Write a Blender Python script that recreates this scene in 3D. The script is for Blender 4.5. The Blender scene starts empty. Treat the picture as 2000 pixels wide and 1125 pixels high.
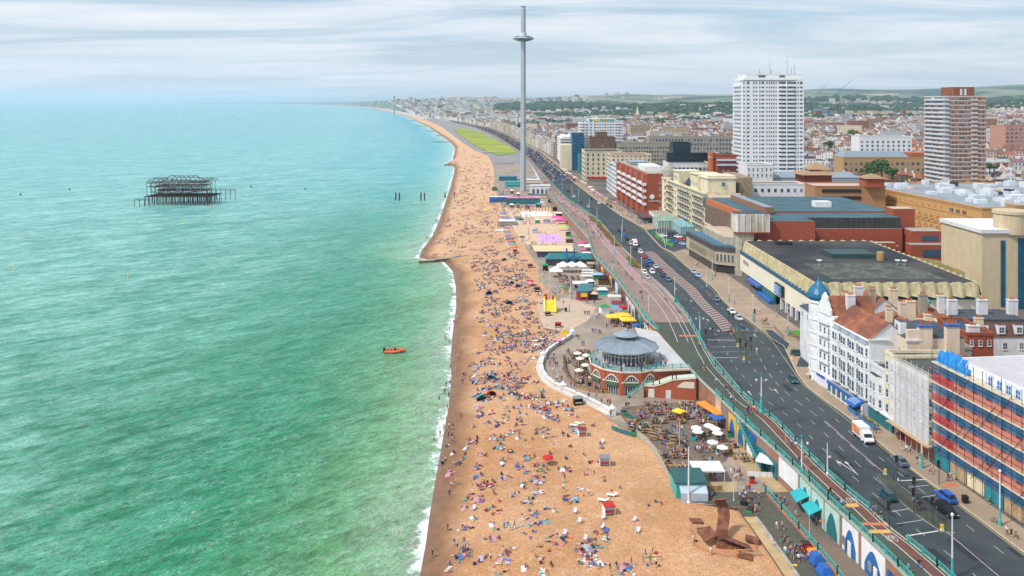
import bpy,math,random
import numpy as np
from mathutils import Vector,Matrix
R=random.Random(7)
NR=np.random.RandomState(11)
PI=math.pi
sc=bpy.context.scene
COL=sc.collection
# ---------------------------------------------------------------- camera
F,CH=1600.0,79.0
cd=bpy.data.cameras.new("camera");cam=bpy.data.objects.new("camera",cd);COL.objects.link(cam)
cam.location=(0,0,CH);cam.rotation_euler=(math.radians(90),0,0)
cd.sensor_width=36.0;cd.lens=36.0*F/2000.0
cd.shift_y=-362.5/2000.0
cd.clip_start=1.0;cd.clip_end=200000.0
sc.camera=cam
# ---------------------------------------------------------------- sky, sun, exposure
SUN_EL,SUN_AZ=math.radians(52),math.radians(-118)
sc.view_settings.view_transform='Standard';sc.view_settings.look='None'
sc.view_settings.exposure=0.0;sc.view_settings.gamma=1.0
sc.view_settings.use_curve_mapping=False
W=bpy.data.worlds.new("World");sc.world=W;W.use_nodes=True
nt=W.node_tree;nt.nodes.clear()
def N(nt,t,**k):
 n=nt.nodes.new(t)
 for a,b in k.items():
  if a=='inp':
   for i,v in b.items():n.inputs[i].default_value=v
  else:setattr(n,a,b)
 return n
def L(nt,a,b):nt.links.new(a,b)
def math_(nt,op,a,b=None,c=None,clamp=False):
 n=N(nt,'ShaderNodeMath',operation=op);n.use_clamp=clamp
 for i,x in enumerate((a,b,c)):
  if x is None:continue
  if isinstance(x,(int,float)):n.inputs[i].default_value=x
  else:L(nt,x,n.inputs[i])
 return n.outputs[0]
def ramp(nt,fac,stops,interp='LINEAR'):
 n=N(nt,'ShaderNodeValToRGB');cr=n.color_ramp;cr.interpolation=interp
 while len(cr.elements)<len(stops):cr.elements.new(0.5)
 for e,(p,c) in zip(cr.elements,stops):
  e.position=p;e.color=(c,c,c,1) if isinstance(c,(int,float)) else(c[0],c[1],c[2],1)
 L(nt,fac,n.inputs[0]);return n.outputs[0]
def mixc(nt,fac,a,b,blend='MIX'):
 n=N(nt,'ShaderNodeMix',data_type='RGBA',blend_type=blend)
 for i,x in((0,fac),(6,a),(7,b)):
  if isinstance(x,(int,float)):n.inputs[i].default_value=x
  elif isinstance(x,tuple):n.inputs[i].default_value=(x[0],x[1],x[2],1)
  else:L(nt,x,n.inputs[i])
 return n.outputs[2]
def make_world():
 sky=N(nt,'ShaderNodeTexSky',sky_type='NISHITA');sky.sun_disc=False
 sky.sun_elevation=SUN_EL;sky.sun_rotation=SUN_AZ%(2*PI)
 sky.air_density=1.0;sky.dust_density=1.6;sky.ozone_density=1.2
 tc=N(nt,'ShaderNodeTexCoord');sx=N(nt,'ShaderNodeSeparateXYZ');L(nt,tc.outputs['Generated'],sx.inputs[0])
 zz=math_(nt,'ADD',math_(nt,'MAXIMUM',sx.outputs[2],0.0),0.085)
 px=math_(nt,'DIVIDE',sx.outputs[0],zz);py=math_(nt,'DIVIDE',sx.outputs[1],zz)
 cb=N(nt,'ShaderNodeCombineXYZ');L(nt,math_(nt,'MULTIPLY',px,0.42),cb.inputs[0]);L(nt,py,cb.inputs[1])
 n1=N(nt,'ShaderNodeTexNoise',inp={'Scale':0.8,'Detail':8.0,'Roughness':0.6,'Distortion':0.7});L(nt,cb.outputs[0],n1 .inputs['Vector'])
 cov=ramp(nt,n1 .outputs[0],[(0.38,0.0),(0.52,0.7),(0.66,1.0)])
 n2=N(nt,'ShaderNodeTexNoise',inp={'Scale':1.9,'Detail':7.0,'Roughness':0.6});L(nt,cb.outputs[0],n2 .inputs['Vector'])
 shade=ramp(nt,n2 .outputs[0],[(0.32,(6.0,6.6,7.5)),(0.5,(7.1,7.35,7.8)),(0.66,(7.9,7.9,8.1))])
 clear=mixc(nt,0.35,sky.outputs[0],(3.7,5.8,8.0))
 c=mixc(nt,math_(nt,'MULTIPLY',cov,0.93),clear,shade)
 hz=ramp(nt,sx.outputs[2],[(0.0,0.9),(0.03,0.55),(0.10,0.0)])
 c=mixc(nt,hz,c,(6.0,6.7,7.6))
 bg=N(nt,'ShaderNodeBackground',inp={'Strength':0.128});L(nt,c,bg.inputs[0])
 o=N(nt,'ShaderNodeOutputWorld');L(nt,bg.outputs[0],o.inputs[0])
make_world()
sd=bpy.data.lights.new("sun",'SUN');sun=bpy.data.objects.new("sun",sd);COL.objects.link(sun)
sd.energy=3.7;sd.angle=math.radians(6);sd.color=(1.0,0.94,0.86)
_d=Vector((math.sin(SUN_AZ)*math.cos(SUN_EL),math.cos(SUN_AZ)*math.cos(SUN_EL),math.sin(SUN_EL)))
sun.rotation_euler=_d.to_track_quat('Z','Y').to_euler()
sc.cycles.max_bounces=5;sc.cycles.diffuse_bounces=2;sc.cycles.glossy_bounces=2;sc.cycles.transmission_bounces=3
sc.cycles.transparent_max_bounces=12;sc.cycles.volume_bounces=1
# ---------------------------------------------------------------- helpers: pixels to places
def P(u,v,z=0.0):
 y=F*(CH-z)/(v-200.0)
 return((u-1000.0)/F*y,y,z)
def curve(pts,z):
 q=sorted([P(u,v,z)[1::-1] for u,v in pts])
 ys=np.array([a for a,b in q]);xs=np.array([b for a,b in q])
 return lambda y:np.interp(y,ys,xs)
S_=[(812,1180),(820,1125),(832,1060),(840,1000),(850,940),(861,880),(868,840),(877,790),(882,740),(880,700),(884,650),(891,600),(890,560),(884,530),(868,512),(818,504),(823,490),(845,460),(858,430),(868,400),(878,370),(886,340),(888,326),(870,321),(884,312),(889,290),(880,279),(868,270),(850,258),(838,249),(815,238),(795,228),(765,220),(730,212.5),(700,209.5),(640,206),(560,204.2),(480,203.2),(330,202.6)]
S=curve(S_,-3.0)
E=curve([(1600,1200),(1545,1130),(1488,1060),(1437,990),(1425,984),(1345,980),(1318,962),(1305,935),(1290,905),(1275,880),(1262,866),(1240,850),(1200,826),(1150,788),(1100,765),(1068,745),(1057,720),(1060,700),(1075,685),(1100,670),(1120,655),(1108,640),(1068,625),(1046,593),(1075,581),(1074,568),(1052,547),(1052,516),(1043,509),(1027,484),(1022,458),(1004,452),(988,428),(981,409),(972,383),(964,364),(965,340),(960,324),(952,310),(930,302),(906,286),(880,265),(861,250),(840,240),(821,232),(790,224),(745,213),(715,209.6),(660,206),(590,204.2),(500,203.2),(350,202.6)],0.0)
B=curve([(1820,1180),(1770,1125),(1739,1093),(1676,1032),(1600,962),(1561,922),(1500,866),(1455,826),(1400,772),(1372,746),(1350,722),(1285,645),(1262,625),(1240,592),(1205,545),(1173,511),(1159,497),(1151,468),(1119,431),(1076,383),(1062,362),(1046,335),(1030,312),(1010,297),(985,283),(955,262),(915,245),(880,238),(850,231)],6.0)
C=curve([(1905,1170),(1853,1121),(1787,1065),(1739,1030),(1701,994),(1651,954),(1600,908),(1515,820),(1462,782),(1399,715),(1381,685),(1365,652),(1346,618),(1323,590),(1300,565),(1262,532),(1232,499),(1209,477),(1177,437),(1158,421),(1125,399),(1110,390),(1084,364),(1052,329),(1034,308),(1010,291),(970,266),(930,249),(890,240),(858,231.5)],6.0)
D0_=curve([(2060,1120),(2000,1080),(1904,1007),(1894,1000),(1815,941),(1777,913),(1711,860),(1660,816),(1607,779),(1573,752),(1556,728),(1531,676),(1508,662),(1485,643),(1462,625),(1429,602),(1409,583),(1397,565),(1340,519),(1312,494),(1290,482),(1265,455),(1258,446),(1214,422),(1180,398),(1164,390),(1137,369),(1116,353),(1100,342),(1076,321),(1052,300),(1026,286),(985,264),(945,248),(900,239),(864,231.5)],6.0)
def D(y):
 y=np.asarray(y,float);w=np.clip((y-3300)/1200.0,0,1);return D0_(y)*(1-w)+(E(y)+45)*w
sm=lambda t:(lambda q:q*q*(3-2*q))(np.clip(t,0,1))
def edge_z(y):return-2.6*sm((152-y)/30.0)+5.0*sm((y-760)/200.0)
def prom_z(y):return 5.0*sm((y-760)/200.0)
def beach_z(x,y):
 s,e=S(y),E(y);d=x-s;t=d/np.maximum(e-s,1.0)
 ze=edge_z(y)-0.15
 up=0.5*sm(d/9.0)+0.5*np.clip(t,0,1)
 return np.where(d<0,-3+0.12*d,-3+(ze+3)*up)
def PB(u,v):
 z=-1.5
 for _ in range(12):
  x,y,_z=P(u,v,z);z=0.5*z+0.5*float(beach_z(x,y))
 return(x,y,float(beach_z(x,y)))
def town_z(x,y):
 b=6+0.022*np.clip(x-130,0,1500)+0.003*np.clip(y-1500,0,3000)
 return b
_rx=np.array([-.45,-.40,-.275,-.19,-.137,-.0875,-.0625,-.025,.0125,.05,.094,.144,.163,.181,.2125,.269,.356,.4,.4375,.5,.578,.625,.9])
_rz=np.array([2.2,2.6,4,3,5,9,11,8.5,8,10.5,14,16,9,14,16,13,24,28,22,25,31,35,38])
def hill_z(x,y):
 t=x/np.maximum(y,1.0)
 pk=np.interp(t,_rx,_rz)
 big=(CH+(pk)*9500/F)
 b=6+(big-6)*sm((y-4200)/5300.0)**1.25
 wob=np.sin(x*0.0021+y*0.0013)*16+np.sin(x*0.0047-y*0.0031+2)*9+np.sin(y*0.0061+x*.001)*6
 b=b+wob*sm((t+.02)/.1)*sm((y-3000)/1800.0)*(1-sm((y-7600)/1500.0))
 b=b+44*np.exp(-((y-4700)/900.0)**2)*sm((t-.12)/.1)+60*np.exp(-((y-3300)/700.0)**2)*sm((t-.50)/.12)
 return b
def land_z(x,y):
 far=sm((y-2300)/1500.0)
 return town_z(x,y)*(1-far)+hill_z(x,y)*far
# ---------------------------------------------------------------- helpers: meshes and objects
class MB:
 def __init__(s):s.v=[];s.f=[];s.m=[];s.uv=[]
 def face(s,pts,m=0,uv=None):
  n=len(s.v);s.v+=[tuple(p) for p in pts];s.f.append(tuple(range(n,n+len(pts))));s.m.append(m)
  s.uv.append(uv or[(p[0],p[1]) for p in pts]);return s
 def prism(s,poly,z0,z1,m=0,mt=None,bottom=False):
  mt=m if mt is None else mt
  a=sum(poly[i][0]*poly[(i+1)%len(poly)][1]-poly[(i+1)%len(poly)][0]*poly[i][1] for i in range(len(poly)))
  if a<0:poly=poly[::-1]
  t=0
  for i in range(len(poly)):
   p,q=poly[i],poly[(i+1)%len(poly)];l=math.hypot(q[0]-p[0],q[1]-p[1])
   s.face([(p[0],p[1],z0),(q[0],q[1],z0),(q[0],q[1],z1),(p[0],p[1],z1)],m,[(t,z0),(t+l,z0),(t+l,z1),(t,z1)]);t+=l
  s.face([(p[0],p[1],z1) for p in poly],mt)
  if bottom:s.face([(p[0],p[1],z0) for p in poly[::-1]],m)
  return s
 def box(s,x0,x1,y0,y1,z0,z1,m=0,mt=None,bottom=True):
  return s.prism([(x0,y0),(x1,y0),(x1,y1),(x0,y1)],z0,z1,m,mt,bottom)
 def obox(s,a,b,w,z0,z1,m=0,mt=None):
  d=Vector((b[0]-a[0],b[1]-a[1]));d.normalize();n=Vector((-d.y,d.x))*(w/2)
  return s.prism([(a[0]-n.x,a[1]-n.y),(b[0]-n.x,b[1]-n.y),(b[0]+n.x,b[1]+n.y),(a[0]+n.x,a[1]+n.y)],z0,z1,m,mt,True)
 def tube(s,a,b,r,n=6,m=0,r2=None):
  a,b=Vector(a),Vector(b);d=(b-a).normalized();r2=r if r2 is None else r2
  u=d.orthogonal().normalized();w=d.cross(u)
  ra=[a+(u*math.cos(2*PI*i/n)+w*math.sin(2*PI*i/n))*r for i in range(n)]
  rb=[b+(u*math.cos(2*PI*i/n)+w*math.sin(2*PI*i/n))*r2 for i in range(n)]
  for i in range(n):s.face([ra[i],ra[(i+1)%n],rb[(i+1)%n],rb[i]],m)
  s.face(rb,m);s.face(ra[::-1],m);return s
 def lathe(s,prof,n=12,c=(0,0),m=0,a0=0.0,sq=1.0):
  for(r0,z0),(r1,z1) in zip(prof,prof[1:]):
   for i in range(n):
    t0,t1=a0+2*PI*i/n,a0+2*PI*(i+1)/n
    q=lambda r,t,z:(c[0]+r*math.cos(t),c[1]+r*math.sin(t)*sq,z)
    if r0<1e-5:s.face([q(0,0,z0),q(r1,t1,z1),q(r1,t0,z1)],m)
    elif r1<1e-5:s.face([q(r0,t0,z0),q(r0,t1,z0),q(0,0,z1)],m)
    else:s.face([q(r0,t0,z0),q(r0,t1,z0),q(r1,t1,z1),q(r1,t0,z1)],m,[(i,z0),(i+1,z0),(i+1,z1),(i,z1)])
  return s
 def gable(s,x0,x1,y0,y1,z0,z1,along='y',m=0,mg=1,o=0.0):
  if along=='y':
   xm=(x0+x1)/2
   s.face([(x0-o,y0-o,z0),(xm,y0-o,z1),(xm,y1+o,z1),(x0-o,y1+o,z0)],m)
   s.face([(x1+o,y0-o,z0),(x1+o,y1+o,z0),(xm,y1+o,z1),(xm,y0-o,z1)],m)
   s.face([(x0,y0,z0),(x1,y0,z0),(xm,y0,z1)],mg);s.face([(x1,y1,z0),(x0,y1,z0),(xm,y1,z1)],mg)
  else:
   ym=(y0+y1)/2
   s.face([(x0-o,y0-o,z0),(x1+o,y0-o,z0),(x1+o,ym,z1),(x0-o,ym,z1)],m)
   s.face([(x0-o,y1+o,z0),(x0-o,ym,z1),(x1+o,ym,z1),(x1+o,y1+o,z0)],m)
   s.face([(x0,y1,z0),(x0,y0,z0),(x0,ym,z1)],mg);s.face([(x1,y0,z0),(x1,y1,z0),(x1,ym,z1)],mg)
  return s
 def hip(s,x0,x1,y0,y1,z0,z1,m=0,o=0.3,k=0.5):
  w,d=x1-x0,y1-y0;i=min(w,d)*k
  a,b,c_,e=(x0-o,y0-o,z0),(x1+o,y0-o,z0),(x1+o,y1+o,z0),(x0-o,y1+o,z0)
  A,B_,C_,E_=(x0+i,y0+i,z1),(x1-i,y0+i,z1),(x1-i,y1-i,z1),(x0+i,y1-i,z1)
  for q in([a,b,B_,A],[b,c_,C_,B_],[c_,e,E_,C_],[e,a,A,E_],[A,B_,C_,E_]):s.face(q,m)
  return s
 def xf(s,M):
  s.v=[tuple(M@Vector(p)) for p in s.v];return s
 def mesh(s,name,mats,smooth=False):
  me=bpy.data.meshes.new(name);me.from_pydata(s.v,[],s.f)
  for m in mats:me.materials.append(m)
  me.polygons.foreach_set('material_index',s.m)
  uvl=me.uv_layers.new(name='uv');uvl.data.foreach_set('uv',[c for f in s.uv for p in f for c in p])
  if smooth:me.polygons.foreach_set('use_smooth',[True]*len(s.f))
  me.update();return me
def put(o,label=None,cat=None,group=None,kind=None):
 if label:o['label']=label
 if cat:o['category']=cat
 if group:o['group']=group
 if kind:o['kind']=kind
 return o
def obj(name,me,parent=None,loc=(0,0,0),rz=0.0,label=None,cat=None,group=None,kind=None,world=False,mats=None,smooth=False,scale=None):
 if isinstance(me,MB):me=me.mesh(name,mats,smooth)
 o=bpy.data.objects.new(name,me);COL.objects.link(o)
 if parent is not None:
  o.parent=parent
  if world:loc=tuple(a-b for a,b in zip(loc,parent.location))
 o.location=loc
 if rz:o.rotation_euler=(0,0,rz)
 if scale:o.scale=scale
 return put(o,label,cat,group,kind)
def thing(name,label,cat,loc=(0,0,0),group=None,rz=0.0):
 o=bpy.data.objects.new(name,None);COL.objects.link(o);o.location=loc
 if rz:o.rotation_euler=(0,0,rz)
 return put(o,label,cat,group)
def dup(o,loc,rz=0.0,label=None,group=None,scale=None):
 c=o.copy();COL.objects.link(c);c.location=loc;c.rotation_euler=(0,0,rz)
 if scale:c.scale=(scale,)*3
 if label:c['label']=label
 if group:c['group']=group
 for ch in o.children:
  d=ch.copy();COL.objects.link(d);d.parent=c
  for g in ch.children:
   e=g.copy();COL.objects.link(e);e.parent=d
 return c
# ---------------------------------------------------------------- materials
MC={}
def mat(name,col,rough=0.7,var=0.12,scale=0.6,metal=0.0,spec=None,bump=0.0,bscale=3.0,alpha=1.0,emit=None,detail=4.0,dark=None,streak=0.0):
 if name in MC:return MC[name]
 m=bpy.data.materials.new(name);m.use_nodes=True;t=m.node_tree;b=t.nodes['Principled BSDF']
 b.inputs['Roughness'].default_value=rough;b.inputs['Metallic'].default_value=metal
 if spec is not None:b.inputs['Specular IOR Level'].default_value=spec
 c=(col[0],col[1],col[2],1)
 if var or bump:
  g=N(t,'ShaderNodeNewGeometry')
  n=N(t,'ShaderNodeTexNoise',inp={'Scale':scale,'Detail':detail,'Roughness':0.6});L(t,g.outputs['Position'],n.inputs['Vector'])
  f=ramp(t,n.outputs[0],[(0.3,1-var*1.3),(0.7,1+var)])
  if streak:
   mp=N(t,'ShaderNodeMapping');mp.inputs['Scale'].default_value=(1.2,1.2,0.08);L(t,g.outputs['Position'],mp.inputs[0])
   n3=N(t,'ShaderNodeTexNoise',inp={'Scale':1.0,'Detail':4.0});L(t,mp.outputs[0],n3 .inputs['Vector'])
   f=mixc(t,1.0,f,ramp(t,n3 .outputs[0],[(0.35,1-streak),(0.62,1.0)]),'MULTIPLY')
  cc=mixc(t,1.0,c,f,'MULTIPLY')
  if dark:
   n4=N(t,'ShaderNodeTexNoise',inp={'Scale':scale*0.33,'Detail':5.0});L(t,g.outputs['Position'],n4 .inputs['Vector'])
   cc=mixc(t,ramp(t,n4 .outputs[0],[(0.42,0.0),(0.62,0.85)]),cc,dark)
  L(t,cc,b.inputs['Base Color'])
  if bump:
   n2=N(t,'ShaderNodeTexNoise',inp={'Scale':bscale,'Detail':3.0});L(t,g.outputs['Position'],n2 .inputs['Vector'])
   bm=N(t,'ShaderNodeBump',inp={'Strength':bump,'Distance':0.15});L(t,n2 .outputs[0],bm.inputs['Height']);L(t,bm.outputs[0],b.inputs['Normal'])
 else:b.inputs['Base Color'].default_value=c
 if alpha<1:b.inputs['Alpha'].default_value=alpha
 MC[name]=m;return m
def facade(name,wall,win,du=3.2,dv=3.0,fu=0.45,fv=0.5,band=None,off=0.0):
 """walls of far buildings: window openings too small to model there, laid out in metres on the wall's own coordinates"""
 if name in MC:return MC[name]
 m=bpy.data.materials.new(name);m.use_nodes=True;t=m.node_tree;b=t.nodes['Principled BSDF'];b.inputs['Roughness'].default_value=0.7
 uv=N(t,'ShaderNodeUVMap');sx=N(t,'ShaderNodeSeparateXYZ');L(t,uv.outputs[0],sx.inputs[0])
 U=math_(t,'FRACT',math_(t,'DIVIDE',math_(t,'ADD',sx.outputs[0],off),du));V=math_(t,'FRACT',math_(t,'DIVIDE',sx.outputs[1],dv))
 mu=math_(t,'LESS_THAN',math_(t,'ABSOLUTE',math_(t,'SUBTRACT',U,0.5)),fu/2);mv=math_(t,'LESS_THAN',math_(t,'ABSOLUTE',math_(t,'SUBTRACT',V,0.5)),fv/2)
 mk=math_(t,'MULTIPLY',mu,mv)
 g=N(t,'ShaderNodeNewGeometry');n=N(t,'ShaderNodeTexNoise',inp={'Scale':0.35,'Detail':4.0});L(t,g.outputs['Position'],n.inputs['Vector'])
 wc=mixc(t,1.0,wall,ramp(t,n.outputs[0],[(0.3,0.8),(0.7,1.12)]),'MULTIPLY')
 if band:wc=mixc(t,math_(t,'LESS_THAN',V,0.12),wc,band)
 wn=N(t,'ShaderNodeTexWhiteNoise',noise_dimensions='2D')
 cb=N(t,'ShaderNodeCombineXYZ');L(t,math_(t,'FLOOR',math_(t,'DIVIDE',math_(t,'ADD',sx.outputs[0],off),du)),cb.inputs[0]);L(t,math_(t,'FLOOR',math_(t,'DIVIDE',sx.outputs[1],dv)),cb.inputs[1]);L(t,cb.outputs[0],wn.inputs['Vector'])
 wi=mixc(t,ramp(t,wn.outputs[0],[(0.3,0.0),(1.0,0.7)]),win,tuple(min(1,a*3+.12) for a in win))
 L(t,mixc(t,mk,wc,wi),b.inputs['Base Color'])
 MC[name]=m;return m
WHITE=mat('white_paint',(.80,.81,.82),.6,.07,.5,streak=.10)
WHITE2=mat('soft_white_render',(.74,.745,.76),.7,.10,.3,streak=.15)
CREAM=mat('cream_render',(.78,.68,.47),.7,.09,.4,streak=.15)
PINKC=mat('pale_peach_render',(.74,.60,.46),.7,.07,.3,streak=.12)
GLASS=mat('window_glass',(.05,.10,.15),.12,0)
GLASSB=mat('blue_glass',(.01,.09,.16),.12,.3,.3)
FRAME=mat('white_frame',(.8,.8,.8),.5,0)
TEAL=mat('teal_paint',(.05,.42,.39),.5,.12,1.0)
TEALD=mat('dark_teal_paint',(.02,.16,.18),.5,.15,.8)
BLUEP=mat('blue_paint',(.02,.12,.42),.5,.1,.8)
BRICKR=mat('red_brick',(.33,.075,.035),.8,.2,1.5,bump=.2)
BRICKO=mat('orange_brick',(.48,.14,.045),.8,.18,1.2)
BRICKY=mat('yellow_brick',(.60,.35,.13),.8,.10,1.0,streak=.1)
BRICKB=mat('brown_brick',(.27,.13,.08),.8,.16,1.0)
ROOFR=mat('rust_tile',(.29,.10,.05),.85,.3,.8,dark=(.15,.06,.04),bump=.5,bscale=4)
ROOFD=mat('dark_slate',(.05,.06,.075),.7,.25,.7)
ROOFG=mat('grey_lead',(.24,.30,.36),.5,.12,.8)
ROOFF=mat('flat_felt',(.035,.045,.055),.9,.35,.12,dark=(.12,.12,.11))
CONC=mat('concrete',(.42,.38,.31),.85,.15,.5,streak=.3)
CONCD=mat('grey_concrete',(.30,.30,.29),.85,.15,.5)
METAL=mat('pale_metal',(.62,.64,.66),.45,.08,1)
STEEL=mat('dark_steel',(.05,.055,.06),.5,.1,1)
BLACK=mat('black_paint',(.015,.016,.018),.45,0)
WOOD=mat('timber',(.38,.22,.11),.8,.25,1.5)
WOODP=mat('pale_timber',(.46,.33,.19),.8,.2,1.5)
RUST=mat('rusty_steel',(.25,.095,.05),.8,.35,1.2,dark=(.12,.045,.028))
RUSTD=mat('burnt_iron',(.10,.038,.027),.8,.5,.6,dark=(.012,.012,.02))
TERRA=mat('terracotta',(.42,.12,.05),.8,.2,2)
NAMED={'white':(.82,.82,.82),'black':(.012,.012,.015),'navy':(.015,.03,.12),'blue':(.02,.13,.5),'pale blue':(.3,.5,.72),'red':(.5,.02,.02),'pink':(.75,.25,.38),'purple':(.18,.07,.32),'yellow':(.85,.55,.03),'green':(.03,.26,.08),'grey':(.22,.22,.24),'teal':(.02,.42,.48),'orange':(.85,.2,.02),'beige':(.6,.45,.3),'brown':(.12,.06,.035),'lilac':(.5,.4,.72),'maroon':(.22,.02,.05)}
def cl(c):return mat('cloth_'+c.replace(' ','_'),NAMED[c],.85,0)
def paint(c):return mat('paint_'+c.replace(' ','_'),NAMED[c],.3,0)
# ================================================================ THE SETTING
def grid(name,Z,mats,kind='structure',uvs=None,smooth=True):
 """Z: array rows x cols x 3; uvs: rows x cols x 2"""
 r,c=Z.shape[:2];me=bpy.data.meshes.new(name)
 idx=np.arange(r*c).reshape(r,c)
 q=np.stack([idx[:-1,:-1],idx[:-1,1:],idx[1:,1:],idx[1:,:-1]],-1).reshape(-1,4)
 me.vertices.add(r*c);me.vertices.foreach_set('co',Z.reshape(-1).astype(np.float32))
 me.loops.add(len(q)*4);me.loops.foreach_set('vertex_index',q.reshape(-1).astype(np.int32))
 me.polygons.add(len(q));me.polygons.foreach_set('loop_start',(np.arange(len(q))*4).astype(np.int32))
 me.update(calc_edges=True)
 if uvs is not None:
  l=me.uv_layers.new(name='uv');l.data.foreach_set('uv',uvs.reshape(-1,2)[q.reshape(-1)].astype(np.float32).reshape(-1))
 for m in mats:me.materials.append(m)
 if smooth:me.polygons.foreach_set('use_smooth',[True]*len(q))
 me.validate()
 o=bpy.data.objects.new(name,me);COL.objects.link(o);o['kind']=kind;return o
def strip(name,fa,fb,y0,y1,mats,za,zb=None,step=2.0,kind='structure',cols=2,parent=None):
 ys=np.concatenate([np.arange(y0,y1,step if y1<1500 else max(step,(y1-y0)/400.0)),[y1]])
 za_=za(ys) if callable(za) else np.full(len(ys),za);zb_=za_ if zb is None else(zb(ys) if callable(zb) else np.full(len(ys),zb))
 a,b=fa(ys),fb(ys);Z=np.zeros((len(ys),cols,3))
 for j in range(cols):
  t=j/(cols-1);Z[:,j,0]=a*(1-t)+b*t;Z[:,j,1]=ys;Z[:,j,2]=za_*(1-t)+zb_*t
 return grid(name,Z,mats,kind)
def water_mat():
 m=bpy.data.materials.new('sea_water');m.use_nodes=True;t=m.node_tree;b=t.nodes['Principled BSDF']
 uv=N(t,'ShaderNodeUVMap');su=N(t,'ShaderNodeSeparateXYZ');L(t,uv.outputs[0],su.inputs[0]);D_,Y_=su.outputs[0],su.outputs[1]
 g=N(t,'ShaderNodeNewGeometry');ps=g.outputs['Position']
 def noise(scale,detail=4,sxyz=(1,1,1),rot=0.0,rough=.6,dist=0.0):
  mp=N(t,'ShaderNodeMapping');mp.inputs['Rotation'].default_value=(0,0,rot);mp.inputs['Scale'].default_value=sxyz
  mp.vector_type='TEXTURE';L(t,ps,mp.inputs[0])
  n=N(t,'ShaderNodeTexNoise',inp={'Scale':scale,'Detail':detail,'Roughness':rough,'Distortion':dist});L(t,mp.outputs[0],n.inputs['Vector']);return n.outputs[0]
 big=noise(.006,3);patch=noise(.022,4,(1,1.8,1),.1)
 yy=math_(t,'DIVIDE',math_(t,'ADD',Y_,math_(t,'MULTIPLY',math_(t,'SUBTRACT',big,.5),260)),2400.0)
 deep=ramp(t,yy,[(0.03,(.02,.26,.12)),(0.075,(.03,.31,.18)),(0.13,(.05,.38,.28)),(0.25,(.09,.42,.41)),(0.5,(.07,.39,.46)),(1.0,(.05,.33,.45))])
 gm=math_(t,'MULTIPLY',ramp(t,math_(t,'DIVIDE',math_(t,'ADD',D_,math_(t,'MULTIPLY',math_(t,'SUBTRACT',patch,.5),60)),300.0),[(0.0,.8),(.12,1.0),(.45,.5),(1.0,.12)]),ramp(t,math_(t,'DIVIDE',Y_,900.0),[(0.25,1.0),(.45,.7),(1.0,.0)]))
 deep=mixc(t,gm,deep,(.0015,.22,.085))
 dn=math_(t,'ADD',D_,math_(t,'MULTIPLY',math_(t,'SUBTRACT',patch,.5),38))
 shal=ramp(t,math_(t,'DIVIDE',dn,42.0),[(0.0,0.85),(0.3,.60),(0.6,.25),(1.0,0.0)])
 near=ramp(t,math_(t,'DIVIDE',Y_,900.0),[(0.1,(.20,.36,.09)),(0.45,(.22,.45,.22)),(1.0,(.26,.56,.52))])
 c=mixc(t,shal,deep,near)
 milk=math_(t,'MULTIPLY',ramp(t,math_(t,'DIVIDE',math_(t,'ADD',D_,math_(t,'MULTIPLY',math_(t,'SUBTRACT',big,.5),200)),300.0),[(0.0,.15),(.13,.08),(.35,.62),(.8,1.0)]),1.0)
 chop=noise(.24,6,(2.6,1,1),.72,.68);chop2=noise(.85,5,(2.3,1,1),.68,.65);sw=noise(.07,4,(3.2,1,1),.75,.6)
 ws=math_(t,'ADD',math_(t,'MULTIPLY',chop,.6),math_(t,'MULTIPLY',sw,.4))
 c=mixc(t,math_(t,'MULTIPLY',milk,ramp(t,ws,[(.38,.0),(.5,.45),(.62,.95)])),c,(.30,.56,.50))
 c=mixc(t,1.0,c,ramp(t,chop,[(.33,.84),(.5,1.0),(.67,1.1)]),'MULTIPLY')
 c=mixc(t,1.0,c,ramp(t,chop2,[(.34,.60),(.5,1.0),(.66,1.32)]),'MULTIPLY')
 c=mixc(t,1.0,c,ramp(t,sw,[(.3,.86),(.7,1.12)]),'MULTIPLY')
 lace=noise(1.2,6,(1.8,1,1),.7,.72,1.4)
 lm=math_(t,'MULTIPLY',ramp(t,lace,[(.48,0.0),(.58,.38),(.68,.8)]),ramp(t,chop,[(.38,.15),(.62,1.0)]))
 lm=math_(t,'MULTIPLY',lm,ramp(t,math_(t,'DIVIDE',Y_,900.0),[(0.08,.85),(0.6,.5),(1.0,.2)]))
 c=mixc(t,lm,c,(.50,.72,.68))
 ed=noise(.35,4,rough=.65);wig=math_(t,'MULTIPLY',math_(t,'SUBTRACT',noise(.07,2),.5),7)
 dd=math_(t,'ADD',D_,wig)
 fo=math_(t,'MULTIPLY',ramp(t,math_(t,'DIVIDE',D_,8.0),[(0.0,1.0),(.1,.9),(.3,.5),(.7,0.0)]),ramp(t,noise(.045,3),[(.38,.45),(.6,1.0)]))
 f1=ramp(t,math_(t,'ADD',fo,math_(t,'MULTIPLY',math_(t,'SUBTRACT',ed,.5),1.9)),[(.48,0.0),(.80,.95)])
 line=ramp(t,math_(t,'DIVIDE',dd,26.0),[(.38,0.0),(.45,.42),(.47,.62),(.49,.25),(.62,0.0)])
 f2=math_(t,'MULTIPLY',math_(t,'GREATER_THAN',math_(t,'ADD',line,math_(t,'MULTIPLY',math_(t,'SUBTRACT',ed,.5),1.5)),.8),.8)
 wash=math_(t,'MULTIPLY',ramp(t,math_(t,'DIVIDE',math_(t,'ADD',D_,math_(t,'MULTIPLY',math_(t,'SUBTRACT',noise(.02,2),.5),24)),15.0),[(0.0,.7),(.5,.35),(1.0,0.0)]),ramp(t,noise(.5,5,rough=.7),[(.38,.1),(.65,.85)]))
 c=mixc(t,wash,c,(.52,.56,.58))
 F_=math_(t,'MAXIMUM',f1,f2)
 c=mixc(t,F_,c,(.86,.88,.88))
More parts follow.
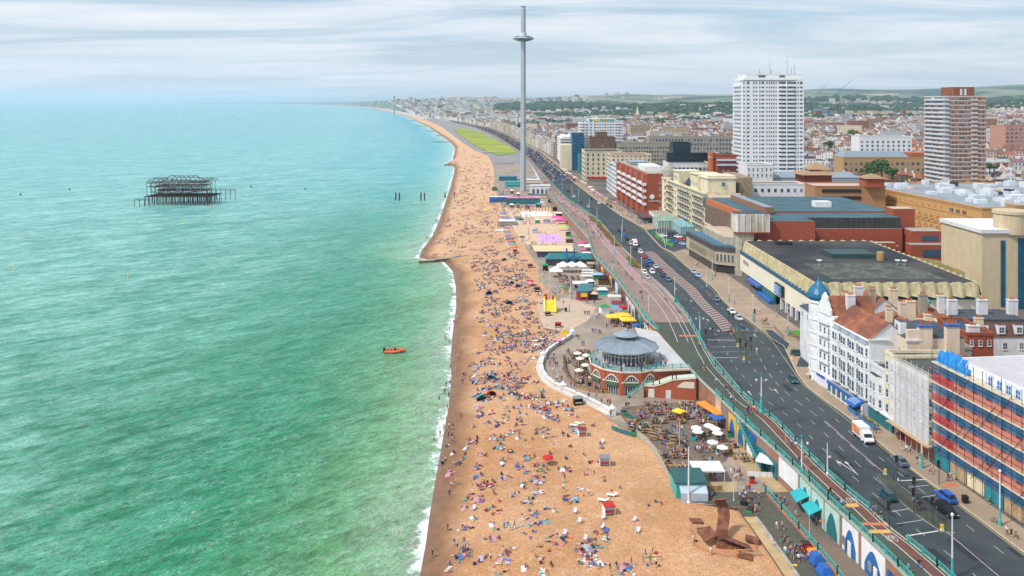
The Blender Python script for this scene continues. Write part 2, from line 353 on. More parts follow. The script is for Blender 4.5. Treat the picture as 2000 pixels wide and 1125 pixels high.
 L(t,c,b.inputs['Base Color']);b.inputs['IOR'].default_value=1.33;b.inputs['Specular IOR Level'].default_value=.38
 L(t,math_(t,'ADD',math_(t,'MULTIPLY',F_,.4),.30),b.inputs['Roughness'])
 fine=noise(1.9,3,(1.8,1,1),.7)
 h=math_(t,'ADD',math_(t,'MULTIPLY',chop,1.0),math_(t,'ADD',math_(t,'MULTIPLY',chop2,.45),math_(t,'MULTIPLY',fine,.22)))
 h=math_(t,'ADD',h,math_(t,'MULTIPLY',F_,.12))
 bm=N(t,'ShaderNodeBump',inp={'Strength':1.0,'Distance':1.7});L(t,h,bm.inputs['Height']);L(t,bm.outputs[0],b.inputs['Normal'])
 return m
def shingle_mat():
 m=bpy.data.materials.new('shingle');m.use_nodes=True;t=m.node_tree;b=t.nodes['Principled BSDF']
 uv=N(t,'ShaderNodeUVMap');su=N(t,'ShaderNodeSeparateXYZ');L(t,uv.outputs[0],su.inputs[0])
 g=N(t,'ShaderNodeNewGeometry');ps=g.outputs['Position']
 n=lambda s,d=4,r=.6:(lambda k:(L(t,ps,k.inputs['Vector']),k.outputs[0])[1])(N(t,'ShaderNodeTexNoise',inp={'Scale':s,'Detail':float(d),'Roughness':r}))
 dry=mixc(t,ramp(t,n(.03,5),[(.35,0),(.65,1)]),(.43,.21,.088),(.54,.315,.17))
 dry=mixc(t,ramp(t,n(.25,5,.7),[(.52,0),(.72,.55)]),dry,(.62,.44,.30))
 dry=mixc(t,ramp(t,n(.09,6,.7),[(.50,0),(.68,.5)]),dry,(.34,.18,.085))
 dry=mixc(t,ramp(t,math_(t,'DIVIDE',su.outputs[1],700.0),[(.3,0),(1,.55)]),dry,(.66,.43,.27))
 speck=N(t,'ShaderNodeTexVoronoi',inp={'Scale':5.5});L(t,ps,speck.inputs['Vector'])
 sc_=N(t,'ShaderNodeSeparateColor');L(t,speck.outputs['Color'],sc_.inputs[0])
 dry=mixc(t,1.0,dry,ramp(t,sc_.outputs[0],[(0,.72),(.5,1.0),(1,1.28)]),'MULTIPLY')
 dry=mixc(t,1.0,dry,ramp(t,n(.9,6,.75),[(.3,.88),(.7,1.10)]),'MULTIPLY')
 wet=mixc(t,ramp(t,n(.4,4),[(.3,0),(.7,1)]),(.165,.08,.036),(.24,.125,.06))
 d=math_(t,'ADD',su.outputs[0],math_(t,'MULTIPLY',math_(t,'SUBTRACT',n(.06,4),.5),7))
 wf=ramp(t,math_(t,'DIVIDE',d,8.5),[(0.0,1.0),(.35,.95),(.65,.5),(1.0,0)])
 L(t,mixc(t,wf,dry,wet),b.inputs['Base Color'])
 L(t,ramp(t,math_(t,'DIVIDE',d,12.0),[(0,.35),(.3,.8),(1,.9)]),b.inputs['Roughness'])
 bm=N(t,'ShaderNodeBump',inp={'Strength':.5,'Distance':.12});L(t,math_(t,'ADD',n(1.6,6,.75),math_(t,'MULTIPLY',speck.outputs['Distance'],.5)),bm.inputs['Height']);L(t,bm.outputs[0],b.inputs['Normal'])
 return m
def rows(y0=40.0,y1=60000.0,n=620):
 a=np.arange(y0,760,2.0);bb=np.geomspace(762,y1,n-len(a));return np.concatenate([a,bb])
YS=rows()
def build_sea():
 ds=np.array([-14,-6,-2,0,.7,1.5,3,5,8,12,18,27,40,60,90,140,220,400,800,1600,4000,10000,25000,60000.])
 s=S(YS);Z=np.zeros((len(YS),len(ds),3));U=np.zeros((len(YS),len(ds),2))
 for j,d in enumerate(ds):Z[:,j,0]=s-d;Z[:,j,1]=YS;Z[:,j,2]=-3.0;U[:,j,0]=d;U[:,j,1]=YS
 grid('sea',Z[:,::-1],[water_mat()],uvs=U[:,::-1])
def build_beach():
 ts=np.concatenate([[-14,-5,0],[1,2.5,4.5,7,10]]);k=26
 s,e=S(YS),E(YS);cols=[]
 for d in ts:cols.append(s+d*np.minimum(1,(e-s)/14))
 st=cols[-1].copy()
 for j in range(1,k+1):cols.append(st+(e+.4-st)*j/k)
 X=np.stack(cols,1);Y=np.repeat(YS[:,None],X.shape[1],1);Zz=beach_z(X,Y)+.12*np.sin(X*.21+Y*.13)*sm((X-S(Y))/20)
 U=np.stack([X-S(Y),Y],-1)
 grid('beach',np.stack([X,Y,Zz],-1),[shingle_mat()],uvs=U)
build_sea();build_beach()
ASPH=mat('asphalt',(.036,.051,.060),.95,.20,.22,bump=.15,bscale=8,dark=(.056,.070,.076))
ASPHG=mat('green_grey_asphalt',(.055,.070,.052),.85,.16,.3,dark=(.07,.085,.06))
PAVP=mat('pink_brown_paving',(.27,.195,.155),.85,.14,.3,dark=(.23,.165,.135))
PAVT=mat('tan_paving',(.36,.27,.19),.85,.13,.25,dark=(.29,.22,.16))
PAVL=mat('lower_paving',(.34,.275,.215),.85,.16,.2,dark=(.24,.20,.165))
PALEC=mat('pale_concrete',(.52,.42,.31),.85,.12,.2)
LINE=mat('road_line',(.58,.57,.55),.7,.15,2)
LINEP=mat('faded_pink_line',(.62,.42,.58),.7,.15,2)
KERB=mat('kerb_stone',(.50,.42,.30),.8,.1,1)
REDL=mat('red_lane',(.15,.062,.048),.85,.15,.5)
ORNG=mat('orange_tactile',(.52,.17,.08),.8,.1,1)
YELT=mat('buff_tactile',(.60,.36,.10),.8,.1,1)
GRASS=mat('lawn_grass',(.30,.34,.02),.9,.3,.02,dark=(.16,.26,.03))
strip('lower_promenade',lambda y:E(y),lambda y:np.maximum(B(y),E(y)),164.5,990,[PAVL],lambda y:prom_z(y),step=3,cols=6)
strip('upper_promenade',B,C,40,272,[ASPHG],6.0);strip('upper_promenade_paving',B,C,272,2600,[PAVP],6.0,step=4)
strip('coast_road',C,D,40,3300,[ASPH],6.0-.12,step=3)
D2=lambda y:D(y)+np.where(y<230,5.5,np.where(y<400,13.0,10.0));D2n=D2
strip('pavement',D,D2,40,3300,[PAVT],6.0,step=3,cols=3)
for nm,fn,o in(('seaward_kerb',C,-.28),('landward_kerb',D,0.0)):
 ys=np.arange(60,900,3.0);mb=MB()
 for a,b2 in zip(ys,ys[1:]):
  xa,xb=float(fn(a))+o,float(fn(b2))+o
  mb.prism([(xa,a),(xa+.28,a),(xb+.28,b2),(xb,b2)],5.85,6.03,0)
 obj(nm,mb,mats=[KERB],kind='structure')
def town_ground():
 off=np.concatenate([[0,8,20,40,70,110],np.geomspace(150,60000,46)])
 ys=np.concatenate([np.arange(40,1400,14.),np.geomspace(1414,60000,190)])
 d=D2(ys);X=d[:,None]+off[None,:];Y=np.repeat(ys[:,None],len(off),1)
 Zz=land_z(X,Y);w=sm((X-d[:,None])/60.0);Zz=5.98*(1-w)+Zz*w
 m=bpy.data.materials.new('town_ground');m.use_nodes=True;t=m.node_tree;b=t.nodes['Principled BSDF'];b.inputs['Roughness'].default_value=.95
 g=N(t,'ShaderNodeNewGeometry');ps=g.outputs['Position'];sp=N(t,'ShaderNodeSeparateXYZ');L(t,ps,sp.inputs[0])
 n=lambda s,d=5,r=.6:(lambda k:(L(t,ps,k.inputs['Vector']),k.outputs[0])[1])(N(t,'ShaderNodeTexNoise',inp={'Scale':s,'Detail':float(d),'Roughness':r}))
 str_=mixc(t,ramp(t,n(.05),[(.4,0),(.6,1)]),(.09,.085,.08),(.16,.14,.12))
 wood=mixc(t,ramp(t,n(.0023,7,.65),[(.47,0),(.53,1)],),(.17,.20,.10),(.016,.055,.038))
 v=N(t,'ShaderNodeTexVoronoi',inp={'Scale':.0016});L(t,ps,v.inputs['Vector']);sc_=N(t,'ShaderNodeSeparateColor');L(t,v.outputs['Color'],sc_.inputs[0])
 field=ramp(t,sc_.outputs[0],[(0,(.13,.19,.11)),(.35,(.19,.22,.14)),(.6,(.34,.29,.20)),(.75,(.15,.20,.12)),(1,(.25,.26,.17))],'CONSTANT')
 hill=mixc(t,ramp(t,n(.0016,8,.62),[(.50,0),(.56,.9)]),field,(.016,.06,.055))
 c=mixc(t,ramp(t,math_(t,'DIVIDE',sp.outputs[1],8000.0),[(.27,0),(.34,1)]),str_,wood)
 c=mixc(t,ramp(t,math_(t,'DIVIDE',sp.outputs[1],8000.0),[(.62,0),(.80,1)]),c,hill)
 L(t,c,b.inputs['Base Color'])
 grid('town_ground',np.stack([X,Y,Zz],-1),[m])
town_ground()
def sheet(name,pts,z,m,kind='structure'):
 mb=MB();mb.face([(p[0],p[1],z) for p in pts],0);return obj(name,mb,mats=[m],kind=kind)
strip('far_esplanade',E,B,985,3800,[mat('grey_esplanade',(.25,.24,.25),.9,.12,.05)],5.2,6.02,step=20,cols=3)
W2=lambda pts,z=0:[P(u,v,z)[:2] for u,v in pts]
sheet('lawn',W2([(1010,300),(972,303.5),(930,286),(884,253),(900,250),(935,257),(1000,289)],6.06),6.10,GRASS)
sheet('sand_court',W2([(1005,452),(985,405),(1090,405),(1110,450),(1120,478),(1030,478)],.01),.012,mat('court_sand',(.60,.43,.30),.9,.1,.2))
sheet('lilac_court',W2([(1056,473),(1048,458),(1090,458),(1100,473)],.02),.07,mat('lilac_court',(.60,.34,.66),.8,.05,.3))
sheet('white_court',W2([(1020,424),(1016,412),(1072,412),(1080,422)],.02),.09,mat('white_court',(.72,.66,.62),.8,.05,.3))
sheet('white_court',W2([(1012,401),(1010,394),(1062,394),(1066,401)],.02),.09,mat('white_court',(.72,.66,.62),.8,.05,.3))
sheet('paved_square',W2([(1045,584),(1060,640),(1105,650),(1150,625),(1165,600),(1110,582)],.01),.012,mat('pale_square',(.50,.38,.28),.9,.1,.3))
sheet('cafe_yard',W2([(1212,812),(1215,795),(1370,782),(1430,830),(1420,900),(1330,945),(1290,880),(1240,845)],.01),.012,mat('cafe_yard',(.17,.13,.10),.9,.25,.8))
sheet('cafe_yard',W2([(1340,975),(1325,945),(1440,940),(1432,978)],.01),.02,mat('sandy_yard',(.42,.31,.17),.9,.12,.5))
sheet('cafe_yard',W2([(1410,880),(1440,862),(1500,905),(1560,960),(1560,990),(1500,950)],.01),.016,mat('sandy_yard',(.42,.31,.17),.9,.12,.5))
def bandmark(name,f,off,w,y0,y1,z,m,step=3.0,kind='structure'):
 return strip(name,lambda y:f(y)+off,lambda y:f(y)+off+w,y0,y1,[m],z,step=step)
bandmark('red_cycle_lane',C,-2.9,2.0,60,196,6.006,REDL)
for o_ in(-3.05,-.95):bandmark('cycle_lane_line',C,o_,.16,60,330,6.012,LINE)
bandmark('pink_cycle_lane',C,-7.6,3.0,330,640,6.006,mat('pink_lane',(.36,.22,.21),.85,.1,.4))
for o_ in(-7.75,-4.55):bandmark('cycle_lane_line',C,o_,.2,250,640,6.012,LINEP)
def across(y,f):return float(C(y)+(D(y)-C(y))*f)
def dashes(name,f,y0,y1,ln,gap,w,m,z=5.892,jit=0):
 mb=MB();y=y0
 while y<y1:
  a,b2=across(y,f),across(y+ln,f)
  mb.face([(a-w/2,y,z),(a+w/2,y,z),(b2+w/2,y+ln,z),(b2-w/2,y+ln,z)],0);y+=ln+gap
 return obj(name,mb,mats=[m],kind='structure')
dashes('lane_marking',.24,92,560,2.2,4.4,.09,LINE);dashes('lane_marking',.80,92,560,2.2,4.6,.09,LINE)
dashes('lane_marking',.46,150,235,2.6,4.6,.10,LINEP);dashes('lane_marking',.62,158,240,3.6,3.0,.09,LINE)
dashes('edge_marking',.975,92,560,40,0,.12,mat('yellow_line',(.6,.45,.15),.7,.1,1));dashes('edge_marking',.02,160,560,40,0,.12,LINE)
dashes('edge_marking',.53,110,150,40,0,.12,LINEP);dashes('edge_marking',.64,152,184,6,0,.12,LINEP)
def hatch():
 mb=MB();z=5.896
 for y in np.arange(262,400,2.6):
  a,b2=across(y,.40),across(y+2.5,.62)
  mb.face([(a,y,z),(b2,y+2.5,z),(b2,y+3.2,z),(a,y+.7,z)],0)
 for f_ in(.40,.62):
  for y in np.arange(262,402,4):
   a,b2=across(y,f_),across(y+4,f_);mb.face([(a-.1,y,z),(a+.1,y,z),(b2+.1,y+4,z),(b2-.1,y+4,z)],0)
 obj('hatched_reserve_marking',mb,mats=[mat('hatch_line',(.50,.36,.33),.8,.1,1)],kind='structure')
 base=MB()
 for y in np.arange(262,400,6):
  base.face([(across(y,.4),y,5.888),(across(y,.62),y,5.888),(across(y+6,.62),y+6,5.888),(across(y+6,.4),y+6,5.888)],0)
 obj('hatched_reserve',base,mats=[mat('reserve_surface',(.13,.105,.095),.85,.1,.5)],kind='structure')
 h2=MB()
 for y in np.arange(96,124,3.0):
  a,b2=across(y,.30),across(y+1.5,.52);h2 .face([(a,y,z),(b2,y-2.0,z),(b2,y-1.7,z),(a,y+.3,z)],0)
 obj('chevron_marking',h2,mats=[LINE],kind='structure')
hatch()
def poly_mark(name,pts,m=LINE,z=5.898):sheet(name,W2(pts,5.88),z,m)
def arrow(u,v,L_=3.2,turn=0,flip=1):
 x,y,_=P(u,v,5.9);mb=MB();z=5.9;q=lambda a,b_:(x+a*flip,y+b_,z)
 mb.face([q(-.09,0),q(.09,0),q(.09,L_),q(-.09,L_)][::-1]);mb.face([q(-.4,L_),q(.4,L_),q(0,L_+1.2)])
 if turn:mb.face([q(.09,.1),q(.09,.4),q(-1.2,L_+.5),q(-1.4,L_+.3)]);mb.face([q(-1.7,L_),q(-.9,L_+.5),q(-1.7,L_+1.5)])
 obj('road_arrow',mb,mats=[LINE],kind='structure')
arrow(1676,928,5.2,1)
for u,v in((1352,590),(1385,628),(1478,658),(1322,566),(1468,772),(1520,768)):arrow(u,v,2.0)
for(ua,va),(ub,vb) in(((1382,664),(1437,665)),((1395,699),(1442,699)),((1770,1048),(1833,1038)),((1755,940),(1815,937))):
 a,b2=P(ua,va,5.88),P(ub,vb,5.88);mb=MB();w=.3
 mb.face([(a[0],a[1],5.899),(b2[0],b2[1],5.899),(b2[0],b2[1]+w,5.899),(a[0],a[1]+w,5.899)]);obj('stop_line',mb,mats=[LINE],kind='structure')
def studs(ua,va,ub,vb,n):
 mb=MB();a,b2=P(ua,va,5.88),P(ub,vb,5.88)
 for i in range(n):
  t=(i+.5)/n;x,y=a[0]+(b2[0]-a[0])*t,a[1]+(b2[1]-a[1])*t;mb.face([(x-.18,y,5.9),(x+.18,y,5.9),(x+.18,y+.16,5.9),(x-.18,y+.16,5.9)])
 obj('crossing_studs',mb,mats=[LINE],kind='structure')
for q in((1385,678,1440,677,14),(1390,688,1442,687,14),(1742,1000,1800,990,14),(1752,1024,1815,1014,14),(1775,952,1815,948,10),(1800,972,1838,966,10)):studs(*q)
poly_mark('tactile_paving',[(1680,1027),(1684,1022),(1733,1022),(1735,1028)],ORNG,6.014);poly_mark('tactile_paving',[(1694,1043),(1699,1036),(1735,1036),(1741,1043)],YELT,6.014)
poly_mark('tactile_paving',[(1644,993),(1655,985),(1674,984),(1679,991)],YELT,6.014);poly_mark('tactile_paving',[(1326,655),(1326,658),(1362,658),(1362,655)],ORNG,6.014)
poly_mark('tactile_paving',[(1838,946),(1865,945),(1872,951),(1845,953)],ORNG,6.014)
def bike(u,v):
 x,y,_=P(u,v,6);mb=MB();z=6.016
 for cx in(-.5,.5):
  for i in range(12):
   t0,t1=2*PI*i/12,2*PI*(i+1)/12
   mb.face([(x+cx+.38*math.cos(t0),y+.9*math.sin(t0),z),(x+cx+.38*math.cos(t1),y+.9*math.sin(t1),z),(x+cx+.28*math.cos(t1),y+.75*math.sin(t1),z),(x+cx+.28*math.cos(t0),y+.75*math.sin(t0),z)])
 for a,b2 in(((-.5,0),(-.1,1)),((-.1,1),(.5,0)),((-.1,1),(.4,1)),((.3,1.3),(.5,0))):
  mb.face([(x+a[0]-.05,y+a[1],z),(x+a[0]+.05,y+a[1],z),(x+b2[0]+.05,y+b2[1],z),(x+b2[0]-.05,y+b2[1],z)])
 obj('bicycle_marking',mb,mats=[LINE],kind='structure')
bike(1664,977);bike(1742,1052)
def patches():
 rr=random.Random(31);md=mat('fresh_tarmac',(.018,.026,.032),.95,.2,1);ml=mat('old_tarmac',(.060,.074,.078),.95,.2,1)
 for i in range(34):
  y=rr.uniform(100,420);f=rr.uniform(.05,.92);w,l=rr.uniform(.5,1.6),rr.uniform(1.5,9);x=across(y,f);x2=across(y+l,f)
  if .38<f<.64 and y>255:continue
  sheet('tarmac_repair',[(x,y),(x+w,y),(x2+w,y+l),(x2,y+l)],5.884+.0004*(i%5),md if i%3 else ml)
patches()
def island(pts,m=ASPHG):
 mb=MB();p=W2(pts,5.98);mb.prism(p,5.8,6.0,0,1);o=obj('traffic_island',mb,mats=[KERB,m],kind='structure')
island([(1712,930),(1716,924),(1732,925),(1764,955),(1812,1000),(1868,1034),(1866,1040),(1838,1038),(1790,1005),(1738,962)])
island([(1424,640),(1432,634),(1446,650),(1472,687),(1446,687)]);island([(1444,693),(1472,692),(1456,707),(1452,707)])
island([(1271,455),(1300,452),(1325,470),(1330,487),(1312,486),(1285,472)],PAVP)
sheet('side_street',W2([(1556,716),(1560,702),(1572,688),(1700,694),(1700,722)],6.01),6.012,ASPH)
sheet('hotel_forecourt',W2([(1262,449),(1290,446),(1345,455),(1345,484),(1316,492),(1292,482)],6.01),6.012,ASPH)
for q in([(1277,458),(1291,456),(1296,464),(1284,466)],[(1290,468),(1306,464),(1316,474),(1312,482),(1298,476)]):sheet('flower_bed_lawn',W2(q,6.05),6.05,mat('bed_grass',(.07,.25,.02),.9,.3,1))
# ================================================================ BUILDINGS
WM={}
def wmesh(w,h,fr=FRAME,gl=GLASS,bars=1,key=''):
 k=(w,h,fr.name,gl.name,bars)
 if k in WM:return WM[k]
 mb=MB();t=.11;yo,yi=-.12,-.03
 def q(x0,x1,z0,z1,y,m):mb.face([(x0,y,z0),(x1,y,z0),(x1,y,z1),(x0,y,z1)],m)
 q(-w/2,w/2,0,h,yi,1)
 for a in((-w/2,-w/2+t,0,h),(w/2-t,w/2,0,h),(-w/2+t,w/2-t,0,t),(-w/2+t,w/2-t,h-t,h)):q(*a,yo,0)
 if bars:q(-w/2+t,w/2-t,h*.5-.04,h*.5+.04,yo+.01,0)
 if bars>1:q(-.04,.04,t,h*.5-.04,yo+.01,0);q(-.04,.04,h*.5+.04,h-t,yo+.01,0)
 mb.face([(-w/2-.1,yo-.08,-.08),(w/2+.1,yo-.08,-.08),(w/2+.1,yo-.08,0),(-w/2-.1,yo-.08,0)],0);mb.face([(-w/2-.1,yo-.08,0),(w/2+.1,yo-.08,0),(w/2+.1,0,0),(-w/2-.1,0,0)],0)
 for x in(-w/2,w/2):mb.face([(x,yo,0),(x,yo,h),(x,0,h),(x,0,0)],0)
 WM[k]=mb.mesh('window',[fr,gl]);return WM[k]
GL2=mat('curtained_glass',(.22,.26,.28),.2,.2,.4)
def wrow(par,A,Bp,z,n,w,h,fr=FRAME,gl=GLASS,bars=1,m0=.5,name='window',alt=True):
 """n windows evenly spaced on the wall A-B (outside lies to the right of A-B)"""
 A=Vector(A);Bp=Vector(Bp);d=Bp-A;rz=math.atan2(d.y,d.x)
 for i in range(n):
  p=A+d*((i+m0)/(n-1+2*m0))
  g=GL2 if(alt and R.random()<.28) else gl
  obj(name,wmesh(w,h,fr,g,bars),par,(p.x,p.y,z),rz,world=True)
def joined_windows(par,name,A,Bp,zs,n,w,h,ms,depth=.12,m0=.5,p_=1.0):
 """windows only a few pixels across: real boxes, one part"""
 A=Vector(A);Bp=Vector(Bp);d=Bp-A;dn=d.normalized();o=Vector((dn.y,-dn.x));mb=MB()
 for z in zs:
  for i in range(n):
   if R.random()>p_:continue
   p=A+d*((i+m0)/(n-1+2*m0));a=p-dn*w/2+o*depth;b2=p+dn*w/2+o*depth
   mb.face([(a.x,a.y,z),(b2 .x,b2 .y,z),(b2 .x,b2 .y,z+h),(a.x,a.y,z+h)],0 if R.random()<.7 else 1)
   a2,c2=p-dn*w/2,p+dn*w/2
   mb.face([(a2 .x,a2 .y,z),(a.x,a.y,z),(a.x,a.y,z+h),(a2 .x,a2 .y,z+h)],0);mb.face([(b2 .x,b2 .y,z),(c2 .x,c2 .y,z),(c2 .x,c2 .y,z+h),(b2 .x,b2 .y,z+h)],0)
   mb.face([(a2 .x,a2 .y,z+h),(a.x,a.y,z+h),(b2 .x,b2 .y,z+h),(c2 .x,c2 .y,z+h)],0)
 if mb.f:obj(name,mb,par,mats=ms,kind='stuff',world=True)
def part(name,mb,par,mats,**k):return obj(name,mb,par,mats=mats,world=True,**k)
def chimney(par,x,y,z0,z1,w=1.3,d=.8,m=WHITE2,pots=3):
 mb=MB().box(x-w/2,x+w/2,y-d/2,y+d/2,z0,z1,0);mb.box(x-w/2-.12,x+w/2+.12,y-d/2-.12,y+d/2+.12,z1,z1+.25,0)
 c=part('chimney',mb,par,[m])
 pb=MB()
 for i in range(pots):pb.lathe([(.17,z1+.25),(.13,z1+.95),(0,z1+.95)],6,(x+(i-(pots-1)/2)*.42,y),0)
 obj('chimney_pot',pb,c,(-c.location.x-par.location.x,-c.location.y-par.location.y,-c.location.z-par.location.z),mats=[TERRA])
def parapet_roof(par,poly,z,m=ROOFF,edge=WHITE,h=.7,w=.35):
 mb=MB();mb.face([(p[0],p[1],z+.02) for p in poly],0);part('flat_roof',mb,par,[m])
 e=MB()
 for a,b2 in zip(poly,poly[1:]+poly[:1]):e.obox(a,b2,w,z+.03,z+h,0)
 part('parapet',e,par,[edge])
# ---- scaffolded building, nearest on the right
def scaffold_building():
 A,B1=(86.6,166.0),(94.2,108.0);t=thing('scaffolded_building','large building wrapped in red and blue netting and scaffolding','building',(A[0],A[1],6))
 bk=[(A[0],A[1]),(B1[0],B1[1]),(150,115),(142,172)]
 part('wall',MB().prism(bk,6,26.4,0),t,[mat('pink_red_wall',(.74,.36,.28),.8,.1,.5)])
 parapet_roof(t,bk,26.4,mat('pale_grey_roof',(.50,.48,.50),.8,.08,.3),WHITE)
 part('roof_upstand',MB().box(112,122,150,151,26.5,27.6).box(112,112.8,151,160,26.5,27.6),t,[WHITE])
 d=Vector((B1[0]-A[0],B1[1]-A[1]));ln=d.length;d.normalize();o=Vector((d.y,-d.x))
 at=lambda s,off:Vector(A)+d*s+o*off
 for lv in range(5):
  z=6.5+lv*4.0
  wrow(t,tuple(at(1,0)),tuple(at(ln-1,0)),z+1.2,15,1.1,1.9,mat('maroon_frame',(.35,.03,.05),.6,0),GLASS,1)
 red=mat('coral_netting',(.80,.27,.19),.9,.18,.5,alpha=.6,streak=.12);red2=mat('deep_red_netting',(.55,.03,.05),.9,.2,.5,alpha=.75)
 blu=mat('blue_netting',(.008,.17,.36),.9,.25,.5,alpha=.66,streak=.2);whi=mat('board_cream',(.62,.52,.38),.8,.1,1)
 nb=9;seg=ln/nb
 for lv in range(6):
  z=4.9+lv*3.95
  for k in range(nb):
   for(z0,z1,m,nm) in((z+0.05,z+1.75,blu,'blue_net'),(z+2.1,z+3.75,red2 if k==0 else red,'red_net')):
    if z1<7:continue
    z0=max(z0,8.6)
    if z0>=z1 or z1>26.0+1.2:continue
    mb=MB();m_=5
    for j in range(m_):
     s0,s1=k*seg+seg*j/m_+.02,k*seg+seg*(j+1)/m_+.02;bg0,bg1=.1*math.sin(j*PI/m_),.1*math.sin((j+1)*PI/m_)
     p,q=at(s0,1.5+bg0),at(s1,1.5+bg1)
     mb.face([(p.x,p.y,z0),(q.x,q.y,z0),(q.x,q.y,z1),(p.x,p.y,z1)],0)
    part(nm,mb,t,[m])
  if 6<z<28:
   for k in range(nb):
    p,q=at(k*seg,1.0),at((k+1)*seg-.05,1.0);part('scaffold_board',MB().obox(p,q,1.5,z+1.8,z+2.05),t,[whi])
 for k in range(0,25):
  s=ln*k/24.0;p=at(s,1.62);part('scaffold_pole',MB().tube((p.x,p.y,6),(p.x,p.y,29.2+R.random()*.8),.06,5),t,[STEEL])
 for lv in range(6):
  for dz in(1.9,2.9,.9):
   z=4.9+lv*3.95+dz
   if 8<z<29:p,q=at(0,1.68),at(ln,1.68);part('scaffold_rail',MB().tube((p.x,p.y,z),(q.x,q.y,z),.04,4),t,[STEEL if dz!=1.9 else METAL])
 for k in range(26):
  s=1+k*2.1;z=8+(k*3%5)*3.4
  p,q=at(s,1.75),at(min(ln,s+4.5),1.75);part('scaffold_brace',MB().tube((p.x,p.y,z),(q.x,q.y,z+6),.05,4),t,[STEEL])
 for k in range(6):
  p,q=at(9+k*5,.05),at(9+k*5+4.8,.05)
  part('white_parapet_panel',MB().obox(p,q,.5,26.4,28.9),t,[WHITE])
 wrow(t,tuple(at(14,.3)),tuple(at(30,.3)),26.7,7,1.3,1.7,FRAME,mat('bright_blue_glass',(.02,.2,.6),.2,0),2,alt=False)
 mb=MB()
 for k in range(6):
  p,q=at(k*1.6,1.2),at(k*1.6+1.7,1.2);mb.face([(p.x,p.y,26.2),(q.x,q.y,26.2),(q.x+1.5,q.y,29.6-abs(k-3)*.3),(p.x+1.5,p.y,29.6-abs(k-2)*.3)])
 part('blue_roof_sheet',mb,t,[mat('blue_sheet',(.01,.22,.60),.6,.2,1)])
 hb=mat('teal_hoarding',(.02,.25,.30),.6,.1)
 for k in range(12):
  p,q=at(k*ln/12,1.0),at((k+1)*ln/12-.3,1.0);part('hoarding_panel',MB().obox(p,q,.2,6,8.6),t,[(hb,WOODP,CREAM)[k%3]])
 p,q=at(34,1.9),at(38.5,1.9);part('site_sign',MB().obox(p,q,.06,10.0,13.4),t,[WHITE])
scaffold_building()
def netted_building():
 A,B1=(84.6,180.4),(86.3,167.0);t=thing('netted_building','narrow building sheathed in white scaffold netting beside the red and blue scaffold','building',(A[0],A[1],6))
 poly=[A,B1,(98,168),(98,183)]
 part('wall',MB().prism(poly,6,22.4,0),t,[CREAM]);parapet_roof(t,poly,22.4,ROOFF,CONC)
 part('tiled_roof',MB().hip(89,98,167.5,174,22.6,26.5,0),t,[ROOFR])
 for z in(7.5,10.5,13.4,16.3,19.2):wrow(t,A,B1,z,5,1.1,1.8)
 net=mat('white_netting',(.78,.80,.87),.9,.12,.4,alpha=.58,streak=.15)
 d=Vector((B1[0]-A[0],B1[1]-A[1]));ln=d.length;d.normalize();o=Vector((d.y,-d.x));at=lambda s,off:Vector(A)+d*s+o*off
 for k in range(4):
  for lv in range(4):
   p,q=at(k*ln/4,1.4),at((k+1)*ln/4,1.4);z0=9.2+lv*3.55;mb=MB()
   mb.face([(p.x,p.y,z0),(q.x,q.y,z0),(q.x,q.y,z0+3.5),(p.x,p.y,z0+3.5)]);part('white_net',mb,t,[net])
 for k in range(8):
  p=at(ln*k/7,1.5);part('scaffold_pole',MB().tube((p.x,p.y,6),(p.x,p.y,24.6),.05,5),t,[METAL])
 for lv in range(6):
  p,q=at(0,1.5),at(ln,1.5);part('scaffold_rail',MB().tube((p.x,p.y,9.2+lv*2.8),(q.x,q.y,9.2+lv*2.8),.04,4),t,[METAL])
 p,q=at(0,1.2),at(ln+1,1.2);part('timber_canopy',MB().obox(p,q,2.6,9.0,9.2),t,[WOODP])
 p,q=at(1,.1),at(ln,.1);part('shop_front',MB().obox(p,q,.3,6,8.6),t,[TERRA])
netted_building()
def bay_houses():
 for(ya,yb,zt,lab,m,n,bay) in((190.5,184.5,18.2,'slim white bow-fronted house with a dark flat top beside the white netting',WHITE2,2,1),(184.4,180.6,22.6,'tall slim cream house squeezed against the white netting',CREAM,2,0)):
  xa,xb=83.4+(190.5-ya)*.1,83.4+(190.5-yb)*.1;t=thing('bay_fronted_house',lab,'house',(xa,ya,6))
  poly=[(xa,ya),(xb,yb),(97,yb),(97,ya)];part('wall',MB().prism(poly,6,zt,0),t,[m]);parapet_roof(t,poly,zt,ROOFF,m)
  if bay:
   bp=[(xa+.1,ya-.4),(xa-.9,ya-1.5),(xa-.8,yb+1.5),(xb+.1,yb+.4)];part('bay',MB().prism(bp,9.0,zt-1.5,0,1),t,[m,ROOFF])
   for z in(9.8,13.2):wrow(t,bp[1],bp[2],z,2,1.2,1.9);wrow(t,bp[0],bp[1],z,1,.8,1.9);wrow(t,bp[2],bp[3],z,1,.8,1.9)
  else:
   for z in(9.6,13.0,16.2,19.2):wrow(t,(xa,ya),(xb,yb),z,2,1.15,1.9)
  p1,p2=(xa-.3,ya),(xb-.3,yb);part('shop_front',MB().obox(p1,p2,.5,6,8.7),t,[TEALD]);part('cornice',MB().obox(p1,p2,.6,8.7,9.0),t,[WHITE])
bay_houses()
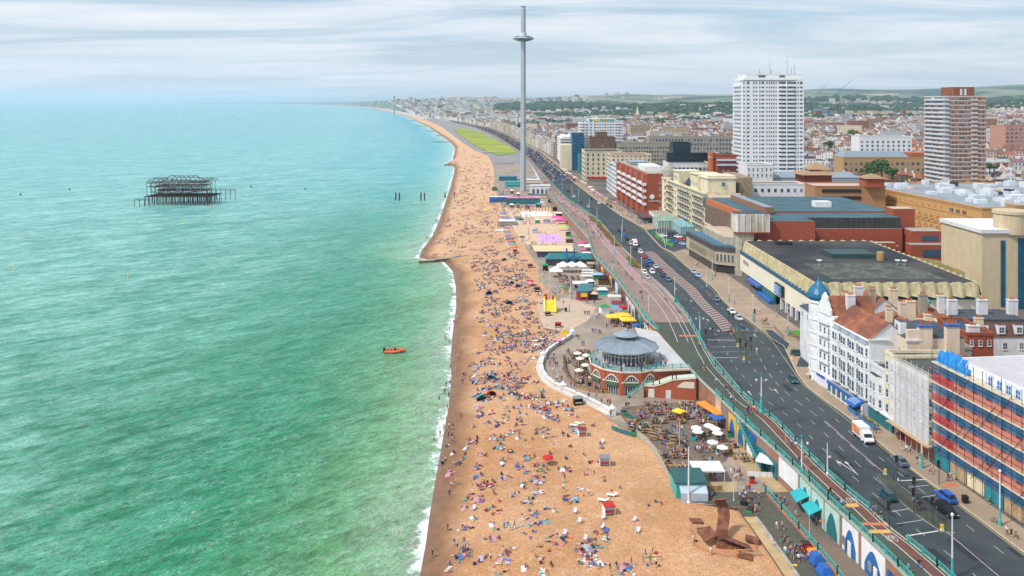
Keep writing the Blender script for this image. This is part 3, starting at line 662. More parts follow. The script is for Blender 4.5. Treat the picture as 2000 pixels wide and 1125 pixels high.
def gable_block():
 t=thing('chimney_gable_block','pale peach blank gable wall with tall chimney breasts behind the netted building','building',(89,188,6))
 part('wall',MB().box(90,103.5,187.3,200,6,25.0).box(90,93,186.6,187.3,6,27.2),t,[PINKC]);part('roof',MB().hip(90.2,103.4,187.6,200,25.0,27.6,0),t,[ROOFD])
 for x,z1 in((94.2,29.0),(100.4,29.2)):
  part('chimney_breast',MB().box(x-1.5,x+1.5,186.4,187.6,6,z1-1.2).box(x-1.7,x+1.7,186.2,187.9,z1-1.2,z1-.8,1),t,[PINKC,BLUEP])
  for i in range(4):part('chimney_pot',MB().lathe([(.2,z1-.8),(.16,z1+.2),(0,z1+.2)],6,(x-.9+i*.6,187)),t,[TERRA])
 wrow(t,(89.98,196),(89.98,188),20.5,2,1.0,1.6);part('stone_dormer',MB().box(90.1,91.5,190,193,25,28,0,1),t,[WHITE2,ROOFD]);wrow(t,(90.08,193),(90.08,190),25.6,1,1,1.6)
 part('cornice',MB().box(89.6,93.2,186.3,186.7,24.6,25.1),t,[WHITE2])
gable_block()
def white_terrace():
 A,B1=(80.2,217.5),(83.2,190.7);t=thing('white_terrace_building','long white five-storey building with bay windows and a rust-red tiled roof','building',(A[0],A[1],6))
 Am=(81.4,207.0);poly=[Am,B1,(92.5,191.5),(92.0,209)]
 part('wall',MB().prism(poly,6,23.6,0),t,[WHITE])
 rf=MB();g0,g1,g2=(83.0,190.5),(88.2,190.7),(92.8,191.3);h0,h1,h2=(81.0,207.4),(87.0,208.4),(92.2,209.4)
 rf.face([(g0[0],g0[1],23.6),(g1[0],g1[1],27.6),(h1[0],h1[1],27.6),(h0[0],h0[1],23.6)]);rf.face([(g2[0],g2[1],23.6),(h2[0],h2[1],23.6),(h1[0],h1[1],27.6),(g1[0],g1[1],27.6)])
 roof=part('roof',rf,t,[ROOFR]);nrow=14
 gw=MB();gw.face([(83.2,190.69,23.6),(92.5,191.49,23.6),(88.2,190.9,27.5)]);gw.obox((83.1,190.6),(88.2,190.8),.3,23.6,23.9);part('gable_wall',gw,t,[WHITE])
 for i in range(nrow):
  f0=i/nrow;a=Vector((g0[0],g0[1],23.6)).lerp(Vector((g1[0],g1[1],27.6)),f0);b2=Vector((h0[0],h0[1],23.6)).lerp(Vector((h1[0],h1[1],27.6)),f0)
  part('tile_course',MB().tube((a.x,a.y,a.z+.04),(b2 .x,b2 .y,b2 .z+.04),.05,4),roof,[ROOFR]) if False else None
 d=Vector((B1[0]-Am[0],B1[1]-Am[1]));ln=d.length;d.normalize();o=Vector((d.y,-d.x));at=lambda s,off:tuple(Vector(Am)+d*s+o*off)
 nbay=4;w=ln/nbay
 for k in range(nbay):
  c=(k+.5)*w;bp=[at(c-1.7,-.1),at(c-1.2,.9),at(c+1.2,.9),at(c+1.7,-.1)]
  bay=part('bay',MB().prism(bp,9.3,22.6,0,1),t,[WHITE,ROOFG])
  for z,h in((9.8,2.6),(13.1,2.6),(16.7,1.6),(19.7,1.9)):
   wrow(t,bp[1],bp[2],z,2,1.15,h,bars=1);wrow(t,bp[0],bp[1],z,1,.6,h);wrow(t,bp[2],bp[3],z,1,.6,h)
  rb=MB();p=[at(c-1.9,-.1),at(c-1.35,1.1),at(c+1.35,1.1),at(c+1.9,-.1)]
  rb.face([(p[0][0],p[0][1],22.6),(p[1][0],p[1][1],22.6),(*at(c,-.1),23.5)]);rb.face([(p[1][0],p[1][1],22.6),(p[2][0],p[2][1],22.6),(*at(c,-.1),23.5)]);rb.face([(p[2][0],p[2][1],22.6),(p[3][0],p[3][1],22.6),(*at(c,-.1),23.5)])
  part('bay_roof',rb,t,[ROOFG])
 part('cornice',MB().obox(at(0,.2),at(ln,.2),.5,23.3,23.7),t,[WHITE])
 for k in range(7):
  s0,s1=k*ln/7+.2,(k+1)*ln/7-.35;part('shop_window',MB().obox(at(s0,1.7),at(s1,1.7),.2,6.5,8.6),t,[GLASS if k%3 else TEALD]);part('shop_pillar',MB().obox(at(s1,1.75),at(s1+.45,1.75),.35,6,8.7),t,[WHITE])
 part('shop_front',MB().obox(at(0,.8),at(ln,.8),1.7,6,8.7,0,1),t,[mat('lavender_white',(.62,.64,.76),.7,.1,.5),CONCD]);part('fascia',MB().obox(at(0,1.85),at(ln,1.85),.25,8.3,9.0),t,[BLUEP])
 c=thing('onion_dome_corner_building','white corner building with a Dutch gable and a blue onion-domed turret','building',(80,218,6))
 cp=[(79.4,217.6),(80.0,213.5),(81.4,207.1),(93,209.2),(93,221),(84,222)]
 part('wall',MB().prism(cp,6,24.6,0),c,[WHITE]);tc=(81.0,216.4)
 part('turret',MB().lathe([(2.45,6),(2.45,26.2),(2.75,26.4),(2.75,27.0),(0,27.0)],8,tc,0,.39),c,[WHITE])
 for z in(9,12.2,15.6,19,22.6):
  for a in(-2.75,-1.96,-2.356-1.17):
   x,y=tc[0]+2.3*math.cos(a),tc[1]+2.3*math.sin(a);obj('window',wmesh(.8,1.7),c,(x,y,z),a+PI/2,world=True)
 for z in(8.8,12.0,15.4,18.8,22.2):part('string_course',MB().lathe([(2.46,z-.3),(2.66,z-.25),(2.66,z),(2.46,z)],8,tc,0,.39),c,[WHITE])
 part('onion_dome',MB().lathe([(2.5,26.9),(2.95,27.9),(2.85,28.8),(2.2,30.0),(1.2,31.0),(.45,31.9),(.12,33.0),(0,34.2)],16,tc,0),c,[mat('dome_blue',(.015,.14,.26),.35,.2,1.5)])
 rib=MB()
 for i in range(8):
  a=i*PI/4
  for(r0,z0),(r1,z1) in zip([(2.97,27.9),(2.88,28.8),(2.22,30.0),(1.22,31.0)],[(2.88,28.8),(2.22,30.0),(1.22,31.0),(.47,31.9)]):
   rib.tube((tc[0]+r0*math.cos(a),tc[1]+r0*math.sin(a),z0),(tc[0]+r1*math.cos(a),tc[1]+r1*math.sin(a),z1),.07,4)
 part('dome_rib',rib,c,[mat('dome_rib_blue',(.04,.22,.32),.4,0)])
 def gab(a,b2,z0,h):
  a,b2=Vector(a),Vector(b2);prof=[(0,0),(0,.28),(.1,.36),(.16,.55),(.26,.6),(.30,.82),(.42,.9),(.5,1.0),(.58,.9),(.70,.82),(.74,.6),(.84,.55),(.9,.36),(1,.28),(1,0)]
  mb=MB();dn=(b2-a).normalized();o2=Vector((dn.y,-dn.x))*.25
  f=[((a.lerp(b2,s)+o2).x,(a.lerp(b2,s)+o2).y,z0+k*h) for s,k in prof];bk=[((a.lerp(b2,s)-o2).x,(a.lerp(b2,s)-o2).y,z0+k*h) for s,k in prof]
  mb.face(f);mb.face(bk[::-1])
  for i in range(len(f)-1):mb.face([f[i],f[i+1],bk[i+1],bk[i]])
  part('dutch_gable',mb,c,[WHITE])
 gab((80.0,213.5),(81.2,208.2),24.6,5.6)
 part('roof',MB().gable(81.6,92.5,208.5,213.8,24.6,29.2,'x',0,1),c,[ROOFR,WHITE]);part('rear_roof',MB().hip(84,93,214,221,24.6,27,0),c,[ROOFR])
 for z in(9.4,12.7,16.0,19.4,25.6):wrow(c,(79.95,213.6),(81.2,208.2),z,3 if z<25 else 1,.9,1.8)
 for z in(12.1,15.4,18.8,22.2):part('balcony',MB().obox((79.75,213.1),(80.8,208.7),.8,z,z+.15).obox((79.4,213.1),(80.4,208.7),.08,z+.15,z+1.0),c,[WHITE])
 part('shop_front',MB().obox((79.7,213.4),(81.1,207.2),.8,6,8.8),c,[mat('lavender_white',(.62,.64,.76),.7,.1)]);part('fascia',MB().obox((79.25,213.2),(79.9,209.6),.12,8.2,8.8),c,[BLUEP])
 for x,y,z in((86.5,209.4,29.6),(91.5,216.5,30.2)):chimney(c,x,y,24.6,z,2.1,1.2,WHITE2,4)
white_terrace()
def awning():
 mb=MB()
 p=(81.6,192.0,9.2)
 mb.face([(81.3,194.8,9.4),(81.8,190.8,9.4),(79.5,190.6,8.3),(79.0,194.6,8.3)]);mb.face([(79.0,194.6,8.3),(79.5,190.6,8.3),(79.5,190.6,7.9),(79.0,194.6,7.9)])
 mb.face([(79.0,194.6,8.3),(79.0,194.6,7.9),(81.3,194.8,8.6),(81.3,194.8,9.4)]);mb.face([(79.5,190.6,8.3),(81.8,190.8,9.4),(81.8,190.8,8.6),(79.5,190.6,7.9)])
 t=thing('shop_awning','blue shop awning with white lettering over the pavement','awning',(81,192,8))
 part('canvas',mb,t,[BLUEP])
 for k in range(3):
  f=.25+k*.22;a=Vector((81.3,194.4,9.41)).lerp(Vector((79.0,194.2,8.31)),f);b2=Vector((81.8,191.2,9.41)).lerp(Vector((79.5,191.0,8.31)),f)
  part('white_stripe',MB().tube(a,b2,.07,4),t,[WHITE])
awning()
def backs():
 """roofs and chimneys packed behind the white terrace"""
 spec=[(93.6,101,195,207,22.0,('g',25.5,ROOFR),BRICKR,'house with rust-red roof tucked behind the white terrace',[(94.6,205.5,28)]),(94.2,104,207.6,219,21.5,('h',25.0,ROOFR),WHITE2,'white rear building with brown hipped roof behind the onion dome block',[(99.5,209,28.6),(103.3,213,28)]),(101.6,110,196,207,19.8,('f',0,CONCD),CONCD,'grey flat-topped box behind the rust-red roofs',[]),(104.6,113,208,219,20.6,('f',0,ROOFF),CREAM,'cream block with dark flat roof among the chimneys',[(106,209,25.6)]),(110.6,117,199,213,22.4,('f',0,ROOFD),BRICKR,'dark roofed red brick block behind the peach gable',[(112.5,200,25.2)]),(96,106,222,233,21.5,('g',25.8,ROOFR),WHITE2,'white house with big chimney stack facing the serrated roof',[(98.5,224,28.6),(104.5,224.5,28.4)]),(107,119,222,234,20.5,('h',24.0,ROOFR),CREAM,'cream house with ornate wide chimney and hipped tile roof',[(112,223.4,27.2),(117.2,224,26.8)]),(83,95,223.5,236,20.5,('h',23.5,ROOFD),WHITE2,'white annexe behind the onion dome turret',[(92,226,27)]),(120.5,125.5,215,220,19.0,('h',21.0,ROOFR),BRICKR,'small red brick house by the mansard house',[(123,216,22.8)])]
 for x0,x1,y0,y1,z,(k,zr,rm),wm,lab,chs in spec:
  t=thing('rear_building',lab,'building',(x0,y0,6),'buildings packed behind the white terrace')
  part('wall',MB().box(x0,x1,y0,y1,6,z),t,[wm])
  if k=='g':part('roof',MB().gable(x0,x1,y0,y1,z,zr,'y',0,1,.25),t,[rm,wm])
  elif k=='h':part('roof',MB().hip(x0,x1,y0,y1,z,zr),t,[rm])
  else:parapet_roof(t,[(x0,y0),(x1,y0),(x1,y1),(x0,y1)],z,rm,wm)
  wrow(t,(x0,y0),(x1,y0),z-2.6,3,.9,1.5);wrow(t,(x0,y1),(x0,y0),z-2.6,3,.9,1.5)
  for cx,cy,cz in chs:chimney(t,cx,cy,z-.5,cz-.8,R.choice([1.6,2.2,2.8]),R.choice([.9,1.2]),R.choice([WHITE2,CREAM,PINKC,CONC]),4)
 t=thing('lantern_turret','small domed lantern turret in front of the serrated roof','turret',(118.5,236,14))
 part('shaft',MB().lathe([(1.6,12),(1.4,18.5),(.9,19.5),(.9,20.9)],8,(120,237)),t,[CREAM]);part('dome',MB().lathe([(1.15,20.9),(1.0,21.7),(.4,22.3),(0,22.9)],10,(120,237)),t,[mat('verdigris',(.12,.32,.27),.6,.1)])
 t=thing('mansard_house','white house with dark flat-topped mansard roof and four dormers','house',(121,222,6))
 x0,x1,y0,y1=121.5,142.5,224,238
 part('wall',MB().box(x0,x1,y0,y1,6,14.8),t,[WHITE2]);part('mansard_roof',MB().hip(x0,x1,y0,y1,14.8,18.8,0,.2,.10),t,[mat('brown_mansard',(.13,.07,.05),.8,.2,1)])
 part('flat_top',MB().box(x0+1.3,x1-1.3,y0+1.3,y1-1.3,18.7,19.3),t,[ROOFD])
 for x in(124.8,129.2,133.8,138.6):
  dm=part('dormer',MB().box(x-1.1,x+1.1,223.9,225.6,15.6,18.1,0,1),t,[WHITE,ROOFD]);wrow(t,(x-1,223.88),(x+1,223.88),15.9,1,1.5,1.7,bars=2)
 for z,n in((11.4,4),(7.6,4)):wrow(t,(x0+2,y0),(x1-1,y0),z,n,1.3,1.9,bars=2)
 for x in(124,132.5,141):chimney(t,x,231,18.8,23.2,2.6,1.4,WHITE2,4)
 chimney(t,143.6,226,6,21,2.2,1.4,CREAM,3)
 for i,(x0,x1,y0,y1,z,m,lab) in enumerate(((128,148,196,212,11,ROOFG,'low dark-roofed building behind the pale grey roof'),(146,162,200,222,15.5,CREAM,'cream corner building at the right edge below the beige tower'))):
  t=thing('rear_building',lab,'building',(x0,y0,6));part('wall',MB().box(x0,x1,y0,y1,6,z),t,[CREAM if i else CONCD]);parapet_roof(t,[(x0,y0),(x1,y0),(x1,y1),(x0,y1)],z,ROOFF,CREAM);wrow(t,(x0,y0),(x1,y0),z-3,5,1.2,1.8);wrow(t,(x0,y1),(x0,y0),z-3,5,1.2,1.8)
backs()
# ---- cinema complex with the serrated roof
def cinema():
 CW=mat('cinema_cream',(.76,.71,.56),.75,.05,.2,streak=.06);SER=mat('serrated_concrete',(.50,.43,.25),.8,.14,.6,streak=.25)
 t=thing('serrated_cinema','huge cream cinema hall with black flat roof and serrated concrete eaves','cinema',(96,262,6))
 x0,x1,y0,y1=96.5,148.5,261,340
 part('wall',MB().prism([(x0-1.5,253),(x0-1.0,y0),(x0-1.8,340),(x1,340),(x1,y0),(x0+6,y0-1),(x0+4,253)],9.6,16.2,0,1),t,[CW,ROOFF])
 part('ground_floor',MB().box(x0+1,x1-1,y0,y1-1,6,9.6),t,[STEEL])
 part('blue_band',MB().prism([(x0-1.3,y0+.2),(x0-1.9,339.8),(x1-.4,339.8),(x1-.4,y0+.2)],16.2,17.6,0),t,[mat('blue_fascia',(.01,.10,.20),.4,.1)])
 part('roof',MB().box(x0+.6,x1-.6,y0+.6,y1-.6,17.6,21.6),t,[mat('black_roof',(.018,.022,.03),.8,.5,.12,dark=(.07,.065,.06))])
 part('roof_patch',MB().box(104,141,266,292,21.6,21.63),t,[mat('mossy_roof',(.11,.115,.10),.9,.5,.7,dark=(.04,.05,.04))])
 part('roof_plant_box',MB().box(118,134,302,312,21.63,23.1),t,[mat('dark_green_box',(.03,.07,.075),.6,.1)])
 part('roof_vent',MB().box(107,113,330,334,21.63,22.6),t,[BLACK]);part('roof_tank',MB().lathe([(1.3,21.6),(1.3,24.6),(0,24.6)],10,(134,298)),t,[mat('tan_tank',(.4,.28,.1),.7,.1)])
 for x,y in((135.5,288),(108,288),(137.6,287.5)):
  part('satellite_dish',MB().tube((x,y,21.7),(x,y,23),.08,5).lathe([(0,23.0),(.7,23.15),(1.0,23.6)],10,(x,y)),t,[WHITE])
 def ser(A,Bp,n,fl=2.3):
  A,Bp=Vector(A),Vector(Bp);d=(Bp-A)/n;dn=d.normalized();o=Vector((dn.y,-dn.x))
  me=None
  for i in range(n):
   p0,p1=A+d*i,A+d*(i+1);pm=p0 .lerp(p1,.62)
   tp0,tp1=(p0 .x,p0 .y,21.2),(p1 .x,p1 .y,21.2);tm=(pm.x+o.x*.3,pm.y+o.y*.3,21.95)
   b0,b1=p0+o*fl*.5,p1+o*fl*.5;bm_=pm+o*fl
   q0,q1,qm=(b0 .x,b0 .y,17.6),(b1 .x,b1 .y,17.6),(bm_.x,bm_.y,17.2)
   mb=MB();mb.face([q0,qm,tm,tp0]);mb.face([qm,q1,tp1,tm]);mb.face([tp0,tm,tp1,(p1 .x-o.x,p1 .y-o.y,21.3),(p0 .x-o.x,p0 .y-o.y,21.3)]);mb.face([q0,(p0 .x,p0 .y,17.6),(p1 .x,p1 .y,17.6),q1,qm])
   part('serrated_plate',mb,t,[SER])
 ser((x0,y0),(x1,y0),12);ser((x0,y1),(x0,y0),24,1.6);ser((x1,y0),(x1,y1),20);ser((x1,y1),(x0,y1),12)
 def text(s,size,loc,rz,m,par,ext=.08,name='lettering'):
  cu=bpy.data.curves.new(name,'FONT');cu.body=s;cu.size=size;cu.extrude=ext;cu.align_x='CENTER'
  o=bpy.data.objects.new(name,cu);COL.objects.link(o);dg=bpy.context.evaluated_depsgraph_get();me=bpy.data.meshes.new_from_object(o.evaluated_get(dg));bpy.data.objects.remove(o);me.materials.clear();me.materials.append(m)
  o=bpy.data.objects.new(name,me);COL.objects.link(o);o.parent=par;o.location=tuple(a-b for a,b in zip(loc,par.location));o.rotation_euler=(PI/2,0,rz);return o
 globals()['text']=text
 text('ODEON',2.7,(x0-1.8,262,12.2),-PI/2,mat('sign_grey',(.30,.31,.35),.5,0),t)
 text('ODEON',2.0,(x0-1.95,331.5,13.4),-PI/2,mat('sign_grey',(.30,.31,.35),.5,0),t)
 part('led_screen',MB().box(x0-2.4,x0-1.5,286,294,10.8,14.6,0),t,[BLACK]);part('screen_face',MB().box(x0-2.46,x0-2.41,286.4,293.6,11.1,14.3,0),t,[mat('screen_blue',(.01,.16,.42),.3,.6,.7,dark=(.25,.5,.7))])
 part('blue_entrance_canopy',MB().box(x0-3.4,x0-1.6,311,326,8.5,9.3),t,[BLUEP]);part('poster_wall',MB().box(x0-1.9,x0-1.0,296,310,6,9.2),t,[TEALD]);part('blue_hoarding',MB().box(x0-3.6,x0-2.0,296,312,6,7.3),t,[BLUEP])
 for k in range(6):y=264+k*5;part('entrance_pillar',MB().box(x0-1.6,x0-.7,y,y+.9,6,9.6),t,[WHITE2])
 for k in range(5):y=265.2+k*5;part('entrance_door',MB().box(x0-.3,x0,y,y+3.2,6.1,9.2),t,[GLASS])
 part('graffiti_wall',MB().box(x0-2.6,x0-2.2,245,259,6.1,9.4),t,[mat('graffiti',(.45,.12,.30),.8,.5,1.3,dark=(.1,.3,.35))])
 part('canopy_roof',MB().box(x0-4,x0-1.2,243,262,9.4,9.8),t,[PINKC])
 sheet('artificial_turf',[(x0-7.5,262),(x0-7.5,244),(x0-2.7,244),(x0-2.7,262)],6.03,mat('turf',(.01,.30,.02),.9,.1,2))
 return t
cinema()
def conf_centre():
 BO=BRICKR;t=thing('brick_conference_centre','red brick conference centre with stepped dark roofs and a fluted concrete corner tower','building',(105,350,6))
 BG=mat('beige_ribbed',(.50,.42,.30),.8,.1,.5,streak=.15)
 w=[(83.5,392),(83.9,386),(87.2,352),(94.5,347),(104,347),(104,392)]
 part('seaward_wing',MB().prism(w,9.6,15.6,0),t,[BG]);part('seaward_base',MB().prism([(84.5,391),(87.8,352.5),(95,347.8),(104,347.8),(104,391)],6,9.6,0),t,[mat('dark_glass_front',(.03,.035,.04),.25,.1)])
 part('dark_band',MB().prism([(a-.5,b_-.3) for a,b_ in w],15.6,17.4,0),t,[STEEL]);part('wing_roof',MB().prism([(85,390),(88,354),(95,349),(104,349),(104,390)],17.3,17.5,0),t,[mat('blue_slate_roof',(.05,.16,.26),.7,.2)])
 part('terrace_block',MB().prism([(90,386),(92,356),(97,352),(104,352),(104,386)],17.4,20.6,0,1),t,[CONC,PALEC])
 d=Vector((87.2-83.9,352-386));
 for i in range(24):
  p=Vector((83.9,386))+d*(i/23.0);part('rib',MB().box(p.x-.35,p.x+.05,p.y-.12,p.y+.12,10,15.4),t,[BG])
 joined_windows(t,'wing_window',(83.9,386),(87.2,352),[11],24,.9,2.6,[GLASS,STEEL],.1)
 wrow(t,(87.4,351.8),(94.3,347.1),10.8,5,1.0,3.4,BG,GLASS,0,alt=False)
 part('pylon',MB().prism([(94.6,346),(96.4,343.8),(101.5,343.8),(101.5,350),(94.6,350)],6,24.4,0),t,[CONC])
 part('fluted_box',MB().prism([(93.0,345.6),(94.6,343.4),(108,343.4),(108,352),(94,352)],24.6,32.2,0,1),t,[mat('white_fluted',(.70,.66,.60),.8,.12,.5,streak=.3,dark=(.42,.32,.2)),ROOFD])
 for i in range(6):x=94.7+i*2.64;part('flute',MB().box(x-.12,x+.12,343.1,343.4,24.6,32.2),t,[WHITE2])
 part('box_rim',MB().box(94.2,108.2,343.2,352.1,24.1,24.6),t,[BRICKR])
 part('brick_hall',MB().box(104,128,346,372,6,28.8,0,1),t,[BO,mat('teal_felt',(.055,.12,.15),.85,.25,.1)])
 part('brick_hall_front',MB().box(108,163,344.5,350,6,18.6,0,1),t,[BO,CONCD]);part('brick_annexe',MB().box(118,160,341,344.5,6,20.5,0,1),t,[BO,CONC])
 part('brick_lower_hall',MB().box(127.8,169.3,355.2,412,6,24.2,0,1),t,[BO,CONC]);part('dark_cladding_hall',MB().box(128,169,356,412,24.2,28.9,0,1),t,[mat('dark_cladding',(.055,.06,.055),.7,.2,.5,streak=.5),mat('teal_felt',(.055,.12,.15),.85,.25,.1)])
 part('main_roof',MB().box(104,172,372,430,6,29.6,0,1),t,[BO,mat('teal_felt',(.055,.12,.15),.85,.25,.1)])
 part('orange_parapet',MB().prism([(99,418),(104.2,350),(105.6,350),(100.4,418)],24,29.9,0),t,[BRICKO]);part('left_brown_wall',MB().prism([(98.6,418),(103.8,352),(104.2,352),(99,418)],18,27.2,0),t,[mat('brown_ribbed',(.17,.11,.08),.8,.2)])
 part('left_roof',MB().prism([(100.4,430),(104.2,352),(112,352),(112,430)],24,29.3,0,0),t,[mat('teal_felt',(.055,.12,.15),.85,.25,.1)])
 part('roof_ridge_box',MB().prism([(113,366),(117,366),(115,416),(111,416)],29.6,32.2,0,1),t,[BRICKB,ROOFG])
 part('white_roof_box',MB().box(143,150.5,386,391,29.6,32.2),t,[WHITE])
 part('stair_tower',MB().box(168.5,178,362,370,6,32.0,0,1),t,[BO,PALEC]);part('red_side_block',MB().box(171,184,350,360,6,24.0,0,1),t,[BO,CONC]);part('red_side_block_low',MB().box(168,192,345,350,6,19,0,1),t,[BO,CONCD])
 part('window_strip',MB().box(175,182,349.8,350,20,22),t,[GLASS]);part('window_strip',MB().box(173,181,344.8,345,14,17),t,[GLASS])
 part('mossy_roof_block',MB().prism([(151,340),(176,300),(151.5,292),(151,330)][::1],6,17.8,0,1),t,[SERM,mat('mossy_flat',(.22,.17,.06),.9,.3,.4)])
 return t
SERM=mat('serrated_concrete_pale',(.60,.53,.33),.8,.14,.6,streak=.25)
conf_centre()
def yellow_mall():
 t=thing('yellow_brick_mall','very long yellow brick shopping centre with diamond patterned walls and rooftop plant','building',(216,394,6))
 A,B1=(214.5,512),(226.0,394);zt=28.3
 p=[A,B1,(330,400),(320,520)]
 part('wall',MB().prism(p,6,zt-.6,0),t,[BRICKY]);parapet_roof(t,p,zt-.6,mat('mall_roof',(.26,.29,.33),.8,.2,.1),BRICKY,.8,.6)
 d=Vector((B1[0]-A[0],B1[1]-A[1]));ln=d.length;d.normalize();o=Vector((d.y,-d.x));at=lambda s,off:Vector(A)+d*s+o*off
 rd=mat('brick_line',(.25,.08,.03),.8,0)
 for z in(26.6,22.6,15.5,11.0):a,b2=at(0,.04),at(ln,.04);part('string_line',MB().obox(a,b2,.12,z,z+.16),t,[rd])
 def diam(s,z,r,fill):
  mb=MB();ps=[(s-r,z),(s,z-r),(s+r,z),(s,z+r)]
  if fill:mb.face([(*at(a,.1),b_) for a,b_ in ps])
  else:
   for(a,b_),(c_,e) in zip(ps,ps[1:]+ps[:1]):p0,p1=at(a,.1),at(c_,.1);mb.tube((p0 .x,p0 .y,b_),(p1 .x,p1 .y,e),.12,4)
  part('diamond',mb,t,[BRICKO if fill else rd])
 for i in range(16):diam(6+i*5.4,24.4,.75,True)
 for i in range(12):
  for z in(18.2,13.0):
   diam(52+i*5.4,z,1.5,False)
   mb=MB();a,b2,c_=at(52+i*5.4+1.5,.1),at(52+i*5.4+2.7,.1),at(52+i*5.4+3.9,.1);mb.tube((a.x,a.y,z-1.2),(b2 .x,b2 .y,z-2.2),.12,4).tube((b2 .x,b2 .y,z-2.2),(c_.x,c_.y,z-1.2),.12,4);part('zigzag',mb,t,[rd])
 for i in range(3):wrow(t,tuple(at(94+i*5,0)),tuple(at(97.2+i*5,0)),23.6,2,1.2,1.6,BRICKB,GLASS,0,alt=False)
 part('near_block',MB().box(240,330,390,399,6,30,0,1),t,[mat('tan_brick',(.42,.25,.10),.8,.1),CONC])
 AC=mat('plant_white',(.62,.68,.72),.5,.12,.5);n=0
 for i in range(90):
  x=R.uniform(228,318);y=R.uniform(404,512)
  if x<216+(512-y)*.1+8:continue
  w,dd,h=R.uniform(2,7),R.uniform(2,6),R.uniform(1.2,3.4)
  part('rooftop_unit',MB().box(x,x+w,y,y+dd,zt-.55,zt-.55+h),t,[AC if R.random()<.72 else R.choice([METAL,STEEL,PINKC])])
yellow_mall()
def beige_tower():
 t=thing('beige_office_tower','beige stone tower block with vertical dark blue glass strips at the right edge','building',(163,285,6));BE=mat('beige_stone',(.58,.47,.31),.8,.06,.4,streak=.1)
 part('wall',MB().box(163.5,200,285,312,6,33.5),t,[BE]);part('rim',MB().box(162.9,184,284.4,312.5,33.5,34.8),t,[WHITE2]);part('roof_drum',MB().lathe([(5.5,33),(5.5,40),(5.9,40),(5.9,41),(0,41)],20,(176,289),0),t,[BE])
 for x0,x1,z0,z1 in((170.0,171.5,8,31),(176.0,182.2,6,31.8)):
  st=part('glass_strip',MB().box(x0,x1,284.75,284.99,z0,z1),t,[GLASSB])
  k=MB();z=z0
  while z<z1:k.box(x0,x1,284.66,284.75,z,z+.12);z+=1.5
  for i in range(5):x=x0+(x1-x0)*i/4;k.box(x-.04,x+.04,284.6,284.66,z0,z1)
  obj('glazing_bar',k,st,tuple(-a for a in t.location),mats=[STEEL],kind='stuff')
 for z in range(9,33,4):wrow(t,(184,284.99),(199,284.99),z,4,1.8,1.6)
beige_tower()
# ---- tower blocks
def white_tower():
 t=thing('white_tower_block','tallest white tower block with rows of windows and rooftop masts','tower block',(165,588,10));x0,x1,y0,y1=165.5,209.5,588,614
 zb,zt,fl=24.0,94.0,2.92
 part('core',MB().box(x0+.5,x1-.5,y0+.5,y1-.5,10,zt),t,[mat('tower_glazing',(.13,.17,.24),.3,.55,.35)]);n=int((zt-zb)/fl)
 for i in range(n+1):
  z=zb+i*fl;part('floor_band',MB().box(x0,x1,y0,y1,z-.85,z+.85),t,[WHITE]);part('balcony_band',MB().box(x0-1.2,x0,y0+4,y1-4,z-.7,z+.5),t,[WHITE2]);part('balcony_band',MB().box(x0+26,x0+37,y0-1.0,y0,z-.7,z+.35),t,[WHITE])
 pm=MB();x=x0
 while x<x1:
  w=R.choice([.55,.7,1.4]);
  if x<x0+6.5 and x>x0+4:w=2.6
  if x+w>x1:w=x1-x
  if not(x0+25.5<x<x0+36.5):pm.box(x,x+w,y0-.06,y0+.5,12,zt)
  x+=w+R.choice([.95,1.1,1.0,2.0])
 for x in(x0+31.2,):pm.box(x,x+.5,y0-1.1,y0+.4,12,zt)
 y=y0
 while y<y1:pm.box(x0-.06,x0+.5,y,y+1.2,12,zt);y+=2.6
 part('window_pier',pm,t,[WHITE],kind='stuff')
 part('roof_slab',MB().box(x0+1,x1-.5,y0+.4,y1-.4,zt+.85,zt+2.4),t,[WHITE]);part('penthouse',MB().box(x0+3,x1-1,y0+2,y1-3,zt+2.4,zt+5.4),t,[WHITE2]);part('penthouse_window',MB().box(x0+12,x0+17,y0+1.9,y0+2,zt+3,zt+4.6),t,[GLASS])
 part('penthouse_window',MB().box(x0+27,x0+31,y0+1.9,y0+2,zt+3,zt+4.6),t,[GLASS])
 for x,h in((x0+21.5,10),(x0+22.6,4),(x0+34,13),(x0+37,6),(x0+39.5,7),(x0+14,3.6)):part('mast',MB().tube((x,y0+6,zt+5),(x,y0+6,zt+5.4+h),.16,5,0,.07).tube((x-.8,y0+6,zt+4+h*.8),(x+.8,y0+6,zt+4+h*.8),.07,4),t,[STEEL])
 a=thing('white_annexe','four-storey white annexe at the foot of the tallest white tower','building',(164,560,8));part('wall',MB().box(161,179,562,582,6,36),a,[WHITE]);parapet_roof(a,[(161,562),(179,562),(179,582),(161,582)],36,CONCD,WHITE)
 for z in(13,18,23,28,32):wrow(a,(161,562),(179,562),z,6,1.2,2.0)
 a=thing('long_grey_building','long low grey-blue building with dark windows behind the white annexe','building',(180,566,8));part('wall',MB().box(180,243,566,585,6,27),a,[mat('grey_blue_render',(.30,.36,.40),.7,.1)]);part('roof',MB().hip(180,243,566,585,27,30),a,[ROOFG]);wrow(a,(183,566),(242,566),20,14,2.4,2.2,alt=False)
white_tower()
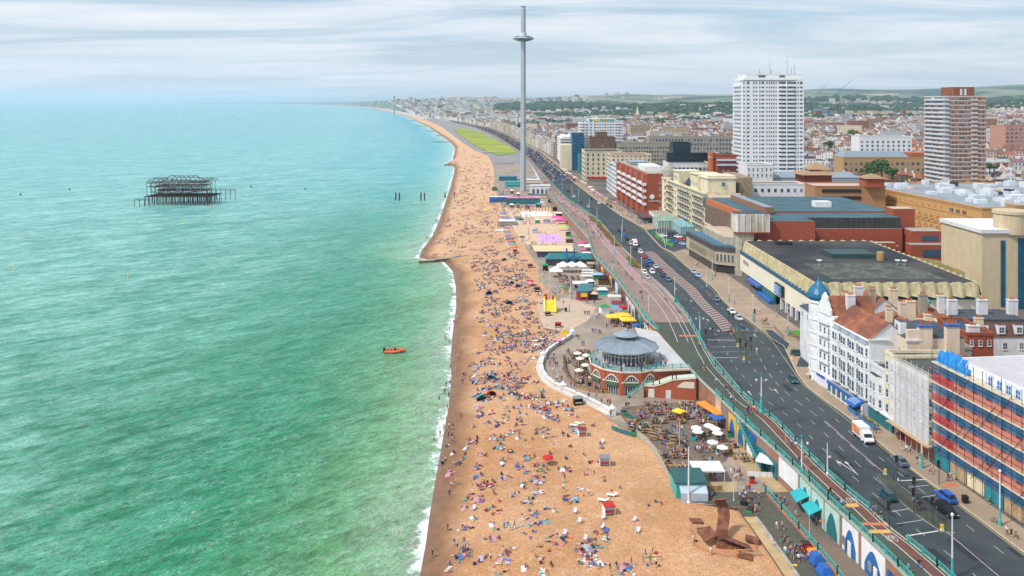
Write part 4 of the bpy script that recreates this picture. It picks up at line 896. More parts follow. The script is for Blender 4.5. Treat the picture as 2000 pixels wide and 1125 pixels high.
def brick_tower():
 t=thing('brick_tower_block','brown brick tower block with white balconies and a rust-coloured rooftop room','tower block',(303,572,12));x0,x1,y0,y1=303,331,572,602;zt=83.5;fl=3.05
 part('wall',MB().box(x0,x1,y0,y1,12,zt),t,[mat('brown_brick_pale',(.40,.21,.12),.8,.12)]);n=21
 ww=mat('balcony_white',(.62,.64,.68),.6,.06)
 for i in range(n):
  z=zt-.35-i*fl
  part('floor_line',MB().box(x0-.1,x1+.1,y0-.12,y1,z-.2,z+.25),t,[WHITE2])
  if z>18:
   part('balcony',MB().prism([(x0-.1,y0+3),(x0-1.6,y0+5),(x0-1.6,y1-3),(x0-.1,y1-1)],z-fl+.3,z-fl+1.5),t,[ww]);part('balcony',MB().box(x0-.9,x0+2,y0-.9,y0+3,z-fl+.3,z-fl+1.4),t,[ww])
   part('corner_glazing',MB().box(x0-.3,x0+2,y0-.3,y0+3,z-fl+1.5,z-.3),t,[GL2])
   part('bay_balcony',MB().box(x0+17.5,x0+21.8,y0-.7,y0,z-fl+.3,z-fl+1.2),t,[ww if i%3==0 else METAL])
 for A,Bp,xs in(((x0+3,y0),(x1,y0),(.08,.17,.28,.36,.44,.54,.68,.82,.92)),((x0,y1),(x0,y0+3),(.1,.2,.3,.4,.5,.6,.7,.8,.9))):
  for fx in xs:
   zs=[zt-.35-i*fl-2.3 for i in range(n-1)];p=Vector(A).lerp(Vector(Bp),fx);dn=(Vector(Bp)-Vector(A)).normalized()*1.2
   joined_windows(t,'window_column',tuple(p-dn),tuple(p+dn),zs,1,1.5 if A[0]>x0 else 2.6,1.35,[GLASS,GL2 if A[0]>x0 else ww],.12,.5,.93)
 part('rooftop_room',MB().box(x0+7,x0+21.5,y0+3,y0+20,zt+.1,zt+6.3),t,[mat('rust_cladding',(.30,.11,.06),.8,.25,.8,streak=.4)]);part('rooftop_door',MB().box(x0+11.5,x0+13,y0+2.9,y0+3,zt+.5,zt+5),t,[METAL]);part('rooftop_door',MB().box(x0+14.4,x0+16,y0+2.9,y0+3,zt+.5,zt+5),t,[METAL])
 part('mast',MB().tube((x0+11,y0+6,zt+6),(x0+11,y0+6,zt+11),.1,4),t,[METAL])
brick_tower()
# ---- hotels along the front
def grand_hotel():
 t=thing('cream_grand_hotel','ornate cream seafront hotel with iron balconies and a grey corner dome','hotel',(98,512,6));A,B1=(97,512),(102.5,432)
 p=[A,B1,(121,433.5),(121,512)];part('wall',MB().prism(p,6,31,0,1),t,[CREAM,ROOFD]);d=Vector((B1[0]-A[0],B1[1]-A[1]));ln=d.length;d.normalize();o=Vector((d.y,-d.x));at=lambda s,off=0:tuple(Vector(A)+d*s+o*off)
 bal=mat('balcony_iron',(.05,.06,.06),.6,.3,2)
 for f in range(6):
  z=8+f*3.8
  wrow(t,at(0),at(ln),z+.3,22,1.3,2.3)
  if f:
   for s0,s1 in((2,16),(28,52),(58,ln-3)):part('balcony',MB().obox(at(s0,.7),at(s1,.7),1.2,z-.3,z-.1,1).obox(at(s0,1.25),at(s1,1.25),.12,z-.1,z+.9),t,[bal,CREAM])
  part('cornice',MB().obox(at(0,.15),at(ln,.15),.5,z+3.0,z+3.3),t,[CREAM])
 part('main_cornice',MB().obox(at(-.5,.4),at(ln+.5,.4),1.2,30.4,31.4),t,[CREAM])
 for s0,s1,zz in((16,28,38.5),(52,66,40)):
  part('pavilion',MB().prism([at(s0,.3),at(s1,.3),at(s1,-13),at(s0,-13)],31,zz,0,0),t,[CREAM]);a,b2=at(s0,.6),at(s1,.6);part('pavilion_cornice',MB().obox(a,b2,.8,zz-.6,zz),t,[CREAM])
  wrow(t,at(s0,.3),at(s1,.3),33,4,1.2,2.4)
 part('near_pavilion',MB().prism([at(ln-14,-1),at(ln-.5,-1),at(ln-.5,-16),at(ln-14,-16)],31,40.2),t,[CREAM]);part('pavilion_cornice',MB().prism([at(ln-14.5,-.4),at(ln,-.4),at(ln,-16.5),at(ln-14.5,-16.5)],38.6,39.3),t,[mat('cream_trim',(.78,.70,.52),.7,0)])
 part('blue_roof_cone',MB().hip(*(lambda q:(q[0],q[0]+5,q[1]-5,q[1]+1))(at(ln-18,-1)),31.3,35,0,0,.45),t,[ROOFD]);part('blue_roof_cone',MB().hip(*(lambda q:(q[0],q[0]+5,q[1]-5,q[1]+1))(at(34,-1)),31.3,35,0,0,.45),t,[ROOFD])
 c=at(-2,-2);part('corner_turret',MB().lathe([(5.4,6),(5.4,31.5),(5.8,31.5),(5.8,32.4),(4.6,32.4)],16,c),t,[CREAM])
 part('dome',MB().lathe([(4.6,32.4),(4.7,34),(4.2,36.6),(2.8,38.8),(1,40),(.5,41.2),(0,41.8)],16,c),t,[mat('dome_grey',(.32,.32,.28),.7,.15)])
 for z in range(9,31,4):
  for a in(-2.9,-2.3,-1.8):obj('window',wmesh(1.2,2.2),t,(c[0]+5.35*math.cos(a),c[1]+5.35*math.sin(a),z),a+PI/2,world=True)
 wrow(t,(106,432.4),(120,433.4),25,2,1.2,2);wrow(t,(103.5,432.1),(120,433.4),34.5,1,2,2.2)
 part('rear_stack',MB().box(121,128,436,470,6,39),t,[mat('brown_render',(.30,.22,.15),.8,.2)]);part('low_front_block',MB().box(103,121.5,424,432,6,30,0,1),t,[PINKC,PALEC])
 for i,(u,v,m,lab) in enumerate(((1300,441,mat('green_glazing',(.25,.38,.30),.25,.2),'pale green glass conservatory at the foot of the cream grand hotel'),(1335,452,mat('aqua_glazing',(.20,.42,.46),.25,.2),'aqua glazed entrance pavilion in front of the beige wing'))):
  x,y,_=P(u,v,6);g=thing('glass_conservatory',lab,'conservatory',(x,y,6));w,dd=(6,8) if i==0 else(4,11)
  part('glazed_wall',MB().box(x-w,x+w,y-dd,y+dd,6,10),g,[m]);part('glazed_roof',MB().hip(x-w,x+w,y-dd,y+dd,10,12.6,0,.2,.45),g,[m]);k=MB()
  for j in range(9):yy=y-dd+2*dd*j/8;k.box(x-w-.08,x-w,yy-.1,yy+.1,6,10)
  for j in range(7):xx=x-w+2*w*j/6;k.box(xx-.1,xx+.1,y-dd-.08,y-dd,6,10)
  part('white_rib',k,g,[WHITE])
grand_hotel()
def brick_hotel():
 t=thing('red_brick_hotel','large red brick seafront hotel with white window bands and a circular emblem','hotel',(83,600,6));A,B1=(80.2,622),(84.5,512)
 p=[A,B1,(98.5,513),(98.5,622)];part('wall',MB().prism(p,6,34.5,0,1),t,[BRICKR,CONC]);d=Vector((B1[0]-A[0],B1[1]-A[1]));ln=d.length;d.normalize();o=Vector((d.y,-d.x));at=lambda s,off=0:tuple(Vector(A)+d*s+o*off)
 for k in range(6):
  s=4+k*(ln-12)/5;part('projecting_bay',MB().prism([at(s),at(s+.6,1.8),at(s+5.4,1.8),at(s+6)],8,33.5),t,[BRICKR])
 for z in(14.5,18.6,22.7,26.8):
  for k in range(6):s=4+k*(ln-12)/5;part('white_band',MB().obox(at(s+5.5,1.3),at(min(ln,s+21),1.3),1.6,z,z+1.5),t,[WHITE2]);wrow(t,at(s+.6,1.8),at(s+5.4,1.8),z-.2,2,1.6,1.8)
 wrow(t,at(2),at(ln-2),30.6,18,1.6,1.6)
 wrow(t,(91,512.4),(94,512.6),12,1,1.1,1.6)
 for z in(16,20,24,28):wrow(t,(91,512.4),(94,512.6),z,1,1.1,1.6)
 part('rooftop_room',MB().box(86,97,530,560,34.5,37.5),t,[WHITE2]);part('rooftop_room',MB().box(84,96,580,600,34.5,37),t,[GL2])
 em=part('emblem',MB().tube((87.6,511.9,20),(87.6,512.15,20),1.5,20),t,[WHITE]);obj('emblem_disc',MB().tube((87.6,511.8,20),(87.6,511.95,20),1.15,20),em,tuple(-a for a in t.location),mats=[cl('navy')])
 text('DOUBLETREE',1.05,(88.6,511.9,17.0),0,WHITE,t,.05)
 part('podium',MB().box(85.5,99,492,512,6,11.5,0,1),t,[WHITE2,CONC]);part('dark_canopy',MB().box(78.5,86,494,520,8.6,9.6,0,1),t,[BLACK,mat('maroon_roof',(.14,.06,.07),.8,.2)]);part('dark_cafe',MB().box(80,85.5,496,518,6,8.6),t,[TEALD])
brick_hotel()
def box_building(name,lab,cat,poly,z0,z1,wm,rm=ROOFF,em=None,rows_=(),group=None):
 x,y=poly[0];t=thing(name,lab,cat,(x,y,z0),group)
 part('wall',MB().prism(poly,z0-4,z1),t,[wm]);parapet_roof(t,poly,z1,rm,em or wm)
 for(i,j,zs,n,w,h) in rows_:joined_windows(t,'window',poly[i],poly[j],zs,n,w,h,[GLASS,GL2])
 return t
rng=lambda a,b2,s:list(np.arange(a,b2,s))
BG2=mat('blue_glass_tower',(.015,.10,.20),.25,.3,.3)
def front_row():
 b=box_building
 b('white_hotel','tall narrow white hotel with stacked bays beside the red brick hotel','hotel',[(79.5,655),(80,628),(100,628),(100,655)],6,31,WHITE,rows_=[(0,1,rng(8,30,3.4),7,1.5,2),(1,2,rng(9,30,3.4),4,1.2,1.7)])
 b('white_hotel','smaller white hotel beyond the narrow one on the seafront','hotel',[(79.5,690),(79.5,657),(100,657),(100,690)],6,27,WHITE2,rows_=[(0,1,rng(8,26,3.4),9,1.5,2),(1,2,rng(9,26,3.4),4,1.2,1.7)])
 b('cream_hotel','buff hotel with flat brown top behind the white hotels','hotel',[(84,725),(84,694),(118,694),(118,725)],6,34,CREAM,BRICKB,rows_=[(0,1,rng(8,33,3.4),9,1.4,2),(1,2,rng(9,33,3.4),9,1.3,1.8)])
 t=b('cream_hotel','cream hotel with red awnings and tall corner pavilion','hotel',[(68,800),(68,760),(102,760),(102,800)],6,33,CREAM,rows_=[(0,1,rng(8,32,4.2),10,1.5,2.4),(1,2,rng(8,32,4.2),7,1.5,2.4)])
 part('red_awning',MB().box(70,100,758,760,8.5,10),t,[cl('red')])
 t=b('brown_block','brown brick tower room rising behind the cream hotels','building',[(79,850),(79,832),(105,832),(105,850)],6,43,mat('dark_brown_brick',(.17,.10,.06),.8,.2),rows_=[(1,2,rng(30,42,4),3,1.6,2)])
 part('upper_step',MB().box(86,97,834,848,43,49),t,[mat('dark_brown_brick',(.17,.10,.06),.8,.2)])
 b('grey_office','long grey office block with ribbon windows left of the rust brick one','building',[(106,848),(106,830),(160,830),(160,848)],8,37,CONC,rows_=[(1,2,rng(16,36,4),20,1.6,2)])
 t=b('blue_glass_tower','dark blue glass tower on the seafront beside the big white balconied block','tower block',[(64.5,905),(64.5,880),(77,880),(77,905)],6,45,BG2)
 k=MB()
 for z in rng(8,45,3):k.box(64.4,77.1,879.9,905,z,z+.3)
 part('floor_line',k,t,[mat('blue_line',(.03,.2,.3),.5,0)]);part('white_end_wall',MB().box(52.5,64.4,884,900,2,33),t,[CREAM]);b('teal_block','small teal glazed building at the foot of the blue glass tower','building',[(69.5,868),(69.5,845),(80,845),(80,868)],6,25,mat('teal_glazing',(.03,.22,.26),.3,.2))
 t=thing('white_balconied_block','broad white tower block with curved balcony bands and a coloured rooftop strip','tower block',(72,880,6));x0,x1,y0,y1=76,121,900,925
 part('core',MB().box(x0,x1,y0,y1,2,58),t,[mat('tower_glazing',(.13,.17,.24),.3,.55,.35)])
 for i in range(17):z=6.5+i*3.1;part('floor_band',MB().box(x0-.4,x1+.4,y0-.4,y1,z-.9,z+.8),t,[WHITE]);part('balcony_band',MB().box(x0-1.4,x0+6,y0-1.2,y1,z-.8,z+.5),t,[WHITE]);part('balcony_band',MB().box(x1-7,x1+1,y0-1.2,y1,z-.8,z+.5),t,[WHITE])
 pm=MB();x=x0
 while x<x1:w=R.choice([1.2,2.4]);pm.box(x,min(x1,x+w),y0-.3,y0+.4,4,58);x+=w+R.choice([1.4,2.2])
 part('window_pier',pm,t,[WHITE],kind='stuff');part('roof_room',MB().box(x0+8,x1-6,y0+2,y1,58,61),t,[WHITE2])
 for i,c in enumerate(('teal','yellow','yellow','teal','orange','teal','teal')):part('coloured_panel',MB().box(x0+9+i*4,x0+12.6+i*4,y0+1.7,y0+2,58.4,60.8),t,[paint(c)])
 t=thing('curved_white_flats','long white flats with horizontal balcony strips running along the seafront','building',(62,1000,6));part('core',MB().box(60,92,1000,1070,2,34),t,[mat('tower_glazing',(.13,.17,.24),.3,.55,.35)])
 for i in range(10):z=7+i*3.1;part('floor_band',MB().box(58.8,92.5,999,1070,z-.8,z+.7),t,[WHITE])
 part('roof',MB().box(62,90,1003,1068,36,37.5),t,[WHITE2])
 b('modern_office','dark glass and white office block with a tall brick chimney drum beside it','building',[(118,640),(118,615),(149,615),(149,640)],6,33,WHITE,STEEL,rows_=[(1,2,rng(12,32,4),10,2.2,2.2)])
 b('dark_glass_box','black glass rooftop block behind the domed cream hotel','building',[(126,655),(126,641.5),(140,641.5),(140,655)],12,47,mat('black_glass',(.012,.035,.05),.2,.1));b('dark_glass_box','wide lower black glass storey in front of the dark rooftop block','building',[(120,641),(120,634),(152,634),(152,641)],12,39,mat('black_glass',(.012,.035,.05),.2,.1))
 t=b('red_brick_flats','red brick flats with blue-white balconies left of the tallest white tower','building',[(150,618),(150,600),(180,600),(180,618)],8,40,BRICKR,rows_=[(1,2,rng(14,32,3.5),9,1.4,1.8)])
 for z in(33,36.5):part('balcony',MB().box(150,180,598.6,600,z-.3,z+1),t,[mat('pale_blue_panel',(.5,.6,.72),.6,.05)])
 t=thing('brick_drum','round orange-brown brick tower drum beside the dark glass office','tower',(147,612,6));part('drum',MB().lathe([(2.6,6),(2.6,42),(0,42)],14,(147.5,606)),t,[BRICKO]);part('drum_ring',MB().lathe([(2.8,38),(2.8,39),(2.6,39)],14,(147.5,606)),t,[CONC])
 b('long_grey_flats','long grey concrete flats behind the dark glass office block','building',[(162,985),(162,970),(260,970),(260,985)],10,38,CONC,rows_=[(1,2,rng(18,37,5),26,2,2.6)])
 b('white_rear_wing','white wing with square windows and a mossy brown roof behind the conference halls','building',[(128,462),(128,448),(160,448),(160,462)],8,34,WHITE,mat('brown_moss_roof',(.20,.13,.06),.9,.3,.4),rows_=[(1,2,[30],9,1.4,1.8)])
 t=b('brown_stepped_building','stepped brown brick car park with pale pink decks','building',[(172,486),(172,465),(212,465),(212,486)],8,31,mat('ochre_brick',(.42,.22,.10),.8,.1),mat('pink_deck',(.55,.40,.34),.8,.1))
 for z in(24,28):part('deck_opening',MB().box(176,198,464.6,465,z,z+1.8),t,[BLACK])
 part('corner_cabin',MB().box(200,210,462,472,31,36),t,[BRICKR]);part('cabin_roof',MB().hip(200,210,462,472,36,38.6,0,1,.48),t,[mat('tan_roof',(.34,.22,.13),.8,.1)])
 t=thing('pagoda_roof_building','brick pavilion with two stacked tan pyramid roofs beside the white annexe','building',(186,520,8));part('wall',MB().box(186,203,520,538,6,33),t,[BRICKR]);part('lower_roof',MB().hip(184,205,518,540,33,36,0,1,.4),t,[mat('tan_roof',(.34,.22,.13),.8,.1)]);part('upper_roof',MB().hip(191,203,524,536,36,40.5,0,1,.48),t,[mat('tan_roof',(.34,.22,.13),.8,.1)])
 t=b('tan_apartment_block','tan apartment building with grey mansard roof between the two tower blocks','building',[(275,700),(275,680),(352,680),(352,700)],14,33,mat('tan_render',(.46,.30,.15),.8,.1),rows_=[(1,2,[22,27],18,2,2.2)]);part('mansard',MB().hip(275,330,681,700,33.5,38,0,0,.2),t,[ROOFG]);part('red_block',MB().box(331,350,681,700,33.5,37),t,[TERRA])
 b('white_clinic','white flat-roofed block with dark windows left of the brick tower block','building',[(352,850),(352,830),(405,830),(405,850)],18,44,WHITE,rows_=[(1,2,rng(26,42,4),10,2,2)])
 b('pink_grey_office','grey-blue office slab with a pink end wall in the middle of town','building',[(372,1220),(372,1190),(425,1190),(425,1220)],20,48,mat('grey_blue_render',(.30,.36,.40),.7,.1))
 b('red_white_flats','red and white striped flats at the right edge beyond the green hill','building',[(560,960),(560,930),(640,930),(640,960)],24,52,mat('pink_brick',(.50,.26,.20),.8,.1),rows_=[(1,2,rng(34,52,4.5),16,2.6,1.8)])
front_row()
# ---- observation tower
def obs_tower():
 x,y,_=P(1022,373,0);t=thing('observation_tower','very tall slender metal tower with a ring-shaped glass viewing pod','tower',(x,y,0))
 cladm=mat('brushed_cladding',(.50,.53,.58),.4,.06,.3,metal=.15);z=0
 for i in range(27):z1=min(164,z+6.1);part('shaft_section',MB().lathe([(2.55-.018*i,z),(2.53-.018*i,z1-.12),(2.35-.018*i,z1-.12),(2.35-.018*i,z1)],18,(x,y)),t,[cladm]);z=z1
 part('shaft_rail',MB().box(x+1.2,x+1.9,y-2.6,y-2.1,0,163),t,[mat('rail_grey',(.16,.18,.21),.5,0)]);part('shaft_rail',MB().box(x-2.2,x-1.6,y-2.3,y-1.9,0,163),t,[METAL]);part('shaft_cap',MB().lathe([(2.2,163.9),(2.2,164.6),(0,164.6)],16,(x,y)),t,[STEEL])
 pz=136;g=mat('pod_mirror_glass',(.10,.26,.28),.12,.8,.5,metal=.5,dark=(.5,.62,.66));prof=[(2.8,pz+2.4),(6,pz+2.2),(8.6,pz+1.3),(9.5,pz),(8.6,pz-1.2),(6,pz-2.2),(2.8,pz-2.8)]
 pod=thing('pod',None,None);pod.parent=t;pod.location=(0,0,0)
 for i in range(24):
  mb=MB()
  for(r0,z0),(r1,z1_) in zip(prof,prof[1:]):
   a0,a1=2*PI*i/24+.012,2*PI*(i+1)/24-.012
   mb.face([(r0*math.cos(a0),r0*math.sin(a0),z0),(r0*math.cos(a1),r0*math.sin(a1),z0),(r1*math.cos(a1),r1*math.sin(a1),z1_),(r1*math.cos(a0),r1*math.sin(a0),z1_)][::-1])
  obj('glass_panel',mb,pod,mats=[g])
 obj('pod_rim',MB().lathe([(9.3,pz-.35),(9.75,pz-.2),(9.75,pz+.2),(9.3,pz+.35)],32),pod,mats=[METAL]);obj('pod_collar',MB().lathe([(3.2,pz+2),(3.0,pz+5.2),(2.6,pz+5.2)],16),pod,mats=[METAL])
obs_tower()
# ---- burnt pier wreck out at sea, and the line of leftover piles
def pier():
 t=thing('pier_ruin','rusted skeleton of a burnt pier pavilion standing in the sea','pier',(-268,665,-3));rr=random.Random(5)
 x0,x1,y0,y1=-292,-241,652,675
 for y in(652,658,664,670,675):
  for i in range(15):
   x=x0+(x1-x0)*i/14;part('pile',MB().tube((x,y,-4.5),(x+rr.uniform(-.3,.3),y,4.2),.28,5),t,[RUSTD])
 for y in(652,658,664,670,675):part('deck_beam',MB().box(x0-1,x1+1,y-.25,y+.25,3.6,4.3),t,[RUSTD])
 for i in range(15):x=x0+(x1-x0)*i/14;part('cross_beam',MB().box(x-.2,x+.2,y0,y1,3.5,4.1),t,[RUSTD])
 RS=mat('burnt_iron_red',(.10,.035,.025),.85,.5,.5,dark=(.02,.015,.02))
 for lv,(z0,z1) in enumerate(((4.2,8.2),(8.2,11.6),(11.6,15.2))):
  for y in(653,660,667,674):
   for i in range(13):
    x=x0+1+(x1-x0-4)*i/12
    if rr.random()<.86:part('column',MB().tube((x,y,z0),(x+rr.uniform(-.5,.5),y+rr.uniform(-.4,.4),z1),.2,5),t,[RS if rr.random()<.4 else RUSTD])
   if rr.random()<.95:part('floor_girder',MB().tube((x0+rr.uniform(0,9),y,z1+rr.uniform(-1,.3)),(x1-rr.uniform(0,9),y,z1+rr.uniform(-1,.3)),.28,5),t,[RS])
  for k in range(26):
   a=(rr.uniform(x0+3,x1-3),rr.uniform(652,675),z1+rr.uniform(-.6,.4));b2=(a[0]+rr.uniform(-8,8),a[1]+rr.uniform(-6,6),a[2]+rr.uniform(-2.6,1))
   part('fallen_girder',MB().tube(a,b2,.2,4),t,[RS if rr.random()<.6 else RUSTD])
 for lv in(8.4,12.0):
  for k in range(10):
   xx=x0+6+k*4;part('buckled_plate',MB().box(xx,xx+rr.uniform(2,4),654+rr.uniform(0,8),671,lv,lv+.25),t,[RS])
 for i in range(14):
  x=x0+1+(x1-x0-2)*i/13;top=17.4+(2.2 if 3<i<10 else 0)+rr.uniform(-.3,.3);pts=[]
  for j in range(9):a=PI*j/8;pts.append((x,664-11*math.cos(a),14.6+(top-14.6)*math.sin(a)))
  mb=MB()
  for p,q in zip(pts,pts[1:]):mb.tube(p,q,.2,4)
  part('roof_arch',mb,t,[RUSTD])
 for y,zz in((654,15.8),(664,18.2),(674,15.6)):
  pts=[(x0+1+(x1-x0-2)*i/13,y,zz+(1.4 if 3<i<10 else-.3)) for i in range(14)];mb=MB()
  for p,q in zip(pts,pts[1:]):mb.tube(p,q,.2,4)
  part('roof_purlin',mb,t,[RUSTD])
 for i in range(10):
  x=x0+2+i*5;mb=MB();pts=[(x+2*math.cos(PI*j/6)*1.0,652.5,12.5+3*math.sin(PI*j/6)) for j in range(7)]
  for p,q in zip(pts,pts[1:]):mb.tube(p,q,.14,4)
  part('window_arch',mb,t,[RUSTD])
 for(xa,xb,y,z,n) in((-298,-286,646,2.2,4),(-258,-234,692,5.2,7)):
  part('walkway',MB().box(xa,xb,y,y+1.5,z-.4,z).box(xa,xb,y,y+.1,z+.9,z+1.05),t,[RUSTD])
  for i in range(n):x=xa+(xb-xa)*i/(n-1);part('pile',MB().tube((x,y+.5,-4),(x,y+.5,z),.25,5),t,[RUSTD]);part('rail_post',MB().box(x-.06,x+.06,y,y+.12,z,z+1),t,[RUSTD])
 part('navigation_post',MB().tube((-240,646,-4),(-240,646,8),.25,5),t,[RUSTD])
 for i,(u,v) in enumerate(((773,391),(780,391.5),(822,391),(829,391.5),(869,387),(887,386))):
  x,y,_=P(u,v,-3);dark=('furthest out to sea','second out to sea','third, nearer the shore','fourth, nearer the shore','standing in the surf','on the dry shingle')[i]
  p=thing('pier_pile','old rusted pier pile standing alone, '+dark,'pile',(x,y,-4),'leftover pier piles');h=7.5 if i<4 else 5.5
  obj('shaft',MB().tube((0,0,-1),(.1,0,h),.55,7),p,mats=[RUSTD]);obj('collar',MB().tube((.1,0,h-.5),(.1,0,h),.72,7),p,mats=[RUST])
pier()
def groyne(pts,name,lab):
 t=thing(name,lab,'groyne',pts[0]);mb=MB()
 for a,b2 in zip(pts,pts[1:]):
  mb.obox(a,b2,2.4,-4.5,min(a[2],b2[2]),0)
  a=b2
 part('wall',mb,t,[mat('groyne_concrete',(.28,.20,.13),.85,.25,.5,dark=(.08,.07,.05))]);mb=MB()
 for a,b2 in zip(pts,pts[1:]):mb.obox(a,b2,2.7,min(a[2],b2[2])+.01,min(a[2],b2[2])+.3,0)
 part('capping',mb,t,[CONC])
groyne([(*P(818,511,-2.2)[:2],-1.9),(*P(850,508,-2)[:2],-1.6),(*P(885,503.5,-1.6)[:2],-1.1),(*P(930,496,-1)[:2],-.7)],'groyne','low concrete groyne running from the shingle into the surf, the nearer one')
groyne([(*P(868,322,-2.2)[:2],-1.7),(*P(890,321,-2)[:2],-1.4),(*P(925,318,-1.6)[:2],-.7)],'groyne','low concrete groyne far along the beach beyond the pier piles')
for i,(u,v) in enumerate(((846,277),(852,265),(834,256),(812,246),(792,236))):
 a,b2=P(u,v,-2.5),P(u+34,v-.6,-1)
 groyne([(a[0],a[1],-1.7),(b2[0],b2[1],-.8)],'groyne','distant timber groyne, number counted along the far shore: '+('first','second','third','fourth','fifth')[i])
# ---- round restaurant on the lower promenade
def round_hall():
 cx,cy=32.2,231.0;t=thing('round_seafront_hall','round red brick seafront restaurant with a ribbed grey conical roof','restaurant',(cx,cy,0))
 BR=mat('hall_brick',(.40,.10,.05),.8,.15,1.5,bump=.2);CR=mat('hall_cream',(.75,.68,.55),.7,.05)
 n=12;r=10.2;a0=-PI/2-PI/n
 ang=lambda i:a0+2*PI*i/n
 pt=lambda i,rr=r:(cx+rr*math.cos(ang(i)),cy+rr*math.sin(ang(i)))
 part('core_wall',MB().lathe([(r-1.2,0),(r-1.2,5.9)],n,(cx,cy),0,a0),t,[STEEL])
 for i in range(-4,5):
  a,b2=Vector(pt(i)),Vector(pt(i+1));d=(b2-a);
  part('brick_pier',MB().obox(a-d*.02,a+d*.14,.9,0,6.1),t,[BR]);part('brick_pier',MB().obox(a+d*.86,a+d*1.02,.9,0,6.1),t,[BR])
  mb=MB();k=10;dn=d.normalized();o=Vector((dn.y,-dn.x))*.3;arc=[(.14+.72*j/k,3.6+1.5*math.sin(PI*j/k)) for j in range(k+1)]
  for(s0,z0),(s1,z1) in zip(arc,arc[1:]):
   p0,p1=a+d*s0+o,a+d*s1+o;mb.face([(p0 .x,p0 .y,z0),(p1 .x,p1 .y,z1),(p1 .x,p1 .y,6.1),(p0 .x,p0 .y,6.1)],0)
   q0,q1=p0+o*.5,p1+o*.5;mb.face([(q0 .x,q0 .y,z0-.02),(q1 .x,q1 .y,z1-.02),(q1 .x,q1 .y,z1+.38),(q0 .x,q0 .y,z0+.38)],1);mb.face([(p0 .x,p0 .y,z0),(q0 .x,q0 .y,z0),(q1 .x,q1 .y,z1),(p1 .x,p1 .y,z1)],1)
  part('arch',mb,t,[BR,CR]);m1,m2=a+d*.16,a+d*.84
  part('glazing',MB().obox(m1,m2,.3,.1,4.9),t,[GLASS])
  k=MB()
  for j in range(6):p=a+d*(.17+.132*j)+o*.8;k.box(p.x-.07,p.x+.07,p.y-.07,p.y+.07,.1,4.6 if 0<j<5 else 3.8)
  part('door_frame',k,t,[CR]);part('gallery',MB().obox(m1+o*2,m2+o*2,.7,2.55,3.35),t,[mat('green_gallery',(.08,.13,.08),.6,.3,2)])
  part('stone_band',MB().obox(a+o,b2+o,.25,3.3,3.5).obox(a-d*.02,a+d*.12,1.1,3.3,3.6),t,[CR])
 part('cornice',MB().lathe([(r-.4,5.9),(r+.45,6.0),(r+.45,6.35),(r-1,6.35)],n,(cx,cy),0,a0),t,[CR]);part('terrace_floor',MB().lathe([(r,6.36),(0,6.37)],n,(cx,cy),0,a0),t,[mat('terrace_grey',(.34,.37,.40),.7,.1,.3)])
 for i in range(-4,4):
  a,b2=Vector(pt(i,r+.15)),Vector(pt(i+1,r+.15));rails(t,a,b2,6.36,1.15,2)
 R1=6.6;part('drum_wall',MB().lathe([(R1,6.36),(R1,10.4)],n,(cx,cy+.6),0,a0),t,[GLASS])
 for i in range(n):
  for f in(0,.33,.66):
   a,b2=pt(i,R1+.08),pt(i+1,R1+.08);x,y=a[0]+(b2[0]-a[0])*f,a[1]+(b2[1]-a[1])*f+.6;part('cream_mullion',MB().box(x-.09,x+.09,y-.09,y+.09,6.36,10.3),t,[CR])
 part('door_head',MB().lathe([(R1+.1,8.6),(R1+.1,8.8)],n,(cx,cy+.6),0,a0),t,[CR])
 rm=mat('standing_seam_roof',(.27,.33,.38),.42,.10,.5,metal=.1)
 for i in range(n):
  q=lambda rr,a,z:(cx+rr*math.cos(a),cy+.6+rr*math.sin(a),z);b0,b1=ang(i),ang(i+1)
  part('roof_panel',MB().face([q(9.2,b0,10.5),q(9.2,b1,10.5),q(2.5,b1,12.7),q(2.5,b0,12.7)]).face([q(9.2,b1,10.5),q(9.2,b0,10.5),q(9.2,b0,10.2),q(9.2,b1,10.2)][::-1]),t,[rm])
  for j in range(7):
   f=j/7;e0=Vector(q(9.2,b0,10.56)).lerp(Vector(q(9.2,b1,10.56)),f);e1=Vector(q(2.5,b0,12.75)).lerp(Vector(q(2.5,b1,12.75)),f);part('roof_seam',MB().tube(e0,e1,.035 if j else .08,3),t,[rm])
 part('soffit',MB().lathe([(R1,10.2),(9.15,10.22)],n,(cx,cy+.6),0,a0),t,[CR]);part('lantern_wall',MB().lathe([(2.5,12.6),(2.5,13.4)],n,(cx,cy+.6),0,a0),t,[STEEL])
 part('lantern_roof',MB().lathe([(3.5,13.3),(3.55,13.45),(1.0,14.4),(.7,14.6),(.7,14.9),(0,15.3)],n,(cx,cy+.6),0,a0),t,[rm])
 wp=[P(1262,722,6.2)[:2],P(1347,719,6.2)[:2],P(1283,648,6.2)[:2],P(1240,640,6.2)[:2],(cx+6,cy+6),(cx+8.5,cy-4)]
 part('wing_wall',MB().prism(wp,0,6.05,0),t,[BR]);part('wing_roof',MB().prism(wp,6.07,6.3,0),t,[mat('pale_paving',(.50,.50,.49),.8,.08,.3,dark=(.42,.42,.42))])
 a,b2=Vector(wp[0]),Vector(wp[1]);rails(t,a,b2,6.3,1.1,5)
 part('wing_coping',MB().obox(a-Vector((0,.2)),b2-Vector((0,.2)),.5,5.7,6.25),t,[CR])
 f0,f1=P(1262,775,0)[:2],P(1360,783,0)[:2];s=[(f0[0]-.6,f0[1]),(f1[0],f1[1])];A,Bq=Vector(s[0]),Vector(s[1]);d=Bq-A
 st=MB();hs=[(0,3.0),(.18,3.0),(.30,3.5),(.55,5.0),(.62,5.2),(1,6.0)]
 o=Vector((0,-.3))
